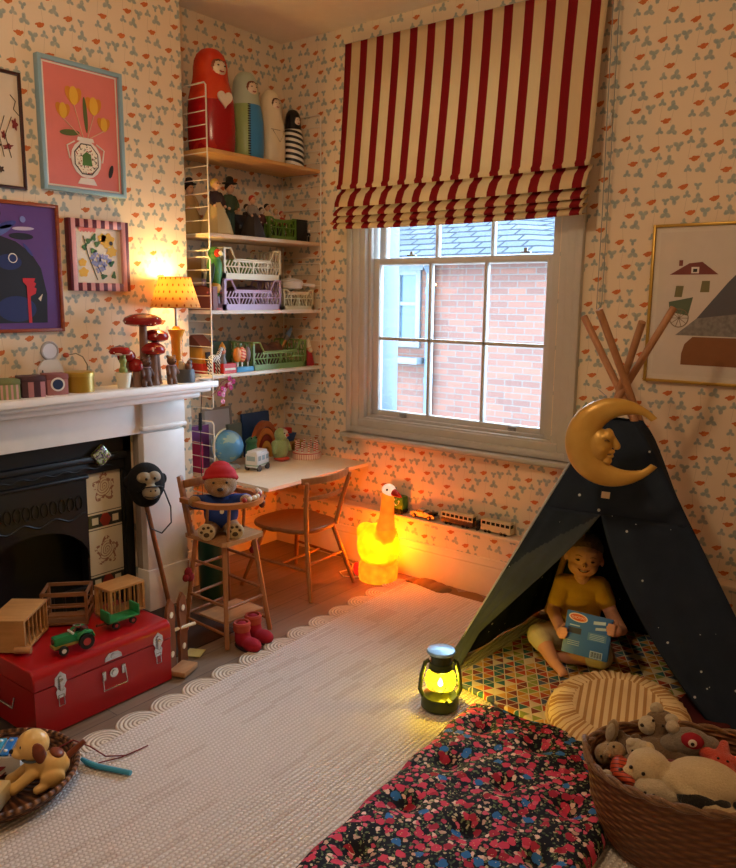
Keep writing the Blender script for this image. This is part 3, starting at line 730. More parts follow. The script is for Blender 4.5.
# boxes behind the ladder, left end of the third and fourth shelves
def book(name, label, loc, size, c, rz=0, rx=0, page='#e9dfca', group=None, ry=0, cat='book', art=None):
    """size = thickness (x), width (y), height (z)"""
    t = thing(name, label, cat, loc, 0, group, (rx, ry, rz)); d, w_, h_ = size
    b = B(); b.box((d/2-.001, 0, h_/2), (.002, w_, h_)); b.box((-d/2+.001, 0, h_/2), (.002, w_, h_)); b.box((0, -w_/2+.001, h_/2), (d, .002, h_)); b.build('cover', mat('cover_'+c[1:], c, .5), t)
    b = B(); b.box((0, .001, h_/2), (d-.004, w_-.004, h_-.006)); b.build('pages', mat('paper', page, .9), t); return t
GB = 'boxes and books behind the wire ladder'
book('picture_book', 'brown pink backed book at left of the third shelf', (.17, -.772, SZ[2]), (.22, .03, .115), '#8a4f4a', group=GB)
book('picture_book', 'dark red book beside the parrot on third shelf', (.10, -.735, SZ[2]), (.14, .025, .12), '#6e3038', group=GB)
book('picture_book', 'tall mustard book in front of wall at left of third shelf', (.03, -.70, SZ[2]), (.02, .13, .26), '#b28a52', group=GB)
# fourth shelf left: market stall, red box, zebra, lolly toys
t = thing('toy_stall', 'small yellow and red toy theatre behind the wire ladder', 'toy', (.13, -.765, SZ[3]))
b = B(); b.box((0, 0, .025), (.16, .075, .05), bev=.003); b.build('base', mat('toy_red', '#b8301f', .45), t)
b = B(); b.box((0, 0, .09), (.15, .07, .08), bev=.003); b.build('body', mat('toy_ochre', '#c98b2c', .5), t)
b = B(); b.prism([(-.085, .13), (.085, .13), (0, .19)], .08, Mx.Translation((0, .04, 0)) @ Mx(((1, 0, 0, 0), (0, 0, -1, 0), (0, 1, 0, 0), (0, 0, 0, 1)))); b.build('roof', mat('toy_brown', '#7c3b24', .5), t)
b = B(); b.box((.077, 0, .085), (.003, .03, .045)); b.build('door', mat('toy_dark', '#2d1c18', .6), t)
t = thing('zebra_toy', 'black and white striped zebra figure on lowest shelf', 'toy zebra', (.25, -.765, SZ[3])); t.scale = (.82, .82, .82)
zm = stripe2('zebra_stripes', '#f0ece4', '#17161a', lambda t, x, y, z: ((y+z*.6+t.noise(30)*.012)/.012).fr().gt(.5))
blob('body', zm, t, [('b', (0, 0, .095), (.022, .042, .024)), ('l', [(0, .035, .105), (0, .055, .145)], [.016, .012]), ('b', (0, .070, .150), (.010, .020, .010), (-.5, 0, 0))]+[('l', [(s*.012, y, .09), (s*.013, y, .004)], [.009, .006]) for s in (-1, 1) for y in (-.03, .03)], .003, 2)
b = B(); b.tube([(0, -.042, .10), (0, -.055, .07), (0, -.055, .05)], .003); b.build('tail', mat('toy_dark', '#2d1c18', .6), t)
t = thing('red_toy_box', 'open red toy tray with a white rim on lowest shelf', 'box', (.225, -.685, SZ[3]))
b = B()
for c, d in (((0, 0, .003), (.11, .085, .006)), ((.053, 0, .025), (.005, .085, .05)), ((-.053, 0, .025), (.005, .085, .05)), ((0, .04, .025), (.105, .005, .05)), ((0, -.04, .025), (.105, .005, .05))): b.box(c, d)
b.build('tray', mat('toy_bright_red', '#cf2a20', .4), t)
b = B(); b.box((.057, 0, .022), (.002, .07, .010)); b.build('stripe', mat('ivory', '#e8dfc8', .4), t)
t = thing('wooden_clown', 'small orange and grey wooden figure in the red tray', 'toy', (.225, -.685, SZ[3]+.008))
b = B(); b.lathe([(0, 0), (.02, 0), (.024, .03), (.014, .07), (.016, .085), (0, .09)], n=16); b.build('body', mat('toy_grey', '#8f8d8a', .5), t)
b = B(); b.ball((0, 0, .10), .018); b.build('head', mat('toy_pink', '#d98a78', .5), t); b = B(); b.lathe([(.02, .112), (.012, .13), (0, .15)], n=14); b.build('hat', mat('toy_ochre', '#c98b2c', .5), t)
GL = 'ice lolly toys on a blue stand'
lol = stripe2('striped_lolly', '#f0b27a', '#d9402c', lambda t, x, y, z: (((z+y*.3)/.016).fr()).gt(.5))
for (y, w_, m, lb) in ((-.605, .030, mat('toy_orange', '#e08a2e', .4), 'orange round ice lolly toy on the blue stand'), (-.575, .030, lol, 'red and cream striped ice lolly toy on blue stand'), (-.535, .018, mat('toy_mauve', '#8c7a80', .5), 'grey mauve ice lolly toy on the blue stand')):
    t = thing('ice_lolly_toy', lb, 'toy', (.25, y, SZ[3]+.026), 0, GL)
    b = B(); b.ball((0, 0, .062), (.014, w_, .04)); b.build('ice', m, t); b = B(); b.box((0, 0, .014), (.004, .008, .03)); b.build('stick', mat('ivory', '#e8dfc8', .4), t)
t = B(); t.box((0, 0, .013), (.05, .115, .026), bev=.003); t = t.build('lolly_stand', mat('sky_blue_paint', '#4aa3d6', .4), None); t.location = (.25, -.572, SZ[3]); tag(t, 'bright blue block stand for toy ice lollies', 'stand')
book('photo_album', 'dark green album leaning behind the toy ice lollies', (.10, -.60, SZ[3]), (.02, .16, .15), '#3f4f25', group=None)
t = thing('blue_tin', 'dark blue flat tin on top of the album row', 'tin', (.05, -.655, SZ[3])); b = B(); b.box((0, 0, .07), (.08, .1, .14), bev=.006); b.build('tin_body', mat('navy_tin', '#2b3f66', .35), t); b = B(); b.box((0, 0, .147), (.084, .104, .014), bev=.004); b.build('lid', mat('navy_tin', '#2b3f66', .35), t)
# brush and brown sticks in the green crate
t = thing('paint_brush', 'wooden paint brush with blue bristles leaning in green crate', 'brush', (.17, -.26, SZ[3]+.012), 0, None, (-.62, 0, 0))
b = B(); b.cyl((0, 0, 0), (0, 0, .16), .006, .008); b.build('handle', mat('brush_wood', '#c98f4e', .5, kind='woodz'), t); b = B(); b.box((0, 0, .175), (.012, .03, .03)); b.build('ferrule', M_ironmongery, t); b = B(); b.box((0, 0, .215), (.010, .03, .055), taper=.6); b.build('bristles', mat('brush_blue', '#6f8fb5', .8), t)
t = blob('brown_toy_bundle', mat('bundle_brown', '#6b4a3a', .9, kind='fabric'), None, [('b', (0, 0, .05), (.09, .12, .05)), ('b', (.0, -.05, .09), (.05, .06, .04)), ('b', (0, .06, .08), (.05, .05, .05))], .008, 4); t.location = (.165, -.31, SZ[3]+.01); tag(t, 'brown soft toy bundle inside the green crate', 'bundle')
t = thing('gnome_figure', 'red robed gnome with pale pointed hat at right shelf end', 'figurine', (.235, -.05, SZ[3]))
b = B(); b.lathe([(0, 0), (.033, 0), (.034, .01), (.026, .05), (.018, .085), (0, .09)], n=20); b.build('robe', mat('toy_crimson', '#a82632', .5), t); b = B(); b.ball((.004, 0, .095), .018); b.build('head', mat('toy_skin', '#e0b08c', .5), t)
b = B(); b.lathe([(0, .1), (.02, .1), (.014, .125), (.005, .15), (0, .152)], n=16); b.build('hat', mat('ivory', '#e8dfc8', .4), t); b = B(); b.ball((.016, 0, .086), (.012, .014, .016)); b.build('beard', mat('ivory', '#e8dfc8', .4), t)

# ---------------------------------------------------------------- desk things
t = thing('globe', 'light blue globe on a pale stand on the desk', 'globe', (.18, -.625, DZ))
def globe_mat():
    m = MT('globe_map', .3); n = m.noise(14, None, 3); m.col(m.mix(n.gt(.56)*.6, '#5f9fd0', '#a9c4b0')); return m.m
b = B(); b.ball((0, 0, .118), .086, seg=32); b.build('sphere', globe_mat(), t)
b = B(); b.lathe([(0, 0), (.06, 0), (.065, .008), (.05, .018), (.018, .03), (.014, .05), (0, .05)], n=28); b.build('base', mat('pale_blue_plastic', '#c9d6d8', .4), t)
b = B(); b.tube(arc((0, 0, .155), .108, -PI*.5-.3, PI*.5-.3+.0, 24, 'yz')[0:0] or [V((0, -.095*cos(a), .118+.095*sin(a))) for a in [(-1.75+i*.14) for i in range(24)]], .005, 8); b.build('meridian', mat('cream_plastic', '#ece2c0', .4), t)
book('storybook', 'purple and pink storybook standing at left end of desk', (.075, -.755, DZ), (.03, .17, .23), '#7c3f86')
book('storybook', 'pink red storybook beside the purple one on the desk', (.12, -.79, DZ), (.1, .02, .16), '#b22a55')
t = thing('framed_card', 'pale framed card leaning on the wall behind globe', 'picture frame', (.03, -.545, DZ), 0, None, (0, -.06, 0)); b = B(); ring2 = b
for c, d in (((0, -.095, .15), (.012, .012, .30)), ((0, .095, .15), (.012, .012, .30)), ((0, 0, .006), (.012, .2, .012)), ((0, 0, .294), (.012, .2, .012))): b.box(c, d, bev=.002)
b.build('frame', mat('pewter', '#a6a2a0', .5), t); b = B(); b.box((-.002, 0, .15), (.004, .18, .28)); b.build('card', mat('pale_card', '#d5d3da', .7), t)
t = thing('toy_van', 'white toy camper van with rounded roof on the desk', 'toy van', (.32, -.545, DZ), .25)
b = B(); b.box((0, 0, .055), (.075, .125, .075), bev=.01); b.box((0, 0, .097), (.062, .11, .016), bev=.006); b.build('body', mat('van_white', '#dfe3e6', .35), t)
b = B(); 
for s in (-1, 1):
    for y in (-.038, 0, .038): b.box((s*.038, y, .068), (.002, .026, .024), bev=.0005)
b.box((0, -.063, .068), (.05, .002, .024)); b.build('window', mat('toy_glass', '#9fb9c4', .2), t)
b = B(); b.box((0, 0, .032), (.077, .127, .006)); b.build('trim_band', mat('toy_green_band', '#8fae9c', .4), t)
for s in (-1, 1):
    for y in (-.04, .04): q = B(); q.cyl((s*.030, y, .017), (s*.042, y, .017), .017, n=18); q.build('wheel', mat('toy_tyre', '#4c4c50', .7), t)
t = thing('frog_toy', 'green bug eyed toy frog behind the white van', 'toy frog', (.20, -.47, DZ)); blob('body', mat('frog_green', '#3f8f5b', .6, kind='plush'), t, [('b', (0, 0, .07), (.03, .035, .075)), ('b', (0, 0, .125), (.03, .036, .02)), ('b', (.01, .018, .142), (.012, .012, .012)), ('b', (.01, -.018, .142), (.012, .012, .012))], .004, 3)
b = B(); b.ball((.02, .018, .145), .005); b.ball((.02, -.018, .145), .005); b.build('eyes', mat('doll_eyes', '#1d1512', .3), t)
t = thing('green_bird_toy', 'pale green plush bird with white face on the desk', 'soft toy', (.25, -.30, DZ))
blob('body', mat('mint_plush', '#b5d08f', .9, kind='plush'), t, [('b', (0, 0, .065), (.044, .048, .066)), ('b', (.005, 0, .145), (.036, .038, .038)), ('l', [(0, -.045, .10), (.015, -.06, .055)], [.018, .012]), ('l', [(0, .045, .10), (.015, .06, .055)], [.018, .012])], .004, 4)
b = B(); b.ball((.018, .008, .15), (.026, .028, .028)); b.build('face', mat('white_plush', '#eeece2', .9, kind='plush'), t); b = B(); b.lathe([(0, 0), (.009, .002), (0, .022)], c=(.04, .01, .145), rot=(0, PI/2, 0), n=10); b.build('beak', mat('coral_paint', '#d8543c', .5), t)
b = B(); b.ball((.04, -.006, .157), .004); b.ball((.038, .024, .157), .004); b.build('eyes', mat('doll_eyes', '#1d1512', .3), t); b = B(); b.ball((.01, 0, .012), (.045, .045, .012)); b.build('feet', mat('coral_paint', '#d8543c', .5), t)
book('storybook', 'large dark blue book leaning against the alcove wall', (.045, -.27, DZ), (.015, .21, .245), '#27487c', ry=-.1)
book('storybook', 'grey green book standing left of the large blue book', (.03, -.44, DZ), (.02, .10, .20), '#7f8f86')
t = thing('rainbow_stacker', 'wooden arched rainbow stacker on the desk behind the bird', 'toy', (.11, -.30, DZ))
for r_, c in ((.105, '#a3562f'), (.085, '#cf7a35'), (.066, '#8c2f24'), (.048, '#d9a04a')):
    b = B(); pts = [( r_*cos(a), r_*2.0*sin(a)) for a in [PI*i/20 for i in range(21)]]+[((r_-.016)*cos(a), (r_-.016)*2.0*sin(a)) for a in [PI*(20-i)/20 for i in range(21)]]
    b.prism(pts, .035, Mx(((0, 0, 1, 0), (1, 0, 0, 0), (0, 1, 0, 0), (0, 0, 0, 1)))); b.build('arch', mat('arch_'+c[1:], c, .5), t)
t = thing('desk_rack', 'small pale wooden rack at the back of the desk', 'rack', (.07, -.14, DZ)); b = B()
b.box((.06, 0, .065), (.09, .24, .008), bev=.001); b.box((.06, -.11, .03), (.09, .008, .062)); b.box((.06, .11, .03), (.09, .008, .062)); b.build('rack_body', mat('rack_wood', '#c9a05c', .5, kind='wood'), t)
t = thing('toy_boat', 'red and blue wooden boat standing on the small rack', 'toy boat', (.13, -.15, DZ+.07)); b = B(); b.prism([(-.08, .045), (-.06, 0), (.06, 0), (.085, .045)], .05, Mx.Translation((-.025, 0, 0)) @ Mx(((0, 0, 1, 0), (1, 0, 0, 0), (0, 1, 0, 0), (0, 0, 0, 1)))); b.build('hull', mat('boat_blue', '#2c4f8c', .45), t); b = B(); b.box((0, 0, .062), (.04, .11, .035), bev=.006); b.build('cabin', mat('toy_bright_red', '#cf2a20', .4), t)
t = thing('toy_cake', 'round toy cake with red and white candles on desk', 'toy cake', (.31, -.15, DZ))
b = B(); b.lathe([(0, 0), (.078, 0), (.082, .006), (.08, .034), (.072, .04), (0, .04)], n=36); b.build('cake', stripe2('cake_pink', '#f0d6c8', '#b2463c', lambda t, x, y, z: ((y.op('ARCTAN2', x)*6).fr().gt(.8)*z.lt(.03)+(z-.034).ab().lt(.003)).mn(1)), t)
candle_m = stripe2('candle_stripe', '#f4eee6', '#c43028', lambda t, x, y, z: (z/.013).fr().gt(.5))
for k in range(10):
    a = 2*PI*k/10; q = B(); q.cyl((.06*cos(a), .06*sin(a), .038), (.06*cos(a), .06*sin(a), .085), .006); q.ball((.06*cos(a), .06*sin(a), .092), (.006, .006, .009)); q.build('candle', candle_m, t)
# cable with switch and pink garland hanging at the breast end
t = thing('lamp_cable', 'black lamp cable with inline switch hanging beside the mantelpiece', 'cable', (.28, -.885, .7)); b = B((.28, -.885, .7)); b.tube([(.30, -.895, 1.07), (.295, -.885, .98), (.27, -.875, .86), (.262, -.872, .70), (.262, -.87, .40)], .0022, 6); b.build('flex', mat('black_rubber', '#17171a', .6), t); b = B((.28, -.885, .7)); b.cyl((.268, -.875, .885), (.262, -.872, .80), .008, .010); b.build('switch', mat('black_rubber', '#17171a', .6), t)
t = thing('pink_garland', 'pink paper flower garland hanging under the lowest shelf', 'garland', (.30, -.80, 1.05)); b = B((.30, -.80, 1.05)); random.seed(2)
b.tube([(.30, -.83, .97), (.30, -.80, .985), (.30, -.76, 1.03), (.29, -.7, 1.047)], .0015, 5); b.build('string', mat('magenta_thread', '#9c2f63', .7), t)
for k in range(11):
    c = V((.31, -.80+.012*k*.9, .955+.009*k))+V((random.uniform(-.01, .01), random.uniform(-.03, .03), random.uniform(-.02, .02))); q = B((.30, -.80, 1.05))
    for j in range(5): a = j*2*PI/5; q.ball(c+V((0, .008*cos(a), .008*sin(a))), (.003, .007, .007), seg=8)
    q.build('flower', mat('magenta_paper' if k % 3 else 'pink_paper', '#b8326f' if k % 3 else '#e09ab8', .7), t)
# ---------------------------------------------------------------- pictures; local: hangs in the y-z plane facing +x (breast) ; outline y = width, z = height
YZ = Mx(((0, 0, 1, 0), (1, 0, 0, 0), (0, 1, 0, 0), (0, 0, 0, 1)))
def picture(label, y0, y1, z0, z1, fw_, fmat, art, matt=None, th=.018, x=XB+.001):
    c = (x, (y0+y1)/2, (z0+z1)/2); w_, h_ = y1-y0, z1-z0
    t = thing('framed_picture', label, 'picture', c, 0, 'pictures hung above the mantelpiece')
    b = B()
    b.box((th/2, -w_/2+fw_/2, 0), (th, fw_, h_), bev=.002); b.box((th/2, w_/2-fw_/2, 0), (th, fw_, h_), bev=.002)
    b.box((th/2, 0, h_/2-fw_/2), (th, w_-2*fw_+.002, fw_), bev=.002); b.box((th/2, 0, -h_/2+fw_/2), (th, w_-2*fw_+.002, fw_), bev=.002); b.build('frame', fmat, t)
    p = B(); p.box((th*.3, 0, 0), (th*.4, w_-2*fw_+.002, h_-2*fw_+.002)); p = p.build('print', art, t)
    return t, p, th*.5+.0005
def shape(p, pts, x, m, name='motif', d=.0008): 
    b = B(); b.prism(pts, d, Mx.Translation((x, 0, 0)) @ YZ); return b.build(name, m, p)
def el(cy, cz, a, b_, rot=0, n=24, lobes=0, la=.2):
    out = []
    for i in range(n):
        t_ = 2*PI*i/n; k = 1+(la*cos(lobes*t_) if lobes else 0); p, q = a*k*cos(t_), b_*k*sin(t_); out.append((cy+p*cos(rot)-q*sin(rot), cz+p*sin(rot)+q*cos(rot)))
    return out
def ink(n, c): return mat('ink_'+n, c, .6)
# tulips in a jug, pale blue frame
t, p, X0 = picture('pink picture of yellow tulips in a pale blue frame', -1.618, -1.237, 1.862, 2.368, .016, mat('pale_blue_frame', '#8fb3c6', .4), ink('salmon', '#e27f78'), th=.03)
X0 = .016
b = B(); 
for (c, d) in (((X0, -.165, 0), (.002, .006, .46)), ((X0, .165, 0), (.002, .006, .46)), ((X0, 0, .231), (.002, .335, .006)), ((X0, 0, -.231), (.002, .335, .006))): b.box(c, d)
b.build('white_border', ink('white', '#efe6de'), p)
yel = ink('tulip_yellow', '#e8b43c'); yo = ink('tulip_orange', '#d98a2c')
for (cy, cz, s) in ((-.035, .125, 1), (.055, .10, 1), (-.085, .06, .85), (.10, .035, .8)):
    for k, r_ in enumerate((-.5, .5, 0)): shape(p, el(cy+.026*s*sin(r_), cz, .020*s, .036*s, -r_), X0+.0006*k, yo if k < 2 else yel, 'tulip')
for (a, b2) in (((-.035, .09), (.0, -.03)), ((.055, .065), (.02, -.03)), ((-.085, .03), (-.01, -.03)), ((.10, .01), (.03, -.03))):
    q = B(); q.tube([(X0+.001, a[0], a[1]), (X0+.001, b2[0], b2[1])], .0022, 5); q.build('stem', ink('stem', '#e9b9a0'), p)
shape(p, el(-.06, -.02, .045, .012, .1), X0+.001, ink('leaf', '#5d6b3c'), 'leaf'); shape(p, el(.015, .06, .009, .07, .05), X0+.001, ink('leaf', '#5d6b3c'), 'leaf')
for s in (-1, 1):
    q = B(); q.tube([(X0+.001, .01+s*.05, -.05), (X0+.001, .01+s*.085, -.07), (X0+.001, .01+s*.075, -.12)], .003, 6); q.build('jug_handle', ink('white', '#efe6de'), p)
shape(p, [(.01+.07*cos(a)*1.0, -.115+.075*sin(a)) for a in [PI*i/16*2 for i in range(16)]], X0+.001, ink('white', '#efe6de'), 'jug')
shape(p, [(-.03, -.045), (.05, -.045), (.045, -.03), (-.025, -.03)], X0+.0014, ink('white', '#efe6de'), 'jug_rim'); shape(p, [(-.035, -.215), (.055, -.215), (.04, -.19), (-.02, -.19)], X0+.0014, ink('white', '#efe6de'), 'jug_foot')
shape(p, [(.01+.06*cos(a), -.115+.066*sin(a)) for a in [PI/8+PI*i/4 for i in range(8)]], X0+.0020, ink('dark_outline', '#2f2a26'), 'jug_outline')
def speck():
    m = MT('speckled_jug', .5); n = m.noise(130, None, 1); n2 = m.noise(110, None, 1); m.col(m.mix(n.gt(.6), '#efe6d4', m.mix(n2.gt(.5), '#3a4a34', '#a83c34'))); return m.m
shape(p, [(.01+.055*cos(a), -.115+.061*sin(a)) for a in [PI/8+PI*i/4 for i in range(8)]], X0+.0026, speck(), 'jug_panel')
shape(p, [(-.01, -.14), (.035, -.14), (.03, -.095), (.01, -.085), (-.008, -.10)], X0+.0034, ink('green', '#4f7a3a'), 'green_animal'); shape(p, el(.125, -.15, .010, .028, -.3), X0+.001, ink('dark_outline', '#2f2a26'), 'small_bird')
# dark framed print at the edge of the photograph
t, p, X0 = picture('white print with small dark flowers in thin dark brown frame', -2.03, -1.682, 1.848, 2.278, .012, mat('dark_brown_frame', '#3f1f1a', .4, kind='wood'), ink('cream_paper', '#dccdb8'))
random.seed(11)
for k in range(16):
    cy, cz = random.uniform(-.06, .15), random.uniform(-.17, .06); c = random.choice(['#7a2422', '#3c2a22', '#d0a23a', '#2f5a4a', '#7a2422'])
    shape(p, el(cy, cz, random.uniform(.008, .022), random.uniform(.008, .02), random.random(), 20, 5, .3), X0+.0002*k, ink('f'+c[1:], c), 'flower')
for k in range(6): q = B(); y = -.02+k*.028; q.tube([(X0+.001, y, -.1), (X0+.001, y+.02*sin(k), -.02), (X0+.001, y+.01, .05)], .0014, 5); q.build('stem', ink('dark_outline', '#2f2a26'), p)
q = B(); q.tube([(X0+.001, .13, .13), (X0+.001, .15, .11), (X0+.001, .14, .08), (X0+.001, .16, .06)], .0016, 5); q.build('curl', ink('dark_outline', '#2f2a26'), p)
# dark bird on purple, orange brown frame
t, p, X0 = picture('purple print of a big dark bird in orange brown wooden frame', -1.95, -1.556, 1.30, 1.805, .014, mat('orange_wood_frame', '#9c4a22', .4, kind='wood'), ink('purple', '#5d3a80'))
shape(p, [(-.17, -.215), (.125, -.215), (.13, -.10), (.11, .0), (.07, .06), (.01, .10), (-.06, .12), (-.17, .10)], X0, ink('near_black', '#191722'), 'bird_body')
shape(p, el(.00, -.16, .08, .05), X0+.0008, ink('navy', '#1f2a60'), 'bird_wing'); shape(p, el(-.02, .02, .05, .03), X0+.0008, ink('navy', '#1f2a60'), 'bird_cheek')
q = B(); q.tube(arc((X0+.001, -.005, .035), .017, 0, 2*PI, 18, 'yz')[:-1], .0022, 5, closed=True); q.build('bird_eye', ink('white', '#efe6de'), p)
for (cy, cz, a, b_, r_, c) in ((-.09, .19, .05, .025, .3, '#191722'), (-.02, .16, .04, .012, .35, '#3a3f8c'), (-.045, .135, .05, .014, .5, '#5566a8'), (.045, .15, .045, .007, .05, '#b9b3cc'), (.035, .12, .05, .013, .0, '#191722'), (.045, .185, .012, .012, 0, '#7d86c4'), (.06, .07, .03, .006, -.9, '#3a3f8c')):
    shape(p, el(cy, cz, a, b_, r_), X0+.0008, ink('p'+c[1:], c), 'feather')
shape(p, [(.045, -.215), (.058, -.215), (.058, -.11), (.08, -.10), (.085, -.08), (.075, -.075), (.085, -.06), (.075, -.055), (.082, -.04), (.03, -.04), (.03, -.055), (.045, -.07)], X0+.0016, ink('signal_red', '#c8242c'), 'red_flower'); shape(p, [(.09, -.12), (.11, -.10), (.10, -.13)], X0+.0016, ink('cream_paper', '#dccdb8'), 'beak')
# striped frame with flowers
def sframe():
    m = MT('pink_and_maroon_striped_frame', .45); x, y, z = m.co(); m.col(m.mix(((y+.012)/.040).fr().gt(.5), '#d79a96', '#5a1a28')); return m.m
t, p, X0 = picture('small flower print in pink and maroon striped frame', -1.525, -1.237, 1.466, 1.760, .034, sframe(), ink('ivory', '#e8dcc6'), th=.03)
X0 = .016
yb = ink('tulip_yellow', '#e8b43c'); gr = ink('mid_green', '#3f6b3c'); li = ink('lilac', '#8f95c2')
for (cy, cz, a, l_) in ((.045, .065, .034, 6), (.02, .075, .02, 5), (-.075, -.07, .022, 5), (-.078, -.03, .018, 5), (.065, .02, .024, 6)): shape(p, el(cy, cz, a, a*.85, .3, 36, l_, .13), X0, yb, 'yellow_flower')
shape(p, el(.062, .055, .009, .009), X0+.001, ink('dark_outline', '#2f2a26'), 'flower_eye')
for k in range(12): shape(p, el(.0+.05*cos(k*1.9)*(k/12)**.5+.005, -.025+.04*sin(k*1.9)*(k/12)**.5, .011, .011, k, 20, 4, .3), X0+.0008, li, 'lilac_flower')
for (cy, cz, r_) in ((-.045, .06, .4), (-.02, .075, 1.2), (-.065, .035, .9), (-.025, .02, 0), (.06, -.03, .6), (.02, -.085, .2), (.07, -.08, 1.4), (-.005, .05, .5)): shape(p, el(cy, cz, .015, .010, r_, 20, 3, .25), X0+.0008, gr, 'leaf')
q = B(); q.tube([(X0+.001, -.07, .08), (X0+.001, -.05, .0), (X0+.001, -.01, -.10)], .0016, 5); q.tube([(X0+.001, .02, -.09), (X0+.001, -.01, -.04)], .0014, 5); q.build('stem', ink('dark_outline', '#2f2a26'), p)
shape(p, [(-.09, .115), (-.01, .115)]+[(-.01-.008*i, .100-.006*(i % 2)) for i in range(11)], X0+.001, ink('salmon', '#e27f78'), 'pink_fringe')

# ---------------------------------------------------------------- mantelpiece things (shelf top z = 1.062)
MZ = 1.0622
def stripebox(name, c1, c2, w_=.02): return stripe2(name, c1, c2, lambda t, x, y, z: (y/w_).fr().gt(.55))
GM = 'small boxes along the mantelpiece'
def sbox(label, y, w_, h_, d_, m, lidm, deco=None, x=.375, rz=-.25):
    t = thing('small_box', label, 'box', (x, y, MZ), rz, GM); b = B(); b.box((0, 0, h_*.4), (d_, w_, h_*.8), bev=.002); b.build('box_body', m, t)
    b = B(); b.box((0, 0, h_*.87), (d_+.004, w_+.004, h_*.26), bev=.002); b.build('lid', lidm, t)
    if deco: deco(t)
    return t
sbox('green and pink striped box at left end of mantelpiece', -1.895, .085, .075, .08, stripebox('green_pink_stripe', '#7f8a5a', '#c79a98', .018), mat('dusty_green', '#6f7a50', .6))
sbox('dark mauve box with a pink striped panel on the mantelpiece', -1.795, .085, .080, .085, stripebox('mauve_stripe', '#4a2f38', '#b07a80', .045), mat('dark_mauve', '#4a2f38', .6))
def deco(t):
    b = B(); b.cyl((.0405, 0, .042), (.0425, 0, .042), .027, n=28); b.build('dial', mat('white_enamel', '#e8e6e4', .3), t); b = B(); b.cyl((.042, 0, .042), (.0435, 0, .042), .020, n=28); b.build('dial_centre', mat('navy_tin', '#2b3f66', .35), t)
sbox('dusty pink box with a round blue and white dial', -1.695, .08, .082, .08, mat('dusty_pink', '#a8706e', .6), mat('dusty_pink_dark', '#8c5658', .6), deco)
t = thing('mustard_tin', 'round mustard yellow tin on the mantelpiece', 'tin', (.375, -1.585, MZ)); b = B(); b.cyl((0, 0, 0), (0, 0, .066), .055, n=36); b.build('tin_body', mat('mustard_metal', '#a8862c', .35, .3), t); b = B(); b.lathe([(0, .064), (.058, .064), (.058, .078), (.054, .082), (0, .082)], n=36); b.build('lid', mat('mustard_lid', '#b8983c', .35, .3), t)
t = thing('white_ornament', 'white cut out ornament with round dial behind the boxes', 'ornament', (.30, -1.665, MZ)); b = B()
b.prism([(-.06, 0), (.06, 0), (.062, .06), (.05, .10), (.03, .13), (-.03, .13), (-.055, .10), (-.062, .06)], .012, Mx.Translation((-.006, 0, 0)) @ YZ); b.build('body', mat('ivory_wood', '#d8cdbd', .6), t)
b = B(); b.tube(arc((.0, 0, .165), .034, 0, 2*PI, 24, 'yz')[:-1], .006, 8, closed=True); b.build('dial_rim', mat('pewter', '#a6a2a0', .5), t); b = B(); b.cyl((-.004, 0, .165), (.004, 0, .165), .032, n=24); b.build('dial', mat('pale_card', '#d5d3da', .7), t)
b = B(); b.tube([(.010, -.04, .09), (.010, -.038, .06), (.010, -.02, .075), (.010, -.01, .058), (.010, .0, .075), (.010, .012, .06), (.010, .03, .07), (.010, .058, .06)], .0028, 6); b.build('dark_script', ink('near_black', '#191722'), t)
t = thing('wire_flower', 'thin curved wire stem standing on the mantelpiece', 'ornament', (.31, -1.525, MZ)); b = B(); b.tube([(0, -.01, 0), (0, .015, .05), (0, .02, .10), (0, .0, .135), (0, -.03, .15), (0, -.07, .145)], .0022, 6); b.build('stem', mat('tarnished_wire', '#7f7a66', .5, .5), t); b = B(); b.ball((0, -.075, .145), (.01, .014, .01)); b.build('bud', mat('rust_bud', '#b5522c', .6), t)
M_toad = None
def cap_mat():
    m = MT('red_toadstool_glaze', .25); v = m.new('ShaderNodeTexVoronoi'); v.inputs['Scale'].default_value = 38; m.link(m.new('ShaderNodeTexCoord').outputs['Object'], v.inputs['Vector'])
    m.col(m.mix(X(m.t, v.outputs['Distance']).lt(.13), '#8f1a18', '#e8d9c8')); return m.m
M_cap = cap_mat(); M_stalk = mat('toadstool_stalk', '#8f6a58', .6, kind='woodz')
def toadstool(label, x, y, h, r, capm=M_cap, tilt=0, sr=.018, x2=0, group='red toadstool ornaments'):
    t = thing('toadstool_ornament', label, 'ornament', (x, y, MZ), 0, group); b = B(); b.tube([(0, 0, 0), (0, 0, .02), (x2*.5, 0, h*.5), (x2, 0, h-.02)], [sr*1.5, sr*1.2, sr, sr*.9], 14); b.build('stalk', M_stalk, t)
    b = B(); b.lathe([(0, -.014), (r*.6, -.016), (r*.93, -.008), (r*1.02, .006), (r*.93, .020), (r*.65, .031), (r*.3, .037), (0, .039)], c=(x2, 0, h-.02-.012), n=32, rot=(0, tilt, 0)); b.build('cap', capm, t); return t
toadstool('tallest red toadstool ornament on the mantelpiece', .37, -1.265, .305, .082)
toadstool('middle height red toadstool beside the tallest one', .36, -1.195, .235, .058)
toadstool('lower red toadstool in front of the middle one', .395, -1.235, .180, .052)
toadstool('short red toadstool by the flower pot', .37, -1.355, .155, .038, sr=.02)
toadstool('smallest dark red toadstool below the tall toadstools', .40, -1.33, .115, .032, sr=.014)
t = thing('flower_pot', 'tiny cream pot with green stem and red spotted flower', 'plant pot', (.40, -1.395, MZ)); b = B(); b.lathe([(0, 0), (.024, 0), (.032, .055), (.035, .056), (.035, .066), (0, .066)], n=24); b.build('pot', mat('cream_pot', '#e3dcc4', .5), t)
b = B(); b.cyl((0, 0, .06), (0, 0, .145), .012); b.ball((0, 0, .075), .018); b.ball((0, 0, .115), .016); b.build('stem', mat('pale_green_stem', '#8fa05c', .6), t)
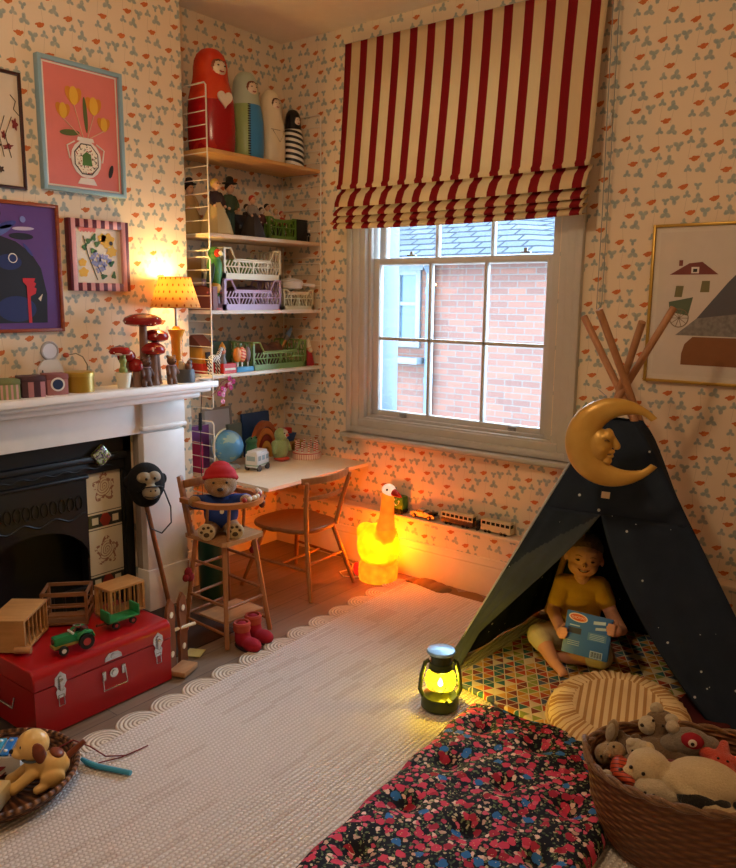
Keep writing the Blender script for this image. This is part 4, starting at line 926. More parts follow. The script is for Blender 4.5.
b = B(); b.lathe([(0, .14), (.04, .145), (.046, .155), (.035, .172), (0, .182)], c=(0, -.012, 0), n=24); b.build('flower', M_cap, t)
b = B(); b.ball((.018, .01, .15), (.018, .022, .01)); b.ball((.02, -.03, .148), (.018, .02, .008)); b.build('petal', mat('pale_pink_petal', '#e8c8bc', .6), t)
def bear_orn(label, y, h, c, x=.40):
    t = thing('bear_ornament', label, 'ornament', (x, y, MZ), 0, 'small brown bear ornaments'); k = h/.14
    blob('body', mat('brown_resin_'+c[1:], c, .6), t, [('b', (0, 0, .055*k), (.022*k, .026*k, .036*k)), ('b', (.004*k, 0, .112*k), (.022*k, .024*k, .022*k)), ('b', (.022*k, 0, .106*k), (.012*k, .011*k, .009*k))]+[('b', (0, s*.019*k, .132*k), (.007*k, .008*k, .009*k)) for s in (-1, 1)]+[('l', [(0, s*.013*k, .03*k), (.005*k, s*.015*k, .006*k)], [.013*k, .013*k]) for s in (-1, 1)]+[('l', [(0, s*.022*k, .08*k), (.014*k, s*.028*k, .055*k)], [.010*k, .008*k]) for s in (-1, 1)], .003, 2)
    b = B(); b.ball((.033*k, 0, .110*k), .004*k, seg=8); b.ball((.022*k, .01*k, .118*k), .003*k, seg=8); b.ball((.022*k, -.01*k, .118*k), .003*k, seg=8); b.build('eyes_and_nose', mat('doll_eyes', '#1d1512', .3), t)
    b = B(); b.tube(arc((.002*k, 0, .09*k), .020*k, 0, 2*PI, 16, 'xy')[:-1], .003*k, 6, closed=True); b.build('scarf', mat('mauve_scarf', '#a98a90', .8), t)
bear_orn('slim brown bear ornament left of the tall toadstools', -1.295, .13, '#5a3a2c', .42); bear_orn('stout brown bear ornament right of the toadstools', -1.16, .13, '#6e4a34', .42)
t = thing('animal_pot', 'dark pot of tiny animal figures by the lamp foot', 'ornament', (.40, -1.065, MZ)); b = B(); b.lathe([(0, 0), (.04, 0), (.043, .01), (.04, .05), (.036, .06), (0, .06)], n=20); b.build('pot', mat('slate_pot', '#4c4f55', .5), t)
for k, c in enumerate(('#7a5a48', '#3f4148', '#a5513c', '#c9b8a0')):
    q = B(); a = k*1.6; q.ball((.02*cos(a), .022*sin(a), .072), (.015, .015, .02)); q.ball((.026*cos(a), .028*sin(a), .092), .010); q.build('animal', mat('animal_'+c[1:], c, .6), t)
t = thing('silver_dish', 'small pale dish at the right end of the mantelpiece', 'dish', (.41, -.965, MZ)); b = B(); b.lathe([(0, 0), (.02, 0), (.036, .012), (.034, .012), (.018, .004), (0, .004)], n=24); b.build('dish', mat('white_enamel', '#e8e6e4', .3), t)
# lamp with pleated patterned shade
lx, ly = .325, -1.05
t = thing('table_lamp', 'orange glazed table lamp with lit patterned shade on mantelpiece', 'lamp', (lx, ly, MZ))
b = B(); b.lathe([(0, 0), (.042, 0), (.045, .01), (.032, .02), (.026, .04), (.024, .12), (.026, .13), (.024, .14), (.026, .20), (.036, .225), (.040, .235), (.02, .238), (.012, .25), (0, .25)], n=32); b.build('base', mat('orange_ceramic', '#d98a24', .25), t)
b = B(); b.cyl((0, 0, .24), (0, 0, .36), .006); b.build('stem', M_ironmongery, t)
b = B(); b.ball((0, 0, .405), (.022, .022, .03)); b.build('bulb', emat('lit_bulb', '#ffc878', 12), t)
def shade_mat():
    m = MT('patterned_shade', .8, spec=.1); x, y, z = m.co(); a = y.op('ARCTAN2', x)*.09; dx = ((a/.028+(z/.030).fl()*.5).fr()-.5)*.028; dz = ((z/.030).fr()-.5)*.030
    sp = ((dx/.0035).sq()+(dz/.006).sq()).lt(1); c = m.mix(sp, '#f2cf86', '#c06a2a'); m.col(c)
    tl = m.new('ShaderNodeBsdfTranslucent'); m.t.links.new(c, tl.inputs[0]); q = m.new('ShaderNodeMixShader'); q.inputs[0].default_value = .55
    m.t.links.new(m.b.outputs[0], q.inputs[1]); m.t.links.new(tl.outputs[0], q.inputs[2]); m.t.links.new(q.outputs[0], m.t.nodes['Material Output'].inputs[0]); return m.m
b = B(); n = 48; lo = [b.bm.verts.new((.112*cos(2*PI*k/n), .112*sin(2*PI*k/n), .335)) for k in range(n)]; hi = [b.bm.verts.new((.070*cos(2*PI*k/n), .070*sin(2*PI*k/n), .470)) for k in range(n)]
for k in range(n): b.bm.faces.new((lo[k], lo[(k+1) % n], hi[(k+1) % n], hi[k]))
sh = b.build('lamp_shade', shade_mat(), t, mods=[solid(.0015)])
b = B(); b.tube(arc((0, 0, .335), .1125, 0, 2*PI, 40, 'xy')[:-1], .0018, 6, closed=True); b.tube(arc((0, 0, .470), .0705, 0, 2*PI, 40, 'xy')[:-1], .0018, 6, closed=True); b.build('shade_trim', mat('shade_trim', '#b97a34', .7), sh)
# ceiling lamp added out of view to carry the warm fill light
t = thing('added_ceiling_lamp', 'added ceiling lamp out of frame giving warm fill light', 'lamp', (1.9, -2.35, ZC)); b = B((0, 0, 0)); b.cyl((0, 0, -.17), (0, 0, 0), .004); b.build('cord', mat('cord_grey', '#8d8f8b', .7), t); b = B(); b.cyl((0, 0, -.02), (0, 0, 0), .05); b.build('rose', M_white, t)
b = B(); b.lathe([(.03, -.17), (.10, -.19), (.14, -.24)], n=24); b.build('shade', mat('enamel_shade', '#e6dac6', .5), t, mods=[solid(.002)])
# tall picture on the window wall
def pic_right():
    x0, x1, z0, z1 = 2.125, 2.62, 1.112, 1.757
    c = ((x0+x1)/2, -.002, (z0+z1)/2); t = thing('framed_picture', 'large farmhouse picture in thin gold frame on the window wall', 'picture', c); w_, h_ = x1-x0, z1-z0; fw_ = .012
    b = B(); 
    for cc, d in (((-w_/2+fw_/2, -.011, 0), (fw_, .022, h_)), ((w_/2-fw_/2, -.011, 0), (fw_, .022, h_)), ((0, -.011, h_/2-fw_/2), (w_-2*fw_, .022, fw_)), ((0, -.011, -h_/2+fw_/2), (w_-2*fw_, .022, fw_))): b.box(cc, d, bev=.002)
    b.build('frame', mat('gold_frame', '#b8923e', .35, .5), t)
    p = B(); p.box((0, -.006, 0), (w_-.02, .008, h_-.02)); p = p.build('print', ink('white_paper', '#ded6ca'), t)
    XZ = Mx.Translation((0, -.0101, 0)) @ Mx(((1, 0, 0, 0), (0, 0, -1, 0), (0, 1, 0, 0), (0, 0, 0, 1)))
    def sh_(pts, m, name='motif', d=.0006, lift=0): b = B(); b.prism(pts, d, Mx.Translation((0, -lift, 0)) @ XZ); return b.build(name, m, p)
    sh_([(-.215, -.29), (.215, -.29), (.215, .29), (-.215, .29)], ink('warm_paper', '#d8cfc3'), 'image')
    sh_([(-.17, .12), (.02, .12), (-.045, .17), (-.095, .165)], ink('roof_red', '#7c3a34'), 'roof', lift=.001); sh_([(-.135, .155), (-.12, .155), (-.12, .178), (-.135, .178)], ink('roof_red', '#7c3a34'), 'chimney', lift=.0012)
    sh_([(-.085, .125), (-.055, .125), (-.055, .15), (-.085, .15)], ink('white_paper2', '#e8e2da'), 'dormer', lift=.0016); sh_([(-.078, .13), (-.062, .13), (-.062, .143), (-.078, .143)], ink('dark_outline', '#2f2a26'), 'dormer_window', lift=.0022)
    sh_([(-.145, .03), (-.115, .03), (-.110, .075), (-.14, .075)], ink('olive', '#76724a'), 'house_window', lift=.001); sh_([(-.045, .05), (-.01, .05), (-.01, .095), (-.04, .095)], ink('olive', '#76724a'), 'house_window', lift=.001)
    sh_([(-.105, .12), (-.09, .12), (-.09, .01), (.19, .01), (.19, .25), (-.105, .25), (-.105, .245), (.185, .245), (.185, .015), (-.095, .015)][0:0] or [(-.16, -.03), (-.085, -.045), (-.07, .03), (-.165, .01)], ink('cart_green', '#5b6b52'), 'cart', lift=.001)
    b = B(); b.tube(arc((-.12, -.0115, -.055), .037, 0, 2*PI, 24, 'xz')[:-1], .002, 5, closed=True)
    for k in range(5): a = k*PI/5; b.tube([(-.12-.036*cos(a), -.0115, -.055-.036*sin(a)), (-.12+.036*cos(a), -.0115, -.055+.036*sin(a))], .0012, 4)
    b.build('cart_wheel', ink('sepia', '#8a7860'), p)
    sh_([(-.13, -.125), (.215, -.125), (.215, -.02), (-.05, -.055)], mat('wash_grey', '#8e8a86', .7, kind='wood'), 'grey_ground', lift=.001); sh_([(-.05, -.055), (.215, -.02), (.215, .26), (.06, .09)], ink('slate_grey', '#5a5a60'), 'grey_slope', lift=.0016)
    sh_([(-.10, -.245), (.215, -.245), (.215, -.13), (-.06, -.13), (-.09, -.16), (-.10, -.20)], mat('haystack_brown', '#8a5a34', .7, scale=40), 'haystack', lift=.001)
    return t
pic_right()
# ---------------------------------------------------------------- high chair with a teddy bear
M_beech = mat('worn_beech', '#9c6a42', .4, kind='woodz', c2='#77492a'); M_beech2 = mat('pale_beech', '#b78a60', .4, kind='wood', c2='#9a6d45')
HC = (.77, -1.185, .006)
def highchair():
    t = thing('high_chair', 'small worn wooden high chair with curved tray beside the fireplace', 'high chair', HC)
    O = HC; sz = .445
    feet = {'a': (.925, -1.32), 'b': (.637, -1.30), 'c': (.917, -1.062), 'd': (.625, -1.035)}
    tops = {'a': (.86, -1.265), 'b': (.685, -1.265), 'c': (.865, -1.105), 'd': (.685, -1.10)}
    def L(k, z): f = z/sz; a, b_ = feet[k], tops[k]; return (a[0]+(b_[0]-a[0])*f, a[1]+(b_[1]-a[1])*f, z)
    for k in 'abcd':
        b = B(O); b.bar(L(k, .0075), L(k, .435), .020, .020, .004); b.build('leg', M_beech, t)
    b = B(O); b.prism([(.655, -1.30), (.885, -1.30), (.90, -1.285), (.905, -1.185), (.90, -1.08), (.885, -1.07), (.655, -1.07)], .018, Mx.Translation((0, 0, .435))); b.build('seat', M_beech2, t, mods=[lambda o: None])
    for (p, q, z) in (('a', 'b', .33), ('c', 'd', .33), ('a', 'b', .18), ('c', 'd', .20), ('b', 'd', .30), ('b', 'd', .17), ('a', 'b', .065), ('b', 'd', .09), ('c', 'd', .06), ('a', 'c', .17)):
        b = B(O); b.cyl(L(p, z), L(q, z), .0065); b.build('rung', M_beech, t)
    b = B(O); b.box((.80, -1.18, .10), (.17, .22, .010), bev=.002); b.build('foot_rest', M_beech2, t)
    b = B(O); b.bar((.68, -1.29, .445), (.635, -1.305, .70), .028, .018, .004); b.build('back_post', M_beech, t); b = B(O); b.bar((.68, -1.08, .445), (.64, -1.07, .70), .028, .018, .004); b.build('back_post', M_beech, t)
    b = B(O); b.box((.65, -1.188, .665), (.012, .22, .035), bev=.004); b.box((.66, -1.188, .56), (.012, .21, .025), bev=.004); b.build('back_rail', M_beech, t)
    # horseshoe tray rail
    cx, cy, z = .76, -1.185, .595
    pts = [(.660, cy-.145)]+[(cx+.03+.160*cos(a), cy+.155*sin(a)) for a in [(-PI/2+PI*i/18) for i in range(19)]]+[(.660, cy+.145)]
    inn = [(.660, cy+.120)]+[(cx+.03+.125*cos(a), cy+.125*sin(a)) for a in [(PI/2-PI*i/18) for i in range(19)]]+[(.660, cy-.120)]
    b = B(O); b.prism(pts+inn, .020, Mx.Translation((0, 0, z))); b.build('tray_rail', mat('warm_beech', '#a86c3c', .35, kind='wood', c2='#8a5328'), t)
    for (x, y) in ((.79, cy-.105), (.90, cy-.085), (.79, cy+.105)): b = B(O); b.cyl((x-.012, y*1-.0, .45), (x, y, .598), .007); b.build('spindle', M_beech, t)
    b = B(O); b.cyl((cx, cy-.15, .605), (cx, cy-.132, .605), .010); b.build('peg', mat('dark_peg', '#3a2016', .5), t)
    return t
highchair()
# toy beads on the tray front and red dangling toys
t = thing('bead_string', 'row of white and red beads on the high chair tray', 'beads', (.87, -1.13, .616), 0)
for k in range(8):
    a = -.55+k*.2+.35; q = B(); q.ball((.79+.142*cos(a)-.87, -1.185+.140*sin(a)+1.13, .009), .0105, seg=10); q.build('bead', mat('bead_white', '#e6ddd0', .35) if k % 4 else mat('bead_red', '#a3242a', .35), t)
t = thing('hanging_toy', 'dark brown wooden bobble hanging on right of the tray', 'toy', (.86, -1.045, .585)); b = B(); b.ball((0, 0, -.02), (.014, .014, .019)); b.ball((.004, .004, .004), .010); b.build('bobble', mat('dark_bobble', '#4a1f1c', .4), t)
for (x, y, z, lb) in ((.672, -1.305, .285, 'dark red heart shaped toy on the left high chair leg'), (.80, -1.035, .37, 'dark red toy hanging behind the high chair rungs')):
    t = thing('red_hanging_toy', lb, 'toy', (x, y, z)); b = B(); b.ball((0, 0, 0), (.010, .020, .020)); b.ball((.0, .012, -.028), (.010, .020, .020)); b.ball((.0, -.012, -.024), (.010, .018, .018)); b.build('felt', mat('dark_red_felt', '#86161c', .9, kind='fabric'), t)
    b = B(); b.tube([(0, 0, .018), (0, .003, .05)], .0015, 5); b.build('loop', mat('dark_red_felt', '#86161c', .9, kind='fabric'), t)
# teddy bear: generic, red knitted hat, blue jumper. faces the camera corner
TB = (.755, -1.185, .4555); tb = thing('teddy_bear', 'brown teddy bear in red hat and blue jumper on the high chair', 'teddy bear', TB, -.75)
M_fur = mat('golden_brown_plush', '#a8804f', .95, kind='plush', c2='#7d5730'); M_furp = mat('pale_plush', '#cdb58c', .95, kind='plush', c2='#a98f66')
blob('body', M_fur, tb, [('b', (0, 0, .07), (.052, .058, .07)), ('b', (.008, 0, .205), (.058, .062, .056)), ('b', (.048, 0, .192), (.034, .034, .028)),
    ('l', [(0, .05, .12), (.03, .085, .135), (.07, .095, .150)], [.026, .024, .024]), ('l', [(0, -.05, .12), (.03, -.085, .135), (.07, -.095, .150)], [.026, .024, .024]),
    ('l', [(.02, .035, .03), (.08, .045, .022)], [.032, .026]), ('l', [(.02, -.035, .03), (.08, -.045, .022)], [.032, .026])], .0045, 4)
blob('jumper', mat('royal_blue_knit', '#1f3f8f', .9, kind='fabric', c2='#16275c'), tb, [('b', (0, 0, .078), (.060, .066, .072)), ('l', [(0, .05, .125), (.03, .085, .135), (.052, .091, .143)], [.034, .031, .030]), ('l', [(0, -.05, .125), (.03, -.085, .135), (.052, -.091, .143)], [.034, .031, .030]), ('b', (.0, 0, .13), (.04, .045, .03))], .0045, 4)
blob('hat', mat('red_knit', '#b3161e', .9, kind='fabric', c2='#7f0f18'), tb, [('b', (-.012, 0, .238), (.058, .062, .048), (0, -.25, 0)), ('b', (-.022, 0, .268), (.036, .04, .028)), ('l', [(-.012+.055*cos(a), .060*sin(a), .226+.016*cos(a)) for a in [2*PI*i/14 for i in range(15)]], [.010]*15), ('b', (-.03, 0, .205), (.045, .06, .04))], .0045, 3)
b = B(); b.ball((.082, 0, .200), (.008, .012, .008)); b.ball((.056, .024, .222), .0055); b.ball((.056, -.024, .222), .0055); b.build('eyes_and_nose', mat('doll_eyes', '#1d1512', .3), tb)
for s in (-1, 1):
    b = B(); b.ball((.106, s*.052, .030), (.013, .033, .036), (0, 0, s*.1)); b.build('foot_pad', M_furp, tb)
    b = B()
    for k in range(4): a = k*PI/3.2+.2; b.ball((.118, s*.052+.018*cos(a), .034+.02*sin(a)), (.004, .006, .006), seg=8)
    b.ball((.119, s*.052, .022), (.003, .011, .010), seg=10); b.build('paw_print', mat('dark_felt', '#4a3524', .9), tb)
b = B(); b.cyl((.056, .004, .10), (.064, .004, .10), .008); b.build('button', mat('ivory', '#e8dfc8', .4), tb)
tb.scale = (1.12, 1.12, 1.02)
# green bin and things behind the high chair
t = thing('green_bin', 'dark green tall tin standing in shadow behind the high chair', 'bin', (.42, -.96, 0)); b = B(); b.lathe([(0, 0), (.055, 0), (.065, .34), (.062, .34), (.055, .01), (0, .01)], n=28); b.build('bin_body', mat('bottle_green', '#123f33', .35), t)
b = B(); b.tube(arc((0, 0, .34), .065, 0, 2*PI, 28, 'xy')[:-1], .004, 6, closed=True); b.build('rim', mat('bottle_green', '#123f33', .35), t)

# ---------------------------------------------------------------- child's chair at the desk (its back towards +x)
CH = (.60, -.54, 0)
t = thing('child_chair', 'small stick back wooden chair pulled up to the desk', 'chair', CH)
M_elm = mat('elm_seat', '#8a5a34', .3, kind='wood', c2='#66391d'); M_cbe = mat('chair_beech', '#a06e44', .35, kind='woodz', c2='#7d4f2c')
fo = {'a': (.845, -.715), 'b': (.83, -.365), 'c': (.41, -.755), 'd': (.40, -.34)}; to = {'a': (.75, -.64), 'b': (.745, -.44), 'c': (.50, -.66), 'd': (.50, -.43)}
def LG(k, z): f = z/.32; a, b_ = fo[k], to[k]; return (a[0]+(b_[0]-a[0])*f, a[1]+(b_[1]-a[1])*f, z)
for k in 'abcd': b = B(CH); b.tube([LG(k, .001), LG(k, .15), LG(k, .315)], [.0095, .0125, .0105], 12); b.build('leg', M_cbe, t)
b = B(CH); b.cyl(LG('a', .14), LG('c', .15), .007); b.cyl(LG('b', .14), LG('d', .15), .007); b.cyl([(a+b_)/2 for a, b_ in zip(LG('a', .14), LG('c', .15))], [(a+b_)/2 for a, b_ in zip(LG('b', .14), LG('d', .15))], .007); b.cyl(LG('a', .17), LG('b', .17), .007); b.build('stretcher', M_cbe, t)
b = B(CH); pts = []
for i in range(40):
    a = 2*PI*i/40; rx = .185 if cos(a) > 0 else .21; k = (abs(cos(a))**3+abs(sin(a))**3)**(-1/3.0); pts.append((.605+rx*cos(a)*k*.98, -.545+(.185 if cos(a) < 0 else .165)*sin(a)*k))
b.prism(pts, .022, Mx.Translation((0, 0, .312))); s = b.build('seat', M_elm, t, mods=[]); md = s.modifiers.new('bev', 'BEVEL'); md.width = .007; md.segments = 3; md.limit_method = 'ANGLE'
for y, y2 in ((-.655, -.705), (-.435, -.385)):
    b = B(CH); b.tube([(.765, y, .32), (.785, (y+y2)/2, .45), (.815, y2, .585)], [.0125, .012, .0095], 12); b.build('back_post', M_cbe, t)
    b = B(CH); b.tube([(.72, y+(-.015 if y < -.5 else .015), .32), (.765, (y+y2)/2-.0, .43), (.80, y2*.98-.01, .53)], .006, 10)
def curved(z, h_, x0, y0, y1, bow, m, name, th=.011):
    b = B(CH); n = 14; o_, i_ = [], []
    for i in range(n+1): f = i/n; y = y0+(y1-y0)*f; x = x0+bow*4*f*(1-f); o_.append((x+th/2, y)); i_.append((x-th/2, y))
    b.prism(o_+i_[::-1], h_, Mx.Translation((0, 0, z))); return b.build(name, m, t)
curved(.575, .030, .795, -.715, -.375, .045, M_cbe, 'top_rail', .014); curved(.487, .018, .783, -.69, -.40, .03, M_cbe, 'mid_rail')

# ---------------------------------------------------------------- goose lamp
GL_ = (.90, -.25, 0)
t = thing('goose_lamp', 'glowing yellow goose shaped night lamp on the floor by the wall', 'lamp', GL_, -.2); t.scale = (1.12, 1.12, 1.07)
def glow(name, col, st, tr, fac):
    m = MT(name, .5); m.col('#f0b040'); m.emit(col, st); v = m.new('ShaderNodeTexVoronoi'); v.inputs['Scale'].default_value = 34; m.link(m.new('ShaderNodeTexCoord').outputs['Object'], v.inputs[0]); m.link((X(m.t, v.outputs['Distance'])*-.9+1.35)*st, m.b.inputs['Emission Strength']); a = m.t.nodes.new('ShaderNodeBsdfTransparent'); a.inputs[0].default_value = (*tr, 1); q = m.t.nodes.new('ShaderNodeMixShader'); q.inputs[0].default_value = fac
    m.t.links.new(a.outputs[0], q.inputs[1]); m.t.links.new(m.b.outputs[0], q.inputs[2]); m.t.links.new(q.outputs[0], m.t.nodes['Material Output'].inputs[0]); return m.m
M_gb = glow('goose_body_glow', (1, .27, .003), .95, (1, .40, .02), .66); M_gn = glow('goose_neck_glow', (1, .22, .01), .8, (1, .4, .05), .7); M_gr = glow('goose_ruff_glow', (1, .36, .01), 1.1, (1, .45, .04), .62)
lamp('goose_bulb', 'POINT', (.90, -.25, .19), 19, (1, .47, .02), .03)
blob('body', M_gb, t, [('b', (-.0, 0, .17), (.115, .088, .115), (0, .35, 0)), ('b', (-.07, 0, .21), (.07, .05, .055), (0, .5, 0)), ('b', (0, 0, .10), (.085, .08, .09)), ('b', (.05, 0, .21), (.06, .058, .09))], .006, 4)
b = B(); b.lathe([(0, 0), (.075, 0), (.088, .006), (.092, .05), (.088, .085), (.075, .105), (0, .105)], n=48, f=lambda a, r, z: (r*(1+.025*sin(a*18+z*40)), z)); b.build('ruff', M_gr, t)
blob('neck', M_gn, t, [('l', [(.045, 0, .24), (.055, 0, .33), (.058, 0, .40), (.060, 0, .44)], [.050, .034, .030, .028])], .005, 3)
blob('head', emat('goose_head_glow', (1, .62, .42), .55, '#f4e6dc'), t, [('b', (.066, 0, .462), (.036, .030, .030)), ('b', (.08, 0, .458), (.03, .022, .022))], .004, 3)
b = B(); b.lathe([(0, 0), (.018, .002), (.014, .02), (.007, .045), (0, .056)], c=(.098, 0, .457), rot=(0, PI/2+.25, 0), n=16, sy=1.0); b.build('beak', mat('orange_red_beak', '#d8301c', .4), t)
b = B(); b.ball((.082, -.026, .470), .0055); b.ball((.082, .026, .470), .0055); b.build('eyes', mat('doll_eyes', '#1d1512', .3), t)
b = B(); b.ball((-.10, -.045, .035), (.022, .014, .034)); b.build('plug_cover', emat('red_lit_plastic', (1, .03, .01), .5, '#c01810'), t)
t = thing('lamp_flex', 'thin pale flex running from the goose lamp under the chair', 'cable', (.8, -.3, 0)); b = B((.8, -.3, 0)); b.tube([(.87, -.26, .02), (.80, -.30, .004), (.74, -.34, .004), (.68, -.30, .004), (.70, -.22, .004), (.66, -.16, .004), (.55, -.12, .004)], .003, 6); b.build('flex', mat('pale_flex', '#d8cfc0', .5), t)

# ---------------------------------------------------------------- vehicles on the boxing
LZ = .3125
def wheelset(t, xs, y0, y1, r, m, hub=None):
    for x in xs:
        for y in (y0, y1):
            q = B(); q.cyl((x, y-.005, r), (x, y+.005, r), r, n=18); o = q.build('wheel', m, t)
            if hub: q = B(); q.cyl((x, y-.006, r), (x, y+.006, r), r*.5, n=14); q.build('hub', hub, o)
M_tyre = mat('black_tyre', '#18181a', .7)
t = thing('recycling_truck', 'green toy truck with a white recycling sign on its side', 'toy truck', (.86, -.042, LZ), -.05)
b = B(); b.box((.012, 0, .060), (.105, .052, .075), bev=.010); b.build('hopper', mat('truck_green', '#3f7a2c', .5), t); b = B(); b.box((-.062, 0, .050), (.042, .050, .055), bev=.008); b.build('cab', mat('cab_green', '#4f9440', .4), t); b = B(); b.box((-.068, -.0255, .060), (.026, .002, .022)); b.box((-.0835, 0, .060), (.002, .038, .022)); b.build('window', mat('toy_glass', '#9fb9c4', .2), t)
b = B(); b.box((-.01, 0, .018), (.15, .044, .012)); b.build('chassis', M_tyre, t); wheelset(t, (-.062, .01, .045), -.025, .025, .014, M_tyre)
b = B()
for k in range(3):
    a0 = PI/2+k*2*PI/3
    p = [(.0165*cos(a0+d), .0165*sin(a0+d)) for d in (-.25, .25, .7)]
    pts = [V((.022+q[0]*1.0, -.0268, .064+q[1])) for q in p]
    for u_, v_ in zip(pts, pts[1:]): b.bar(u_, v_, .0045, .0012)
    d = (pts[-1]-pts[-2]).normalized(); n_ = V((-d.z, 0, d.x)); e = pts[-1]
    b.prism([(e.x+n_.x*.006, e.z+n_.z*.006), (e.x+d.x*.009, e.z+d.z*.009), (e.x-n_.x*.006, e.z-n_.z*.006)], .0012, Mx.Translation((0, -.0262, 0)) @ Mx(((1, 0, 0, 0), (0, 0, -1, 0), (0, 1, 0, 0), (0, 0, 0, 1))))
b.build('recycling_symbol', mat('sign_white', '#eef2ee', .5), t)
t = thing('toy_car', 'silver toy car with black rear behind the green truck', 'toy car', (1.045, -.045, LZ), -.03)
b = B(); b.prism([(-.075, .010), (.075, .010), (.078, .024), (.06, .030), (.03, .034), (.0, .046), (-.03, .046), (-.05, .032), (-.075, .028)], .046, Mx.Translation((0, .023, 0)) @ Mx(((1, 0, 0, 0), (0, 0, -1, 0), (0, 1, 0, 0), (0, 0, 0, 1)))); b.build('body', mat('silver_paint', '#b9bcc0', .25, .6), t)
b = B(); b.box((-.012, 0, .0385), (.052, .0475, .010), bev=.002); b.box((.055, 0, .03), (.04, .044, .022), bev=.006); b.build('glass_and_canopy', mat('black_gloss', '#141518', .2), t); wheelset(t, (-.048, .045), -.024, .024, .011, M_tyre, mat('chrome_hub', '#b8b8b8', .2, .9))
GT = 'vintage railway carriages on the boxing'
for k, (x, lb) in enumerate(((1.255, 'larger cream and brown toy tram carriage on the ledge'), (1.475, 'cream topped toy carriage at right end of the row'))):
    t = thing('toy_carriage', lb, 'toy train', (x, -.045, LZ), -.02, GT); L_ = .19 if k == 0 else .165
    b = B(); b.box((0, 0, .018), (L_, .046, .016), bev=.002); b.box((0, 0, .031), (L_*.98, .044, .012)); b.build('lower_body', mat('cream_tinplate' if k else 'brown_tinplate', '#d8c9a8' if k else '#5a3a2c', .4), t)
    b = B(); nw = 7 if k == 0 else 6
    for i in range(nw+1): 
        for s in (-1, 1): b.box((-L_*.48+i*L_*.96/nw, s*.021, .046), (.005, .003, .024))
    b.box((0, -.021, .039), (L_*.96, .003, .006)); b.build('window_posts', mat('cream_tinplate', '#d8c9a8', .4), t)
    b = B(); b.box((0, 0, .046), (L_*.94, .038, .024)); b.build('glazing', mat('dark_glazing', '#2c2a2a', .2), t)
    b = B(); b.box((0, 0, .061), (L_*1.0, .048, .007), bev=.003); b.box((0, 0, .066), (L_*.94, .03, .006), bev=.0028); b.build('roof', mat('cream_tinplate', '#d8c9a8', .4), t)
    wheelset(t, (-L_*.33, -L_*.2, L_*.2, L_*.33), -.018, .018, .009, M_tyre)
t = thing('toy_coal_truck', 'small black toy wagon between the two cream carriages', 'toy train', (1.374, -.045, LZ)); b = B(); b.box((0, 0, .034), (.022, .042, .036), bev=.004); b.build('body', mat('black_gloss', '#141518', .2), t); wheelset(t, (0,), -.018, .018, .009, M_tyre)

# ---------------------------------------------------------------- red trunk
TR = (.765, -1.885, .007)
t = thing('metal_trunk', 'glossy red metal trunk with chrome catches in front of fireplace', 'trunk', TR)
M_red = mat('red_enamel', '#a50f17', .28, spec=.5, scale=2, c2='#960c14')
x0, x1, y0, y1 = .60, .945, -2.165, -1.62
def rrect(x0, x1, z0, z1, r, rb=.004):
    pts = []
    for (cx, cz, a, rr) in ((x1-r, z1-r, 0, r), (x0+r, z1-r, PI/2, r)):
        for i in range(7): q = a+PI/2*i/6; pts.append((cx+rr*cos(q), cz+rr*sin(q)))
    return [(x1, z0)]+pts+[(x0, z0)]
XZp = Mx(((1, 0, 0, 0), (0, 0, 1, 0), (0, 1, 0, 0), (0, 0, 0, 1)))
b = B(TR); b.prism([(x1, .007), (x1, .172), (x0, .172), (x0, .007)], y1-y0, Mx.Translation((0, y0, 0)) @ XZp); b.build('trunk_body', M_red, t)
b = B(TR); b.prism(rrect(x0-.003, x1+.003, .174, .243, .030), y1-y0+.006, Mx.Translation((0, y0-.003, 0)) @ XZp); o = b.build('lid', M_red, t); md = o.modifiers.new('bev', 'BEVEL'); md.width = .005; md.segments = 3; md.limit_method = 'ANGLE'; md.angle_limit = .8
M_chrome = mat('chrome', '#c9ccd0', .15, .9)
for y in (-2.075, -1.68):
    b = B(TR); b.prism([(-.014, .125), (.014, .125), (.018, .150), (.012, .160), (.022, .178), (.020, .200), (.010, .208), (.0, .218), (-.010, .208), (-.020, .200), (-.022, .178), (-.012, .160), (-.018, .150)], .004, Mx.Translation((x1+.002, y, 0)) @ YZ)
    b.box((x1+.010, y, .172), (.010, .014, .04), bev=.003); b.tube([(x1+.006, y-.010, .135), (x1+.008, y-.010, .098), (x1+.008, y+.010, .098), (x1+.006, y+.010, .135)], .0022, 6, closed=True); b.cyl((x1+.004, y, .195), (x1+.010, y, .195), .007); b.build('catch', M_chrome, t)
b = B(TR); yh = -1.872
b.prism([(-.035, .185), (.035, .185), (.032, .20), (.018, .212), (-.018, .212), (-.032, .20)], .004, Mx.Translation((x1+.003, yh, 0)) @ YZ); b.cyl((x1+.004, yh, .197), (x1+.009, yh, .197), .010)
b.cyl((x1, yh, .135), (x1+.008, yh, .135), .017); b.cyl((x1+.006, yh, .135), (x1+.012, yh, .135), .010); b.build('lock_plate', M_chrome, t)
b = B(TR)
for s in (-1, 1): b.box((x1+.004, yh+s*.040, .135), (.008, .016, .036), bev=.003)
b.tube([(x1+.008, yh-.045, .14), (x1+.014, yh-.048, .085), (x1+.014, yh+.048, .085), (x1+.008, yh+.045, .14)], .0028, 8); b.build('handle', M_chrome, t)
b = B(TR); b.tube([(.82, y0-.004, .12), (.82, y0-.012, .085), (.72, y0-.012, .085), (.72, y0-.004, .12)], .004, 8); b.build('side_handle', M_chrome, t)
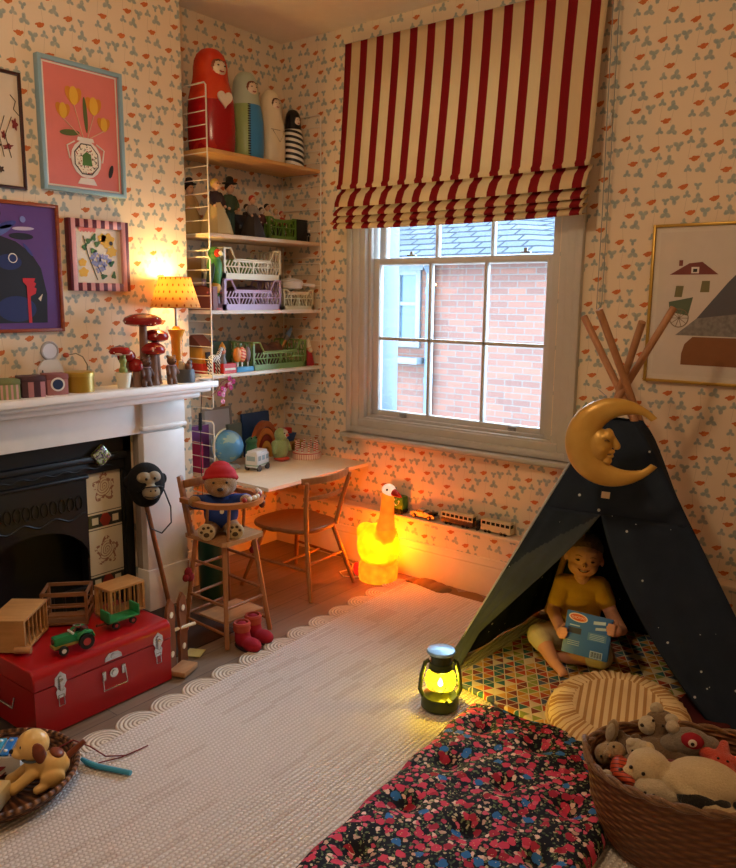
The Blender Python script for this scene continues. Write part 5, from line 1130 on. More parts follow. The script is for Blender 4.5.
# wooden cages and crate on the trunk
ZT = .2505
M_cage = mat('cage_wood', '#b98a52', .5, kind='wood', c2='#9a6c3a'); M_cage2 = mat('brown_crate_wood', '#8a6040', .5, kind='wood', c2='#6b4429')
def cage(label, loc, w_, d_, h_, rz, solid_side, m):
    t = thing('wooden_cage', label, 'toy cage', loc, rz, 'toy animal cages on the trunk')
    b = B(); b.box((0, 0, .004), (d_, w_, .008), bev=.001); b.build('floor_board', m, t)
    b = B(); b.box((0, 0, h_-.005), (d_, w_, .010), bev=.001); b.build('roof_board', m, t)
    for s in (-1, 1):
        b = B()
        if s == solid_side: b.box((0, s*(w_/2-.004), h_/2), (d_, .008, h_-.018)); b.build('side_board', m, t)
        else:
            b.box((d_/2-.005, s*(w_/2-.005), h_/2), (.010, .010, h_-.018)); b.box((-d_/2+.005, s*(w_/2-.005), h_/2), (.010, .010, h_-.018))
            for k in range(1, 5): b.cyl((-d_/2+d_*k/5, s*(w_/2-.005), .008), (-d_/2+d_*k/5, s*(w_/2-.005), h_-.01), .0028, n=6)
            b.build('side_bars', m, t)
    for s in (-1, 1):
        b = B()
        if s < 0 and solid_side: b.box((s*(d_/2-.004), 0, h_/2), (.008, w_-.016, h_-.018))
        for k in range(1, 7): b.cyl((s*(d_/2-.005), -w_/2+w_*k/7, .008), (s*(d_/2-.005), -w_/2+w_*k/7, h_-.01), .0028, n=6)
        b.build('bars', m, t)
    return t
cg = cage('wooden toy cage with solid end, nearest the left edge', (.69, -2.07, ZT), .125, .20, .115, -.9, 0, M_cage)
for q in [c for c in bpy.data.objects if c.parent == cg and c.name.startswith(('side_bars', 'bars'))]: bpy.data.objects.remove(q)
b = B(); b.box((.096, 0, .0575), (.008, .125, .098)); b.build('end_board', M_cage, cg); b = B(); b.box((-.096, 0, .0575), (.008, .125, .098)); b.build('end_board', M_cage, cg)
for s in (1, -1):
    b = B()
    for k in range(6): b.cyl((-.08+.032*k, s*.056, .008), (-.08+.032*k, s*.056, .107), .0032, n=6)
    b.build('bars', M_cage, cg)
b = B(); b.cyl((.107, .03, .014), (.107, .085, .014), .012); b.build('wheel', mat('pale_beech', '#b78a60'), cg)
t = thing('open_crate', 'brown open topped slatted crate between the two wooden cages', 'toy crate', (.655, -1.86, ZT), -.75); b = B(); w_, d_, h_ = .165, .12, .125
for sx in (-1, 1):
    for sy in (-1, 1): b.box((sx*(d_/2-.005), sy*(w_/2-.005), h_/2), (.010, .010, h_))
for z in (.035, .070, h_-.006):
    hh = .012 if z > .1 else .006
    for s in (-1, 1): b.box((s*(d_/2-.004), 0, z), (.007, w_-.01, hh)); b.box((0, s*(w_/2-.004), z), (d_-.01, .007, hh))
b.box((0, 0, .004), (d_-.01, w_-.01, .008)); b.build('slatted_body', M_cage2, t)
cage('wooden toy cage with vertical bars at right end of trunk', (.745, -1.695, ZT), .155, .10, .118, .02, 0, M_cage)
# tractor and trailer
TG = mat('tractor_green', '#1f7f46', .4); M_hubr = mat('red_hub', '#a8282c', .4)
t = thing('toy_tractor', 'green wooden toy tractor on the trunk lid', 'toy tractor', (.895, -1.985, ZT), 1.45+PI)
b = B(); b.box((.035, 0, .045), (.075, .034, .030), bev=.004); b.box((-.03, 0, .040), (.06, .036, .022), bev=.004); b.build('bonnet', TG, t)
b = B(); b.box((.03, 0, .027), (.095, .034, .010), bev=.001); b.build('chassis', mat('tractor_ochre', '#a08a3c', .5), t)
for s in (-1, 1): b = B(); b.tube([(-.058, s*.030, .040), (-.050, s*.030, .060), (-.03, s*.030, .066), (-.008, s*.030, .060), (.002, s*.030, .045)], .009, 8, flat=.4); b.build('mudguard', TG, t)
b = B(); b.box((-.038, 0, .058), (.02, .026, .022), bev=.003); b.build('driver_seat', mat('tractor_brown', '#5a2a24', .5), t); b = B(); b.cyl((0, 0, .055), (-.012, 0, .078), .003); b.tube(arc((-.013, 0, .08), .012, 0, 2*PI, 14, 'xy')[:-1], .0025, 6, closed=True); b.build('steering_wheel', mat('brown_rim', '#7a5040', .5), t)
b = B(); b.tube([(.01, -.020, .063), (.01, .020, .063)], .004); b.build('crossbar', mat('white_enamel', '#e8e6e4', .3), t); b = B(); b.cyl((.073, 0, .045), (.076, 0, .045), .010); b.build('radiator', mat('tractor_brown', '#5a2a24', .5), t)
wheelset(t, (-.03,), -.032, .032, .027, M_tyre, M_hubr); wheelset(t, (.050,), -.028, .028, .016, M_tyre, mat('white_hub', '#ddd6d0', .4))
t = thing('toy_trailer', 'green flat toy trailer with raised ends behind the tractor', 'toy trailer', (.845, -1.765, ZT), 1.52)
b = B(); b.box((0, 0, .030), (.125, .062, .008), bev=.001); b.box((.060, 0, .048), (.007, .062, .042), bev=.002); b.box((-.060, 0, .048), (.007, .062, .042), bev=.002); b.build('bed', TG, t)
b = B(); b.box((-.075, 0, .022), (.04, .006, .006)); b.cyl((-.095, 0, .02), (-.095, 0, .028), .004); b.build('drawbar', mat('tractor_brown', '#5a2a24', .5), t)
wheelset(t, (-.035, .035), -.026, .026, .013, M_tyre, M_hubr)

# ---------------------------------------------------------------- hobby monkey leaning on the fireplace
HM = (.40, -1.30, .0)
EYEM = mat('doll_eyes', '#1d1512', .3)
t = thing('hobby_monkey', 'black plush monkey head on wooden stick leaning against fireplace', 'hobby horse', HM)
b = B(HM); b.cyl((.46, -1.235, .008), (.445, -1.35, .60), .0105, .0105, 14); b.build('stick', mat('stick_wood', '#8a5a38', .4, kind='woodz', c2='#6b4023'), t)
hc = V((.455, -1.345, .648))
fd = V((.93, -.36, 0)).normalized(); sd = V((-fd.y, fd.x, 0))
def hp(a, s, z): return hc+fd*a+sd*s+V((0, 0, z))
rzm = math.atan2(fd.y, fd.x)
blob('head', mat('black_plush', '#0e0c0a', .95, kind='fabric', c2='#040303'), t, [('b', hp(0, 0, 0), (.080, .082, .092), (0, 0, rzm)), ('b', hp(-.01, .078, .01), (.014, .02, .026)), ('b', hp(-.01, -.078, .01), (.014, .02, .026)), ('b', hp(0, 0, -.05), (.06, .065, .055))], .005, 3, off=HM)
blob('face', mat('grey_beige_felt', '#a3947a', .9, kind='fabric'), t, [('b', hp(.050, .018, .036), (.032, .034, .027), (0, 0, rzm)), ('b', hp(.050, -.018, .036), (.032, .034, .027), (0, 0, rzm)), ('b', hp(.055, 0, .02), (.030, .026, .03), (0, 0, rzm)), ('b', hp(.080, 0, -.022), (.036, .038, .032), (0, 0, rzm))], .004, 3, off=HM)
b = B(HM); b.ball(hp(.080, .018, .036), .0062); b.ball(hp(.080, -.018, .036), .0062); b.build('eyes', EYEM, t); b = B(HM); b.ball(hp(.112, .010, -.010), .004); b.ball(hp(.112, -.010, -.010), .004); b.build('nostrils', EYEM, t); b = B(HM); b.tube([hp(.098, -.034, -.034), hp(.116, 0, -.040), hp(.098, .034, -.034)], .0028, 6); b.build('mouth', mat('doll_eyes', '#1d1512', .3), t)
b = B(HM); b.tube([hp(.06, -.05, -.02)]+[hp(.10, -.03, .005), hp(.113, .0, .008), hp(.10, .03, .005), hp(.06, .055, -.01)], .005, 6, flat=.6); b.tube([hp(.06, .06, -.02), hp(.07, .085, -.10), hp(.07, .085, -.17), hp(.06, .045, -.215), hp(.05, .0, -.19), hp(.045, -.015, -.12)], .0065, 6, flat=.5); b.build('rein', mat('black_strap', '#131110', .5), t)
t = thing('foil_pouch', 'small shiny patterned foil pouch hanging on the iron surround', 'pouch', (.245, -1.42, .755), 0, None, (.65, 0, 0))
def foil():
    m = MT('patterned_foil', .25, .4); n = m.noise(60, None, 2); m.col(m.ramp(n, [(0, '#d9dccb'), (.42, '#8fae4a'), (.5, '#6a4a80'), (.58, '#c9d0c0')])); return m.m
b = B(); b.box((0, 0, 0), (.03, .075, .075), bev=.012); b.build('pouch_body', foil(), t)
t = thing('wooden_stand', 'wooden toy stand of two cut out uprights beside the trunk', 'toy stand', (.90, -1.555, .007), 0)
M_ski = mat('stand_wood', '#7a4a2e', .4, kind='woodz', c2='#5c3420')
for (x, y) in ((-.005, -.032), (-.03, .045)):
    b = B(); pts = [(-.030, 0), (.030, 0), (.024, .06), (.030, .12), (.022, .17), (.030, .22), (.024, .27), (.0, .30), (-.024, .27), (-.030, .22), (-.022, .17), (-.030, .12), (-.024, .06)]
    b.prism(pts, .012, Mx.Translation((x, y, 0)) @ Euler((0, 0, .35)).to_matrix().to_4x4() @ YZ); u = b.build('upright', M_ski, t)
    for z in (.075, .235): q = B(); q.cyl((x+.010, y+.003, z), (x+.0145, y+.005, z), .012); q.build('roundel', mat('ivory', '#e8dfc8', .4), u)
b = B(); b.cyl((-.03, -.06, .155), (-.01, .10, .155), .007); b.build('crossbar', mat('ivory', '#e8dfc8', .4), t); b = B(); b.box((.035, .0, .012), (.07, .10, .022), (0, 0, .35), bev=.003); b.build('foot_block', mat('pale_beech', '#b78a60'), t)
t = B(); t.box((0, 0, .0012), (.07, .07, .002), (0, 0, .5)); t = t.build('yellow_note', mat('yellow_card', '#cfc27a', .7)); t.location = (.84, -1.42, .0062); tag(t, 'small pale yellow card lying on the dark hearth', 'card')

# ---------------------------------------------------------------- slippers
M_slip = mat('raspberry_felt', '#a3122c', .9, kind='fabric', c2='#6f0c1e')
def slipper(label, loc, rz):
    t = thing('slipper_boot', label, 'slipper', loc, rz, 'pair of red slipper boots')
    blob('upper', M_slip, t, [('b', (.045, 0, .024), (.042, .030, .024)), ('b', (0, 0, .025), (.035, .028, .025)), ('l', [(-.005, 0, .03), (-.01, 0, .07)], [.029, .026])], .004, 4)
    b = B(); b.ball((.024, 0, .006), (.066, .032, .006)); b.build('sole', mat('dark_sole', '#2a1a22', .8), t)
    b = B(); b.lathe([(.020, .062), (.029, .062), (.031, .070), (.029, .078), (.031, .086), (.028, .094), (.022, .094), (.021, .078), (.016, .074), (0, .074)], c=(-.01, 0, 0), n=30); b.build('knitted_cuff', mat('rust_knit', '#b34a3a', .9, kind='fabric'), t); return t
a_ = slipper('red slipper boot nearer the camera by high chair leg', (.945, -1.245, 0), -.12); b_ = slipper('red slipper boot behind its pair under the high chair', (.925, -1.160, 0), -.05)
for q in (a_, b_): q.scale = (1.2, 1.2, 1.15)
# ---------------------------------------------------------------- woven tray with toys, bottom left
RZ = .0135                                     # top of the rug
def wicker(name, c, c2, fz=110, fa=46, rr=.15):
    m = MT(name, .6); x, y, z = m.co(); a = y.op('ARCTAN2', x); w_ = (a*fa+((z*fz).fl())*PI).op('SINE'); v = ((z*fz).fr()-.5).ab()
    h_ = w_*.5+.5-v; m.col(m.mix(h_, c2, c)); m.bump(h_, .006); return m.m
M_wick = wicker('brown_wicker', '#8a5a38', '#3f2416', 95, 34)
TY = (1.095, -2.375, RZ)
t = thing('woven_tray', 'low round brown woven tray of toys on the rug', 'basket', TY)
R_ = .225
b = B(); b.lathe([(0, 0), (R_*.72, 0), (R_*.92, .018), (R_, .048), (R_*1.01, .052), (R_-.008, .052), (R_*.90, .024), (R_*.70, .008), (0, .008)], n=56); b.build('tray_body', M_wick, t)
b = B(); b.tube(arc((0, 0, .053), R_, 0, 2*PI, 56, 'xy')[:-1], .007, 8, closed=True); b.build('rim', wicker('tray_rim', '#9a6f48', '#4a2d1c', 30, 60), t)
# dog on wheels
DG = (1.205, -2.285, RZ+.016)
t = thing('pull_along_dog', 'cream plastic toy dog with brown ears sitting in the tray', 'toy dog', DG, -1.95)
M_dog = mat('cream_yellow_plastic', '#e6c078', .3); M_ear = mat('brown_ear', '#7a3b22', .4)
blob('body', M_dog, t, [('b', (-.02, 0, .050), (.050, .040, .045)), ('b', (.02, 0, .065), (.035, .034, .045), (0, .3, 0)), ('l', [(.035, .022, .055), (.075, .026, .030), (.09, .026, .024)], [.018, .016, .018]), ('l', [(.035, -.022, .055), (.075, -.026, .030), (.09, -.026, .024)], [.018, .016, .018]), ('b', (-.015, .036, .030), (.036, .018, .028)), ('b', (-.015, -.036, .030), (.036, .018, .028)), ('l', [(.01, .04, .014), (.03, .045, .012)], [.014, .012]), ('l', [(.01, -.04, .014), (.03, -.045, .012)], [.014, .012])], .0035, 3)
blob('head', M_dog, t, [('b', (.028, 0, .132), (.046, .042, .044)), ('b', (.066, 0, .118), (.022, .020, .018)), ('b', (.06, 0, .105), (.016, .015, .010))], .0035, 3)
for s in (-1, 1): b = B(); b.ball((.018, s*.038, .122), (.018, .007, .032), (0, .25, 0)); b.ball((.015, s*.038, .108), (.014, .007, .022)); b.build('ear', M_ear, t)
b = B(); b.ball((.086, 0, .126), (.007, .008, .006)); b.ball((.062, .021, .142), (.004, .004, .006)); b.ball((.062, -.021, .142), (.004, .004, .006)); b.build('eyes_and_nose', mat('doll_eyes', '#1d1512', .3), t)
b = B(); b.tube(arc((.028, 0, .094), .031, 0, 2*PI, 24, 'xy')[:-1], .004, 8, closed=True); b.build('collar', mat('blue_grey_collar', '#5a6a7a', .5), t)
b = B(); b.ball((-.035, .0, .086), (.022, .026, .012), (0, -.4, 0)); b.build('back_patch', M_ear, t)
b = B(); b.tube([(-.055, 0, .060), (-.085, 0, .080), (-.115, 0, .10)], [.011, .010, .008], 10); b.build('tail', M_ear, t)
# pull cord with a blue handle
t = thing('dark_red_string', 'dark red pull string lying across the rug', 'cord', (1.25, -2.08, RZ)); b = B((1.25, -2.08, RZ)); b.tube([(1.12, -2.22, RZ+.05), (1.135, -2.15, RZ+.062), (1.146, -2.10, RZ+.02), (1.207, -2.085, RZ+.003), (1.252, -2.045, RZ+.003), (1.258, -2.0, RZ+.003), (1.261, -1.965, RZ+.003)], .0022, 6)
b.tube([(1.254, -2.03, RZ+.003), (1.25, -2.06, RZ+.003), (1.22, -2.12, RZ+.003)], .0018, 6); b.build('cord', mat('dark_red_cord', '#7a1f24', .7), t)
t = thing('blue_toy_handle', 'turquoise blue stick lying on the rug beside the tray', 'toy', (1.30, -2.12, RZ)); b = B((1.30, -2.12, RZ)); b.tube([(1.172, -2.146, RZ+.010), (1.20, -2.145, RZ+.008), (1.24, -2.138, RZ+.008), (1.35, -2.094, RZ+.008)], [.006, .009, .009, .008], 10); b.build('stick', mat('turquoise_plastic', '#3f9fc4', .35), t)
# xylophone
t = thing('xylophone', 'white toy xylophone with blue and green bars in tray', 'xylophone', (1.0, -2.335, RZ+.014), -.80+PI/2)
b = B(); b.prism([(-.095, -.040), (.095, -.055), (.095, .055), (-.095, .040)], .055, Mx.Identity(4)); b.build('case', mat('white_plastic', '#dcdcdc', .4), t)
for k, c in enumerate(('#d8c23a', '#6ab84f', '#3fb08f', '#3fa3c8', '#2d7fd0', '#2f5fc0')):
    x = -.078+k*.031; q = B(); q.box((x, 0, .060), (.024, .078+.004*k, .006), bev=.001); o = q.build('bar', mat('bar_'+c[1:], c, .3), t)
    for s in (-1, 1): q = B(); q.ball((x, s*.028, .064), (.006, .006, .004)); q.build('stud', mat('white_enamel', '#e8e6e4', .3), o)
t = thing('cream_box', 'cream toy box with small red square in the tray', 'box', (1.195, -2.478, RZ+.020), .62, None, (0, .04, .62)); b = B(); b.box((0, 0, .028), (.11, .15, .055), bev=.004); b.build('box_body', mat('cream_toy_plastic', '#e0d2a8', .4), t); b = B(); b.box((.0, .045, .0563), (.03, .024, .002)); b.build('red_square', mat('toy_red', '#b8301f', .45), t); b = B(); b.box((.01, -.025, .0563), (.012, .07, .002)); b.box((-.03, .0, .0563), (.006, .09, .002)); b.build('brown_print', mat('brown_print', '#8a6038', .6), t)
book('board_book', 'dark red patterned book lying under toys in the tray', (1.10, -2.40, RZ+.030), (.02, .16, .13), '#7a1c28', ry=-PI/2, rz=.4)

# ---------------------------------------------------------------- play mat, mattress, round cushion
def playmat():
    m = MT('triangle_patchwork', .85); x, y, z = m.co(); s = .047
    p = x/s; q = y/(s*.866); row = q.fl(); fq = q.fr(); a = p+q*.5; b_ = p-q*.5
    wn = m.new('ShaderNodeTexWhiteNoise'); m.link(m.vec(a.fl(), b_.fl(), row), wn.inputs[0])
    c = m.ramp(X(m.t, wn.outputs[0]), [(0, '#b87f2c'), (.14, '#7c3a30'), (.28, '#2f6a6a'), (.40, '#d8c9a0'), (.52, '#8f9a4a'), (.64, '#b5482e'), (.76, '#4a5a74'), (.88, '#d0a050')])
    e = ((fq-.5).ab()*-1+.5).mn((a.fr()-.5).ab()*-1+.5).mn((b_.fr()-.5).ab()*-1+.5)
    m.col(m.mix(e.lt(.045), c, '#d8ccb0')); m.bump(e.op('MINIMUM', .2), .004); return m.m
PMZ = .0135
t = thing('play_mat', 'padded play mat of bright patchwork triangles inside the tent', 'mat', (2.3, -.55, PMZ)); O = (2.3, -.55, PMZ)
b = B(O); b.prism([(1.80, -.99), (2.30, -1.10), (2.70, -1.0), (2.62, -.12), (1.86, -.12)], .020, Mx.Translation((0, 0, PMZ+.0005))); o = b.build('mat_body', playmat(), t); md = o.modifiers.new('bev', 'BEVEL'); md.width = .008; md.segments = 3
def dark_red_cloth(): return mat('dark_red_blanket', '#4a0d12', .9, kind='fabric')
t = thing('red_blanket', 'dark red blanket folded on the tent floor at right', 'blanket', (2.68, -.5, .035)); b = B((2.68, -.5, .035)); b.box((2.66, -.50, .052), (.20, .66, .034), (0, 0, -.1), bev=.014); b.build('blanket_body', dark_red_cloth(), t)
def floral():
    m = MT('dark_floral_print', .8, spec=.2); co = m.new('ShaderNodeTexCoord').outputs['Object']; nz = m.new('ShaderNodeTexNoise'); nz.inputs['Scale'].default_value = 55; m.link(co, nz.inputs[0])
    va = m.new('ShaderNodeVectorMath'); va.operation = 'MULTIPLY_ADD'; m.link(nz.outputs['Color'], va.inputs[0]); va.inputs[1].default_value = (.022, .022, 0); m.link(co, va.inputs[2])
    c = '#14151f'
    for sc_, th, cols, dens in ((80, .30, [(0, '#4d5e42'), (.4, '#6b7a55'), (.7, '#b9b08e'), (.9, '#3c4a3a')], .75), (45, .32, [(0, '#d8607a'), (.35, '#c4a08c'), (.5, '#b9405a'), (.8, '#e8c8b8')], .62), (29, .38, [(0, '#a82a42'), (.25, '#cf3d5c'), (.55, '#2f6fb0'), (.72, '#d0455f'), (.86, '#9a1f30')], .55)):
        v = m.new('ShaderNodeTexVoronoi'); v.voronoi_dimensions = '2D'; v.inputs['Scale'].default_value = sc_; m.link(va.outputs[0], v.inputs['Vector']); sp = m.new('ShaderNodeSeparateColor'); m.link(v.outputs['Color'], sp.inputs[0])
        k = X(m.t, v.outputs['Distance']).lt(th)*X(m.t, sp.outputs[1]).lt(dens); c = m.mix(k, c, m.ramp(X(m.t, sp.outputs[0]), cols))
    v2 = m.new('ShaderNodeTexVoronoi'); v2.inputs['Scale'].default_value = 90; m.link(co, v2.inputs[0]); c = m.mix(X(m.t, v2.outputs['Distance']).lt(.13), c, '#d8c490')
    m.col(c); m.bump(m.noise(60), .002); return m.m
t = thing('floral_mattress', 'tufted dark mattress with red and blue flowers on rug', 'mattress', (2.325, -1.86, RZ), .065); W_, L_ = .60, 1.50
tufts = [(i, j) for i in (-.19, 0, .19) for j in (-.60, -.36, -.12, .12, .36, .60)]
b = B(); nx, ny = 56, 130; top, bot = [], []
def mh(x, y):
    e = min(1, (W_/2-abs(x))/.035); f = min(1, (L_/2-abs(y))/.035); ed = math.sqrt(max(0, 1-(1-e)**2))*math.sqrt(max(0, 1-(1-f)**2)); h_ = .030+.034*ed
    for (i, j) in tufts: d = math.hypot(x-i, y-j); h_ -= .026*math.exp(-(d/.034)**2)*ed
    h_ += .005*(cos(x*2*PI/.19)*cos(y*2*PI/.24))*ed+.0035*noise.noise(V((x*14, y*14, 0)))*ed
    return h_
for j in range(ny+1):
    ra, rb_ = [], []
    for i in range(nx+1):
        x, y = -W_/2+W_*i/nx, -L_/2+L_*j/ny; wx = 1+.012*sin(y*26)*(abs(x)/W_*2)**3
        ra.append(b.bm.verts.new((x*wx, y, mh(x, y)))); rb_.append(b.bm.verts.new((x*wx, y, .001 if 0 < i < nx and 0 < j < ny else .012)))
    top.append(ra); bot.append(rb_)
for j in range(ny):
    for i in range(nx):
        b.bm.faces.new((top[j][i], top[j][i+1], top[j+1][i+1], top[j+1][i])); b.bm.faces.new((bot[j][i], bot[j+1][i], bot[j+1][i+1], bot[j][i+1]))
for i in range(nx): b.bm.faces.new((bot[0][i], bot[0][i+1], top[0][i+1], top[0][i])); b.bm.faces.new((top[ny][i], top[ny][i+1], bot[ny][i+1], bot[ny][i]))
for j in range(ny): b.bm.faces.new((top[j][0], top[j+1][0], bot[j+1][0], bot[j][0])); b.bm.faces.new((bot[j][nx], bot[j+1][nx], top[j+1][nx], top[j][nx]))
b.build('padded_cover', floral(), t, ang=1.3)
for (i, j) in tufts: q = B(); q.ball((i, j, mh(i, j)+.001), (.006, .006, .003), seg=10); q.build('tuft', mat('dark_tuft', '#15151d', .9), t)
def pouf_mat():
    m = MT('striped_ticking', .9, spec=.1); x, y, z = m.co(); r = (x.sq()+y.sq()).op('SQRT'); a = y.op('ARCTAN2', x)
    s1_ = ((x*.96+y*.29)/.026).fr().lt(.42); s2 = (a*9.2+((a*3).op('SINE')*.2)).fr().lt(.42); k = r.gt(.145)
    f = m.new('ShaderNodeMix'); m.link(k, f.inputs[0]); m.link(s1_, f.inputs[2]); m.link(s2, f.inputs[3]); m.col(m.mix(X(m.t, f.outputs[0]), '#ead3a4', '#b98f5e')); m.bump(m.noise(300), .001); return m.m
t = thing('round_cushion', 'round gathered cream striped floor cushion leaning by the basket', 'cushion', (2.425, -.945, .078), 0, None, (.16, .03, 0))
b = B(); RP = .228
b.lathe([(0, -.045), (RP*.6, -.045), (RP*.9, -.032), (RP, 0), (RP*.97, .022), (RP*.86, .040), (RP*.65, .049), (RP*.62, .045), (RP*.4, .050), (0, .054)], n=144, f=lambda a, r, z: (r*(1+.010*sin(a*44)*(r > .12)), z+.0042*sin(a*44+.5*sin(a*7))*(r > RP*.62)*(1 if z > 0 else 0)))
b.build('cushion_cover', pouf_mat(), t, ang=1.5)
b = B(); b.tube(arc((0, 0, .0), RP*1.012, 0, 2*PI, 72, 'xy')[:-1], .0045, 6, closed=True); b.build('piping', mat('ticking_piping', '#d8b988', .8), t)

# ---------------------------------------------------------------- tent
T0 = V((2.205, -.505, 1.085)); FL, FR, BL, BR = V((1.74, -.87, .014)), V((2.93, -.72, .014)), V((1.79, -.12, .014)), V((2.58, -.12, .014))
TO = (2.28, -.48, .014)
tent = thing('teepee_tent', 'dark starry fabric teepee with four wooden poles', 'tent', TO)
M_pole = mat('tent_pole_wood', '#b5835c', .5, kind='woodz', c2='#94633f')
def navy(name, c, c2, stars=True):
    m = MT(name, .85, spec=.1); n = m.noise(9, None, 3); v = m.new('ShaderNodeTexVoronoi'); v.inputs['Scale'].default_value = 26; m.link(m.new('ShaderNodeTexCoord').outputs['Object'], v.inputs[0])
    sp = m.new('ShaderNodeSeparateColor'); m.link(v.outputs['Color'], sp.inputs[0]); k = X(m.t, v.outputs['Distance']).lt(X(m.t, sp.outputs[0])*.15)*X(m.t, sp.outputs[1]).gt(.45)
    base = m.mix(n, c, c2); m.col(m.mix(k*.8, base, '#d8dde4') if stars else base); m.bump(m.noise(5, None, 3)*1.0+m.noise(400)*.02, .02, .6); return m.m
M_navy = navy('starry_navy_canvas', '#2b3545', '#1b222e'); M_lining = navy('grey_green_canvas', '#464d55', '#333a42', False)
ends = ((FL, V((2.345, -.385, 1.425))), (FR, V((2.02, -.455, 1.385))), (BL, V((2.285, -.60, 1.375))), (BR, V((2.15, -.62, 1.415))))
offs = (V((0, -.016, 0)), V((0, .018, 0)), V((.012, .01, 0)), V((0, 0, 0)))
for (p, q), of in zip(ends, offs): b = B(TO); b.cyl(p+V((0, 0, .002)), q+of, .0135, n=16); b.build('pole', M_pole, tent)
def lerp(a, b_, f): return a+(b_-a)*f
HT = .93                                       # fabric ends just below the crossing
POLES = {id(p): (p, q+of) for (p, q), of in zip(ends, offs)}
def edge(p, f): a, c = POLES[id(p)]; return lerp(a, c, f*T0.z/c.z)
def out(p, k=.032): c = V((2.25, -.45, p.z)); d = (p-c); d.z = 0; return p+d.normalized()*k if d.length > 1e-4 else p
def panel(name, A, Bp, m, fa=0, fb=1, ga=0, gb=1, sag=.02, parent=tent, nu=18, nv=28):
    """fabric between two rising edges; A(f), Bp(f) give the edge points"""
    b = B(TO); g = []
    for j in range(nv+1):
        f = fa+(fb-fa)*j/nv; a, c = out(A(f)), out(Bp(f)); row = []
        for i in range(nu+1):
            u = i/nu; p = lerp(a, c, u); w_ = (c-a).length
            s_ = -sag*4*u*(1-u)*(1-f)*.9+.006*sin(u*17+f*5)*(1-f)*(0 < i < nu); d = V((2.25, -.45, p.z))-p; d.z = 0
            row.append(b.bm.verts.new(p-d.normalized()*s_))
        g.append(row)
    for j in range(nv):
        for i in range(nu): b.bm.faces.new((g[j][i], g[j][i+1], g[j+1][i+1], g[j+1][i]))
    b.done([v for r_ in g for v in r_])
    if isinstance(m, list):
        for k_, f_ in enumerate(list(b.bm.faces)): f_.material_index = 1 if (k_//nu+.5)/nv > .60+.40*(k_ % nu+.5)/nu else 0
    return b.build(name, m, parent, ang=1.5, mods=[solid(.002)])
panel('left_panel', lambda f: edge(BL, f), lambda f: edge(FL, f), M_navy, 0, HT, sag=.004); panel('back_panel', lambda f: edge(BR, f), lambda f: edge(BL, f), M_navy, 0, HT); panel('right_panel', lambda f: edge(FR, f), lambda f: edge(BR, f), M_navy, 0, HT, sag=.004)
# front: a closed upper part and two flaps either side of the opening
OP = V((2.222, -.632, .668))                     # top of the opening, in the front plane
fo_ = OP.z/T0.z
def onfront(f, u): return lerp(edge(FL, f), edge(FR, f), u)
u0 = (OP.x-edge(FL, fo_).x)/(edge(FR, fo_).x-edge(FL, fo_).x); OP = onfront(fo_, u0)
panel('front_upper_panel', lambda f: edge(FL, f), lambda f: edge(FR, f), M_navy, fo_-.008, HT, sag=.004)
panel('left_flap', lambda f: edge(FL, f), lambda f: onfront(f, max(.045, u0*(.12+.88*(f/fo_))**2.0)), [M_lining, M_navy], 0, fo_, sag=-.014, nv=60, nu=30)
panel('right_flap', lambda f: onfront(f, u0+(.80-u0)*(1-f/fo_)), lambda f: edge(FR, f), M_navy, 0, fo_, sag=.010)
b = B(TO); b.tube([out(edge(FL, f), .034) for f in [i/20*HT for i in range(21)]], .0045, 6); b.build('piping', mat('pale_grey_piping', '#aab2bd', .6), tent)
b = B(TO); b.tube(arc((T0.x, T0.y, T0.z-.02), .045, 0, 2*PI, 20, 'xy')[:-1], .005, 6, closed=True); b.tube([T0+V((-.03, -.05, -.01)), T0+V((-.05, -.075, -.02)), T0+V((-.03, -.085, -.045)), T0+V((.0, -.06, -.02)), T0+V((.03, -.07, .01)), T0+V((.045, -.06, -.03))], .0035, 6); b.build('tie', M_navy, tent)
lp = out(onfront(.685, .46), .050); b = B(TO); b.box(lp, (.030, .003, .024), (-.33, 0, .12)); b.build('label_patch', mat('label_beige', '#d8bfa0', .7), tent)
# ---------------------------------------------------------------- crescent moon
MC = V((2.290, -.80, .973)); mn = thing('crescent_moon', 'gold crescent moon with a face in profile hanging on the tent', 'moon ornament', MC, .33)
def moon_mat():
    m = MT('gilded_plaster', .35, .25); n = m.noise(12, None, 4); m.col(m.mix(n, '#d9b25c', '#b5852f')); m.bump(n, .003); return m.m
M_moon = moon_mat(); Ro = .152
# local x = right, z = up, -y towards the viewer.  body: tapered arc
b = B(); N = 44; pts, rs = [], []
th0, th1 = math.radians(33), math.radians(334)
for i in range(N+1):
    f = i/N; a = th0+(th1-th0)*f; w_ = .056*max(.0, sin(PI*f))**.75; w_ = max(w_, .012); rc = Ro-w_+.018*abs(2*f-1)**6
    pts.append(V((rc*cos(a), 0, rc*sin(a)))); rs.append(w_)
rings = []; n = 16
for i, (p, w_) in enumerate(zip(pts, rs)):
    d = p.normalized(); rings.append([b.bm.verts.new(p+d*(w_*cos(2*PI*k/n))+V((0, .62*w_*sin(2*PI*k/n), 0))) for k in range(n)])
for a_, c_ in zip(rings, rings[1:]):
    for k in range(n): b.bm.faces.new((a_[k], a_[(k+1) % n], c_[(k+1) % n], c_[k]))
b.bm.faces.new(rings[0][::-1]); b.bm.faces.new(rings[-1]); 
b.build('crescent', M_moon, mn, ang=1.2)
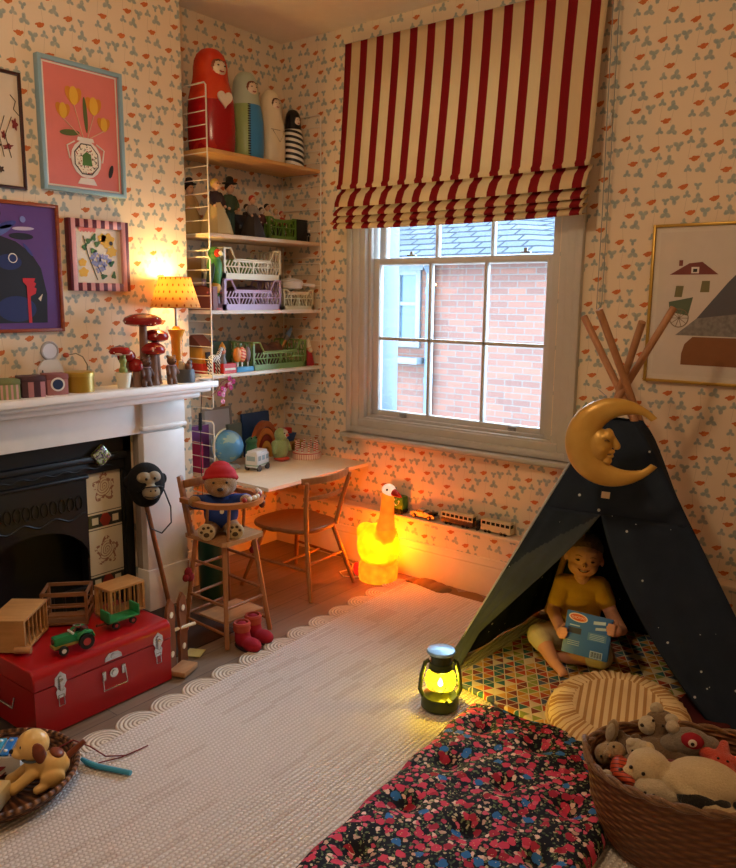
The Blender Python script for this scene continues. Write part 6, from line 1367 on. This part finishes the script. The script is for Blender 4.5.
blob('face', M_moon, mn, [('b', (-.035, -.004, -.01), (.040, .032, .058)), ('b', (-.068, .0, -.01), (.046, .030, .080)), ('b', (-.010, -.006, .022), (.020, .026, .028)), ('l', [(.002, -.006, .022), (.022, -.006, -.010)], [.010, .011]), ('b', (.020, -.006, -.014), (.012, .013, .008)), ('b', (.002, -.006, -.030), (.014, .017, .0075)), ('b', (.0, -.006, -.045), (.013, .016, .008)), ('b', (-.008, -.005, -.062), (.016, .018, .014)), ('b', (-.028, -.026, -.020), (.018, .014, .018)), ('l', [(-.022, -.030, .022), (-.006, -.026, .020)], [.006, .006])], .003, 3)
b = B(); b.tube([(-.020, -.034, .010), (-.012, -.032, .014), (-.004, -.028, .008)], .0028, 6); b.tube([(-.012, -.020, -.038), (.004, -.022, -.0375)], .0022, 6); b.build('eye_and_mouth_lines', mat('dark_gilding', '#6b4a1c', .5), mn)
b = B(); b.tube([(-.02, 0, .125), (-.025, .06, .15), (-.06, .19, .16)], .0015, 5); b.build('hanger', mat('cord_grey', '#8d8f8b', .7), mn)
# ---------------------------------------------------------------- lantern
LO = (1.862, -1.16, RZ)
t = thing('storm_lantern', 'green storm lantern with a lit yellow glow on the rug', 'lantern', LO, -.91); t.scale = (1.2, 1.2, 1.12)
M_lg = mat('olive_green_enamel', '#3d4a2a', .35, .3); k = 1.0
b = B(); b.lathe([(0, 0), (.050, 0), (.056, .006), (.056, .030), (.050, .042), (.030, .048), (.022, .056), (.026, .062), (0, .062)], n=32); b.build('fuel_tank', M_lg, t)
b = B(); b.lathe([(.026, .135), (.036, .137), (.034, .150), (.030, .152), (.030, .172), (.034, .174), (.034, .180), (0, .182)], n=28); b.lathe([(.0, .125), (.030, .125), (.036, .132), (.026, .136), (0, .136)], n=28); b.build('chimney', M_lg, t)
b = B(); b.lathe([(0, .181), (.040, .183), (.044, .188), (.040, .193), (.018, .197), (0, .198)], n=32); b.build('cap', mat('pale_blue_enamel', '#8fb4cc', .3, .3), t)
for s in (-1, 1): b = B(); b.tube([(0, s*.050, .035), (0, s*.060, .06), (0, s*.056, .11), (0, s*.046, .150), (0, s*.034, .158)], .0065, 10); b.build('side_tube', M_lg, t)
def lglass():
    m = MT('yellow_lantern_glass', .1); nt = m.t; tr_ = nt.nodes.new('ShaderNodeBsdfTransparent'); tr_.inputs[0].default_value = (1, .93, .35, 1); mx_ = nt.nodes.new('ShaderNodeMixShader'); mx_.inputs[0].default_value = .22
    m.emit((1, .80, .06), 1.2); m.col('#e8d840'); nt.links.new(tr_.outputs[0], mx_.inputs[1]); nt.links.new(m.b.outputs[0], mx_.inputs[2]); nt.links.new(mx_.outputs[0], nt.nodes['Material Output'].inputs[0]); return m.m
b = B(); b.lathe([(.026, .060), (.040, .068), (.047, .088), (.043, .110), (.029, .128)], n=32)
for f in [f for f in b.bm.faces if len(f.verts) > 4]: b.bm.faces.remove(f)
b.build('glass', lglass(), t)
b = B(); b.lathe([(0, .0), (.007, .006), (.008, .014), (.003, .026), (0, .032)], c=(0, 0, .066), n=14); b.build('flame', emat('lit_flame', (1, .85, .25), 30), t)
b = B(); b.tube([(.04, 0, .062), (.046, .012, .09), (.040, .0, .12)], .0016, 5); b.tube([(-.04, 0, .062), (-.046, .012, .09), (-.040, .0, .12)], .0016, 5); b.tube([(0, -.058, .10), (-.055, -.03, .055), (-.070, .0, .045), (-.055, .03, .055), (0, .058, .10)], .0020, 6); b.cyl((.045, .02, .040), (.062, .028, .040), .010); b.build('wire_guard', M_lg, t)
# ---------------------------------------------------------------- child in the tent (built in world coordinates)
CO = (2.10, -.47, .036)
ch = thing('person', 'smiling toddler in yellow top sitting in the tent holding a book', 'person', CO)
SKIN = MT('toddler_skin', .55, spec=.3); n_ = SKIN.noise(10); SKIN.col(SKIN.mix(n_*.5, '#d9a283', '#c98d70')); SKIN.b.inputs['Subsurface Weight'].default_value = .05; M_skin = SKIN.m
fwd = V((.42, -.905, 0)).normalized(); rgt = V((-fwd.y*-1, 0, 0)); rgt = V((.905, .42, 0)).normalized()   # rgt = towards the right of the photograph
C0 = V((2.068, -.425, .0))
def cp(r, f, z): return C0+rgt*r+fwd*f+V((0, 0, z))
RZc = math.atan2(rgt.y, rgt.x)
def Q(c, rad, tilt=0): return ('b', cp(*c), rad, (0, tilt, RZc))
HC_ = (.004, .022, .425)                          # head centre (right, forward, up)
def hd(r, f, z):
    a = .12; rr = r*cos(a)+z*sin(a); zz = -r*sin(a)+z*cos(a); return (HC_[0]+rr, HC_[1]+f, HC_[2]+zz)
shL, shR = cp(-.070, .0, .292), cp(.074, .0, .298)
elL, elR = cp(-.108, .045, .200), cp(.122, .04, .205)
haL, haR = V((2.105, -.655, .188)), V((2.265, -.605, .272))
wrL, wrR = V((2.078, -.640, .190)), V((2.305, -.600, .232))
hipL, hipR = cp(-.045, .02, .085), cp(.05, .02, .085)
knL = V((1.975, -.600, .118)); anL = V((2.075, -.672, .060)); toL = V((2.128, -.712, .052))
knR = V((2.215, -.560, .085)); anR = V((2.10, -.605, .060)); toR = V((2.06, -.61, .055))
skin = [Q(hd(0, -.008, .014), (.071, .078, .072)), Q(hd(0, .014, -.028), (.060, .054, .046)), Q(hd(0, .045, -.062), (.020, .018, .014)),
    Q(hd(-.030, .040, -.026), (.024, .020, .021)), Q(hd(.030, .040, -.026), (.024, .020, .021)), Q(hd(0, .066, -.008), (.0085, .012, .010)), Q(hd(0, .057, .004), (.006, .010, .016)),
    Q(hd(-.072, -.004, -.006), (.008, .013, .019)), Q(hd(.072, -.004, -.006), (.008, .013, .019)), Q(hd(0, .045, .035), (.045, .020, .020)),
    ('l', [cp(0, .002, .30), cp(.002, .012, .37)], [.034, .033]), Q((0, .0, .20), (.078, .058, .10)), Q((0, 0, .10), (.08, .065, .06)),
    ('l', [shL, elL, wrL], [.034, .027, .020]), ('l', [shR, elR, wrR], [.034, .027, .020]),
    ('l', [hipL, knL], [.055, .042]), ('l', [hipR, knR], [.055, .042]),
    ('l', [knL, lerp(knL, anL, .4), anL], [.036, .034, .023]), ('l', [knR, lerp(knR, anR, .4), anR], [.036, .033, .023]),
    ('l', [anL, toL], [.022, .017]), ('b', lerp(anL, toL, .6), (.026, .022, .015), (0, 0, -.6)), ('l', [anR, toR], [.022, .017])]
for k in range(5):                                 # toes
    d = (toL-anL).normalized(); s_ = V((-d.y, d.x, 0)); p = toL+s_*(-.016+.008*k)+d*.004; skin.append(('l', [p, p+d*(.012-.0015*k)+V((0, 0, -.004))], [.0065-.0004*k, .0055-.0004*k]))
# hands: palm, four fingers closed over the book edge, thumb
BM = Mx.Translation(V((2.205, -.684, .212))) @ Euler((-.30, .02, .12)).to_matrix().to_4x4()
def hand(sd, zc, w_):
    """palm behind the book edge, fingers curled round to its front cover"""
    e = sd*.085; W = lambda x, y, z: BM @ V((e+sd*x, y, zc+z)); out_ = [('b', W(.016, .012, 0), (.019, .019, .021)), ('l', [w_, W(.018, .016, 0)], [.019, .018])]
    for k in range(4):
        z = -.017+.0115*k; L_ = (.018, .023, .024, .020)[k]
        out_.append(('l', [W(.012, .004, z), W(.010, -.016, z+.001), W(.010-L_, -.0205, z+.003)], [.0066, .0062, .0052]))
    out_.append(('l', [W(.014, .008, .020), W(.006, .020, .032), W(-.012, .019, .036)], [.0080, .0070, .0060])); return out_
skin += hand(-1, -.012, wrL); skin += hand(1, .040, wrR)
blob('body', M_skin, ch, skin, .0032, 4, off=CO)
# clothes
M_yel = mat('mustard_yellow_jersey', '#d6aa3c', .9, kind='fabric', c2='#b88a28')
g = .008
top = [Q((0, .0, .205), (.078+g, .058+g, .095)), Q((0, 0, .13), (.082+g, .068+g, .05)), ('l', [cp(-.07, 0, .30), cp(.07, 0, .302)], [.042, .042]), Q((0, .0, .27), (.078, .052, .055)),
    ('l', [shL, lerp(shL, elL, .62)], [.034+g, .028+g+.001]), ('l', [shR, lerp(shR, elR, .55)], [.034+g, .028+g+.001])]
blob('jersey_top', M_yel, ch, top, .004, 3, off=CO)
M_trs = mat('cream_trousers', '#d8cda6', .9, kind='fabric')
tr_ = [Q((0, .005, .09), (.085, .072, .052)), ('l', [hipL, knL, lerp(knL, anL, .22)], [.055+g, .042+g, .036+g]), ('l', [hipR, knR, lerp(knR, anR, .22)], [.055+g, .042+g, .036+g])]
blob('trousers', M_trs, ch, tr_, .004, 3, off=CO)
b = B(CO)
# hair: thin cap pulled back from the forehead
blob('hair', mat('fine_fair_hair', '#7d5a35', .8, kind='plush', c2='#5f4327', scale=120), ch, [Q(hd(0, -.016, .028), (.0715, .075, .073)), Q(hd(0, -.03, -.01), (.066, .060, .055))], .004, 3, off=CO)
def fe(name, pts, r, m): b = B(CO); b.tube([cp(*hd(*p)) for p in pts], r, 6); return b.build(name, m, ch)
M_eye = mat('brown_eye', '#2a1a14', .2)
for s in (-1, 1):
    b = B(CO); b.ball(cp(*hd(s*.027, .0610, .006)), (.0080, .006, .0034), (0, 0, RZc)); b.build('eye', M_eye, ch)
    fe('eyelid', [(s*.038, .058, .006), (s*.027, .066, .012), (s*.016, .063, .007)], .0016, mat('lash', '#6b4636', .7)); fe('eyebrow', [(s*.040, .056, .022), (s*.028, .064, .027), (s*.014, .065, .023)], .0016, mat('brow', '#9a7050', .8))
fe('mouth', [(-.022, .060, -.028), (-.012, .067, -.035), (0, .070, -.037), (.012, .067, -.035), (.022, .060, -.028)], .0036, mat('mouth_dark', '#7a2c28', .4)); fe('teeth', [(-.012, .0685, -.0330), (0, .0715, -.0345), (.012, .0685, -.0330)], .0017, mat('tooth', '#eee6da', .3))
b = B(CO); b.ball(cp(*hd(-.0042, .0765, -.012)), .0018, seg=8); b.ball(cp(*hd(.0042, .0765, -.012)), .0018, seg=8); b.build('nostrils', mat('lash', '#6b4636', .7), ch)
# ---------------------------------------------------------------- the book
bc = V((2.205, -.684, .212)); bk = thing('blue_board_book', 'blue board book held up by the toddler in the tent', 'book', bc, 0, None, (-.30, .02, .12))
W2, H2 = .170, .156
b = B(); b.box((0, -.008, 0), (W2, .003, H2), bev=.001); b.box((0, .008, 0), (W2, .003, H2), bev=.001); b.box((-W2/2+.0015, 0, 0), (.003, .018, H2), bev=.001); b.build('cover', mat('mid_blue_cover', '#3c74ba', .4, c2='#3266a8'), bk)
b = B(); b.box((.001, 0, 0), (W2-.008, .0135, H2-.006)); b.build('pages', mat('paper', '#e9dfca', .9), bk)
def FX(x, z): return Mx.Translation((x, -.0098, z)) @ Mx(((1, 0, 0, 0), (0, 0, -1, 0), (0, 1, 0, 0), (0, 0, 0, 1)))
def lab(name, pts, m, lift=0): b = B(); b.prism(pts, .0005, Mx.Translation((0, -.0096-lift, 0)) @ Mx(((1, 0, 0, 0), (0, 0, -1, 0), (0, 1, 0, 0), (0, 0, 0, 1)))); b.build(name, m, bk)
lab('oval_badge', el(-.040, .058, .036, .016, -.08, 30), mat('badge_cream', '#f0e0d0', .5)); lab('oval_badge_inner', el(-.040, .058, .031, .0125, -.08, 30), mat('badge_orange', '#d8683c', .5), .0004)
textmesh('badge_lettering', 'THOMAS', .0135, mat('badge_cream', '#f0e0d0', .5), bk, FX(-.040, .0575) @ Mx.Translation((0, 0, .0008)), .0002)
lab('speech_patch', [(.018, .046), (.062, .052), (.062, .064), (.018, .058)], mat('pale_blue_print', '#b9d3e4', .5)); lab('speech_patch', [(.028, .026), (.066, .032), (.066, .042), (.028, .036)], mat('pale_blue_print', '#b9d3e4', .5))
lab('picture_patch', [(-.072, -.002), (-.022, -.002), (-.022, .020), (-.072, .020)], mat('print_dark', '#3a4450', .5)); lab('caption', [(-.068, .026), (-.030, .026), (-.030, .030), (-.068, .030)], mat('pale_blue_print', '#b9d3e4', .5))
lab('text_panel', [(.004, -.014), (.072, -.012), (.072, .016), (.004, .014)], mat('panel_blue', '#5f92bd', .5))
lab('barcode_panel', [(.020, -.076), (.066, -.076), (.066, -.050), (.020, -.050)], mat('pale_blue_print', '#b9d3e4', .5))
b = B()
for k in range(12): b.box((.024+k*.0034, -.0104, -.063), (.0012+.0008*(k % 3), .0004, .020))
b.build('barcode', mat('print_dark', '#3a4450', .5), bk)
b = B()
for k in range(4): b.box((.038, -.0104, .009-.006*k), (.054, .0004, .0016))
for k in range(3): b.box((-.045, -.0100, -.030-.007*k), (.045, .0004, .0018))
b.build('small_print', mat('pale_blue_print', '#b9d3e4', .5), bk)

# ---------------------------------------------------------------- big wicker basket of soft toys
BO = (2.79, -1.365, .0135)
t = thing('wicker_basket', 'large oval wicker basket full of soft toys', 'basket', BO, .45)
SX, SY = 1.18, .82; RB = .245; HB = .245
def wk():
    m = MT('brown_willow', .55); x, y, z = m.co(); a = (y/SY).op('ARCTAN2', x/SX); row = (z/.0125).fl(); w_ = ((a*26)+row*PI).op('SINE'); v = ((z/.0125).fr()-.5).ab()*2
    h_ = (w_*.5+.5)*(1-v*.8); n = m.noise(3, m.vec(a*2, row, 0), 1); m.col(m.mix(h_, m.mix(n, '#5a3520', '#6e4428'), m.mix(n, '#a3703f', '#8a5a34'))); m.bump(h_, .008); return m.m
M_wk = wk()
b = B(); b.lathe([(0, 0), (RB*.74, 0), (RB*.84, .04), (RB*.94, .13), (RB, HB), (RB-.010, HB), (RB*.90, .13), (RB*.78, .03), (0, .012)], n=72, sx=SX, sy=SY); b.build('basket_body', M_wk, t)
M_rimw = mat('willow_rim', '#8a6340', .5, kind='plush', scale=90)
for ph in (0, PI): b = B(); b.tube([((RB+.004*sin(a*14+ph))*SX*cos(a), (RB+.004*sin(a*14+ph))*SY*sin(a), HB+.006*cos(a*14+ph)) for a in [2*PI*i/160 for i in range(160)]], .0062, 8, closed=True); b.build('rim_strand', M_rimw, t)
for s in (-1, 1): b = B(); b.tube([((RB+.006)*SX*cos(a)*s, RB*SY*sin(a), HB+.004+.030*cos((a)/.3*PI/2)) for a in [(-.3+.6*i/14) for i in range(15)]], .0075, 8); b.build('handle', M_rimw, t)
# deep filling of cloth so the toys rest near the rim
o = blob('blanket', mat('dark_maroon_cloth', '#3a1418', .95, kind='fabric'), None, [('b', (0, 0, .085), (.20, .135, .085)), ('b', (.09, .02, .13), (.09, .08, .06)), ('b', (-.08, .01, .12), (.09, .08, .06))], .012, 3); o.location = (2.79, -1.365, .028); o.rotation_euler = (0, 0, .45); tag(o, 'dark maroon blanket packed under the soft toys in basket', 'blanket')
GS = 'soft toys piled in the wicker basket'
def soft(label, loc, m, shapes, rz=0, parts=(), v=.005, sm=3, rot=None, name='soft_toy'):
    t = thing(name, label, 'soft toy', (loc[0]-.05, loc[1]-.035, loc[2]+.012), rz, GS, rot); blob('body', m, t, shapes, v, sm)
    for nm, mm, bs in parts:
        b = B()
        for q in bs: b.ball(q[0], q[1], q[2] if len(q) > 2 else (0, 0, 0), 12)
        b.build(nm, mm, t)
    return t
EY = mat('doll_eyes', '#1d1512', .3)
P_cr = mat('cream_plush', '#d9c7a0', .95, kind='plush', c2='#b8a27a'); P_br = mat('grey_brown_plush', '#7d664c', .95, kind='plush', c2='#5a4632'); P_be = mat('beige_plush', '#b39c78', .95, kind='plush', c2='#8f7856')
P_gr = mat('grey_plush', '#8a7f70', .95, kind='plush', c2='#6b6052'); P_co = mat('coral_plush', '#d0513c', .95, kind='plush', c2='#a83a2c'); P_wh = mat('off_white_plush', '#cfc2a8', .95, kind='plush', c2='#a89a7e')
# large cream bear lying across the front
soft('large cream plush bear lying on its side at the front', (2.855, -1.425, .250), P_cr, [('b', (.02, 0, .015), (.092, .062, .052)), ('b', (-.115, -.01, .01), (.055, .048, .048)), ('b', (-.128, .035, .035), (.018, .012, .02)), ('b', (-.15, -.035, -.004), (.026, .022, .020)), ('l', [(-.05, -.035, .01), (.03, -.06, -.012), (.085, -.055, -.018)], [.026, .021, .018]), ('l', [(.085, .01, .005), (.125, .03, -.01)], [.034, .028])], .10,
     [('nose', EY, [((-.176, -.046, .0), (.007, .009, .007))]), ('eyes', EY, [((-.150, -.052, .022), .005), ((-.118, -.058, .018), .005)])])
soft('black plush with white beaded collar under the cream bear', (2.872, -1.478, .240), mat('black_soft_plush', '#1a1816', .95, kind='plush'), [('b', (0, 0, 0), (.055, .026, .026)), ('b', (.05, .01, .002), (.026, .022, .022))], .05, [('beaded_collar', mat('bead_white', '#e6ddd0', .35), [((-.04+.012*k, .012+.002*k, .027-.0005*k), .0045) for k in range(8)])])
soft('round off white plush at the front rim of basket', (2.770, -1.490, .228), P_wh, [('b', (0, 0, 0), (.05, .034, .034)), ('b', (.04, -.005, .0), (.026, .024, .024))], .3, [('eyes', EY, [((-.02, -.032, .012), .004), ((.0, -.035, .012), .004)])])
tig = stripe2('orange_striped_plush', '#b8482a', '#5a1a14', lambda t, x, y, z: ((y+z)/.016).fr().gt(.72)); 
soft('orange red striped plush sitting at left side of basket', (2.670, -1.455, .240), tig, [('b', (0, 0, -.005), (.024, .042, .028)), ('l', [(0, -.035, 0), (.03, -.06, .0)], [.015, .013]), ('l', [(.01, .0, .01), (.045, -.005, .012)], [.014, .012])], .3, [('head', P_be, [((-.012, .045, .014), (.026, .024, .024)), ((-.030, .030, .01), (.013, .012, .011))]), ('eyes', EY, [((-.032, .05, .024), .0035), ((-.018, .030, .034), .0035)]), ('paws', P_wh, [((.045, -.008, .012), .014), ((-.028, -.045, -.005), .014)])])
soft('long eared beige plush rabbit at the back left of basket', (2.615, -1.40, .225), P_be, [('b', (0, 0, 0), (.032, .030, .030)), ('b', (.01, .02, .060), (.018, .010, .040), (.1, .15, 0))], .3, [('ear_lining', P_wh, [((.006, .011, .060), (.011, .005, .030), (.1, .15, 0))]), ('eyes', EY, [((-.012, -.028, .008), .004), ((.012, -.028, .008), .004)])])
soft('small brown plush mouse with round ears behind the lamb', (2.655, -1.355, .24), P_br, [('b', (0, 0, 0), (.034, .032, .032)), ('b', (-.02, .0, .030), (.016, .008, .016)), ('b', (.022, .0, .030), (.016, .008, .016)), ('b', (.0, -.028, -.005), (.014, .016, .012))], .2, [('nose', EY, [((0, -.044, -.004), .005)]), ('eyes', EY, [((-.012, -.027, .012), .004), ((.012, -.027, .012), .004)])])
soft('brown plush lamb with curly cream head in the middle left', (2.705, -1.42, .245), P_br, [('b', (0, 0, -.01), (.040, .040, .035)), ('b', (.01, -.04, -.02), (.03, .03, .025))], .2, [('head', P_wh, [((-.006, .018, .030), (.028, .024, .026)), ((.012, .012, .046), (.014, .014, .012)), ((-.020, .012, .046), (.014, .014, .012))]), ('eyes', EY, [((-.014, -.006, .034), .0035), ((.004, -.008, .034), .0035)])])
soft('large grey brown plush bear reclining at the back of basket', (2.735, -1.325, .235), P_br, [('b', (0, 0, .0), (.070, .050, .045)), ('b', (-.005, .055, .055), (.046, .044, .040)), ('l', [(-.05, -.02, .01), (-.10, -.02, .0)], [.024, .020]), ('l', [(.05, -.02, .01), (.085, -.045, .0)], [.024, .020])], .25, [('muzzle', P_wh, [((-.038, .030, .060), (.026, .024, .026)), ((-.020, .060, .098), (.018, .010, .018)), ((.020, .036, .088), (.018, .016, .014))]), ('nose', EY, [((-.052, .012, .066), (.006, .005, .005))]), ('eyes', EY, [((-.025, .012, .086), .004), ((.0, .010, .078), .004)])])
soft('grey plush bird with red eye mask at right of basket', (2.80, -1.30, .283), P_gr, [('b', (0, 0, 0), (.058, .040, .038)), ('b', (-.048, -.012, -.010), (.028, .026, .024)), ('b', (.05, .01, -.01), (.03, .03, .03))], .30, [('mask', mat('crimson_felt', '#a3182a', .9, kind='fabric'), [((.004, -.024, .018), (.030, .020, .022))]), ('eye_ring', mat('white_felt', '#e4dccf', .8), [((.004, -.043, .022), (.011, .004, .011))]), ('eyes', EY, [((.004, -.0475, .022), (.005, .002, .005))]), ('ear', P_wh, [((-.045, .0, .034), (.018, .016, .018))])])
soft('coral red plush starfish at the right side of basket', (2.885, -1.32, .268), P_co, [('b', (0, 0, 0), (.034, .034, .020))]+[('l', [(0, 0, 0), (.062*cos(k*2*PI/5+.3), .062*sin(k*2*PI/5+.3), .004)], [.026, .013]) for k in range(5)], .2, [('eyes', EY, [((-.01, -.012, .021), .004), ((.012, -.012, .021), .004)])], rot=(.25, .1, .2))
soft('red plush arm poking out beside the grey bird', (2.79, -1.365, .235), mat('red_plush', '#8f1a20', .95, kind='plush'), [('l', [(-.03, 0, 0), (.03, .01, .006)], [.018, .014])], .1)
soft('small beige plush face at right edge of the picture', (2.945, -1.43, .245), P_be, [('b', (0, 0, 0), (.034, .032, .032)), ('b', (-.02, .0, .030), (.014, .008, .016)), ('b', (.022, .0, .030), (.014, .008, .016))], -.1, [('eye_patch', EY, [((-.016, -.029, .010), (.008, .006, .009)), ((.012, -.030, .010), (.008, .006, .009))])])
b = B(); b.box((0, 0, 0), (.020, .002, .022), (-.5, .3, .2)); o = b.build('care_label', mat('white_felt', '#e4dccf', .8), None); o.location = (2.86, -1.40, .28); tag(o, 'small white fabric care label sticking up between the toys', 'label')
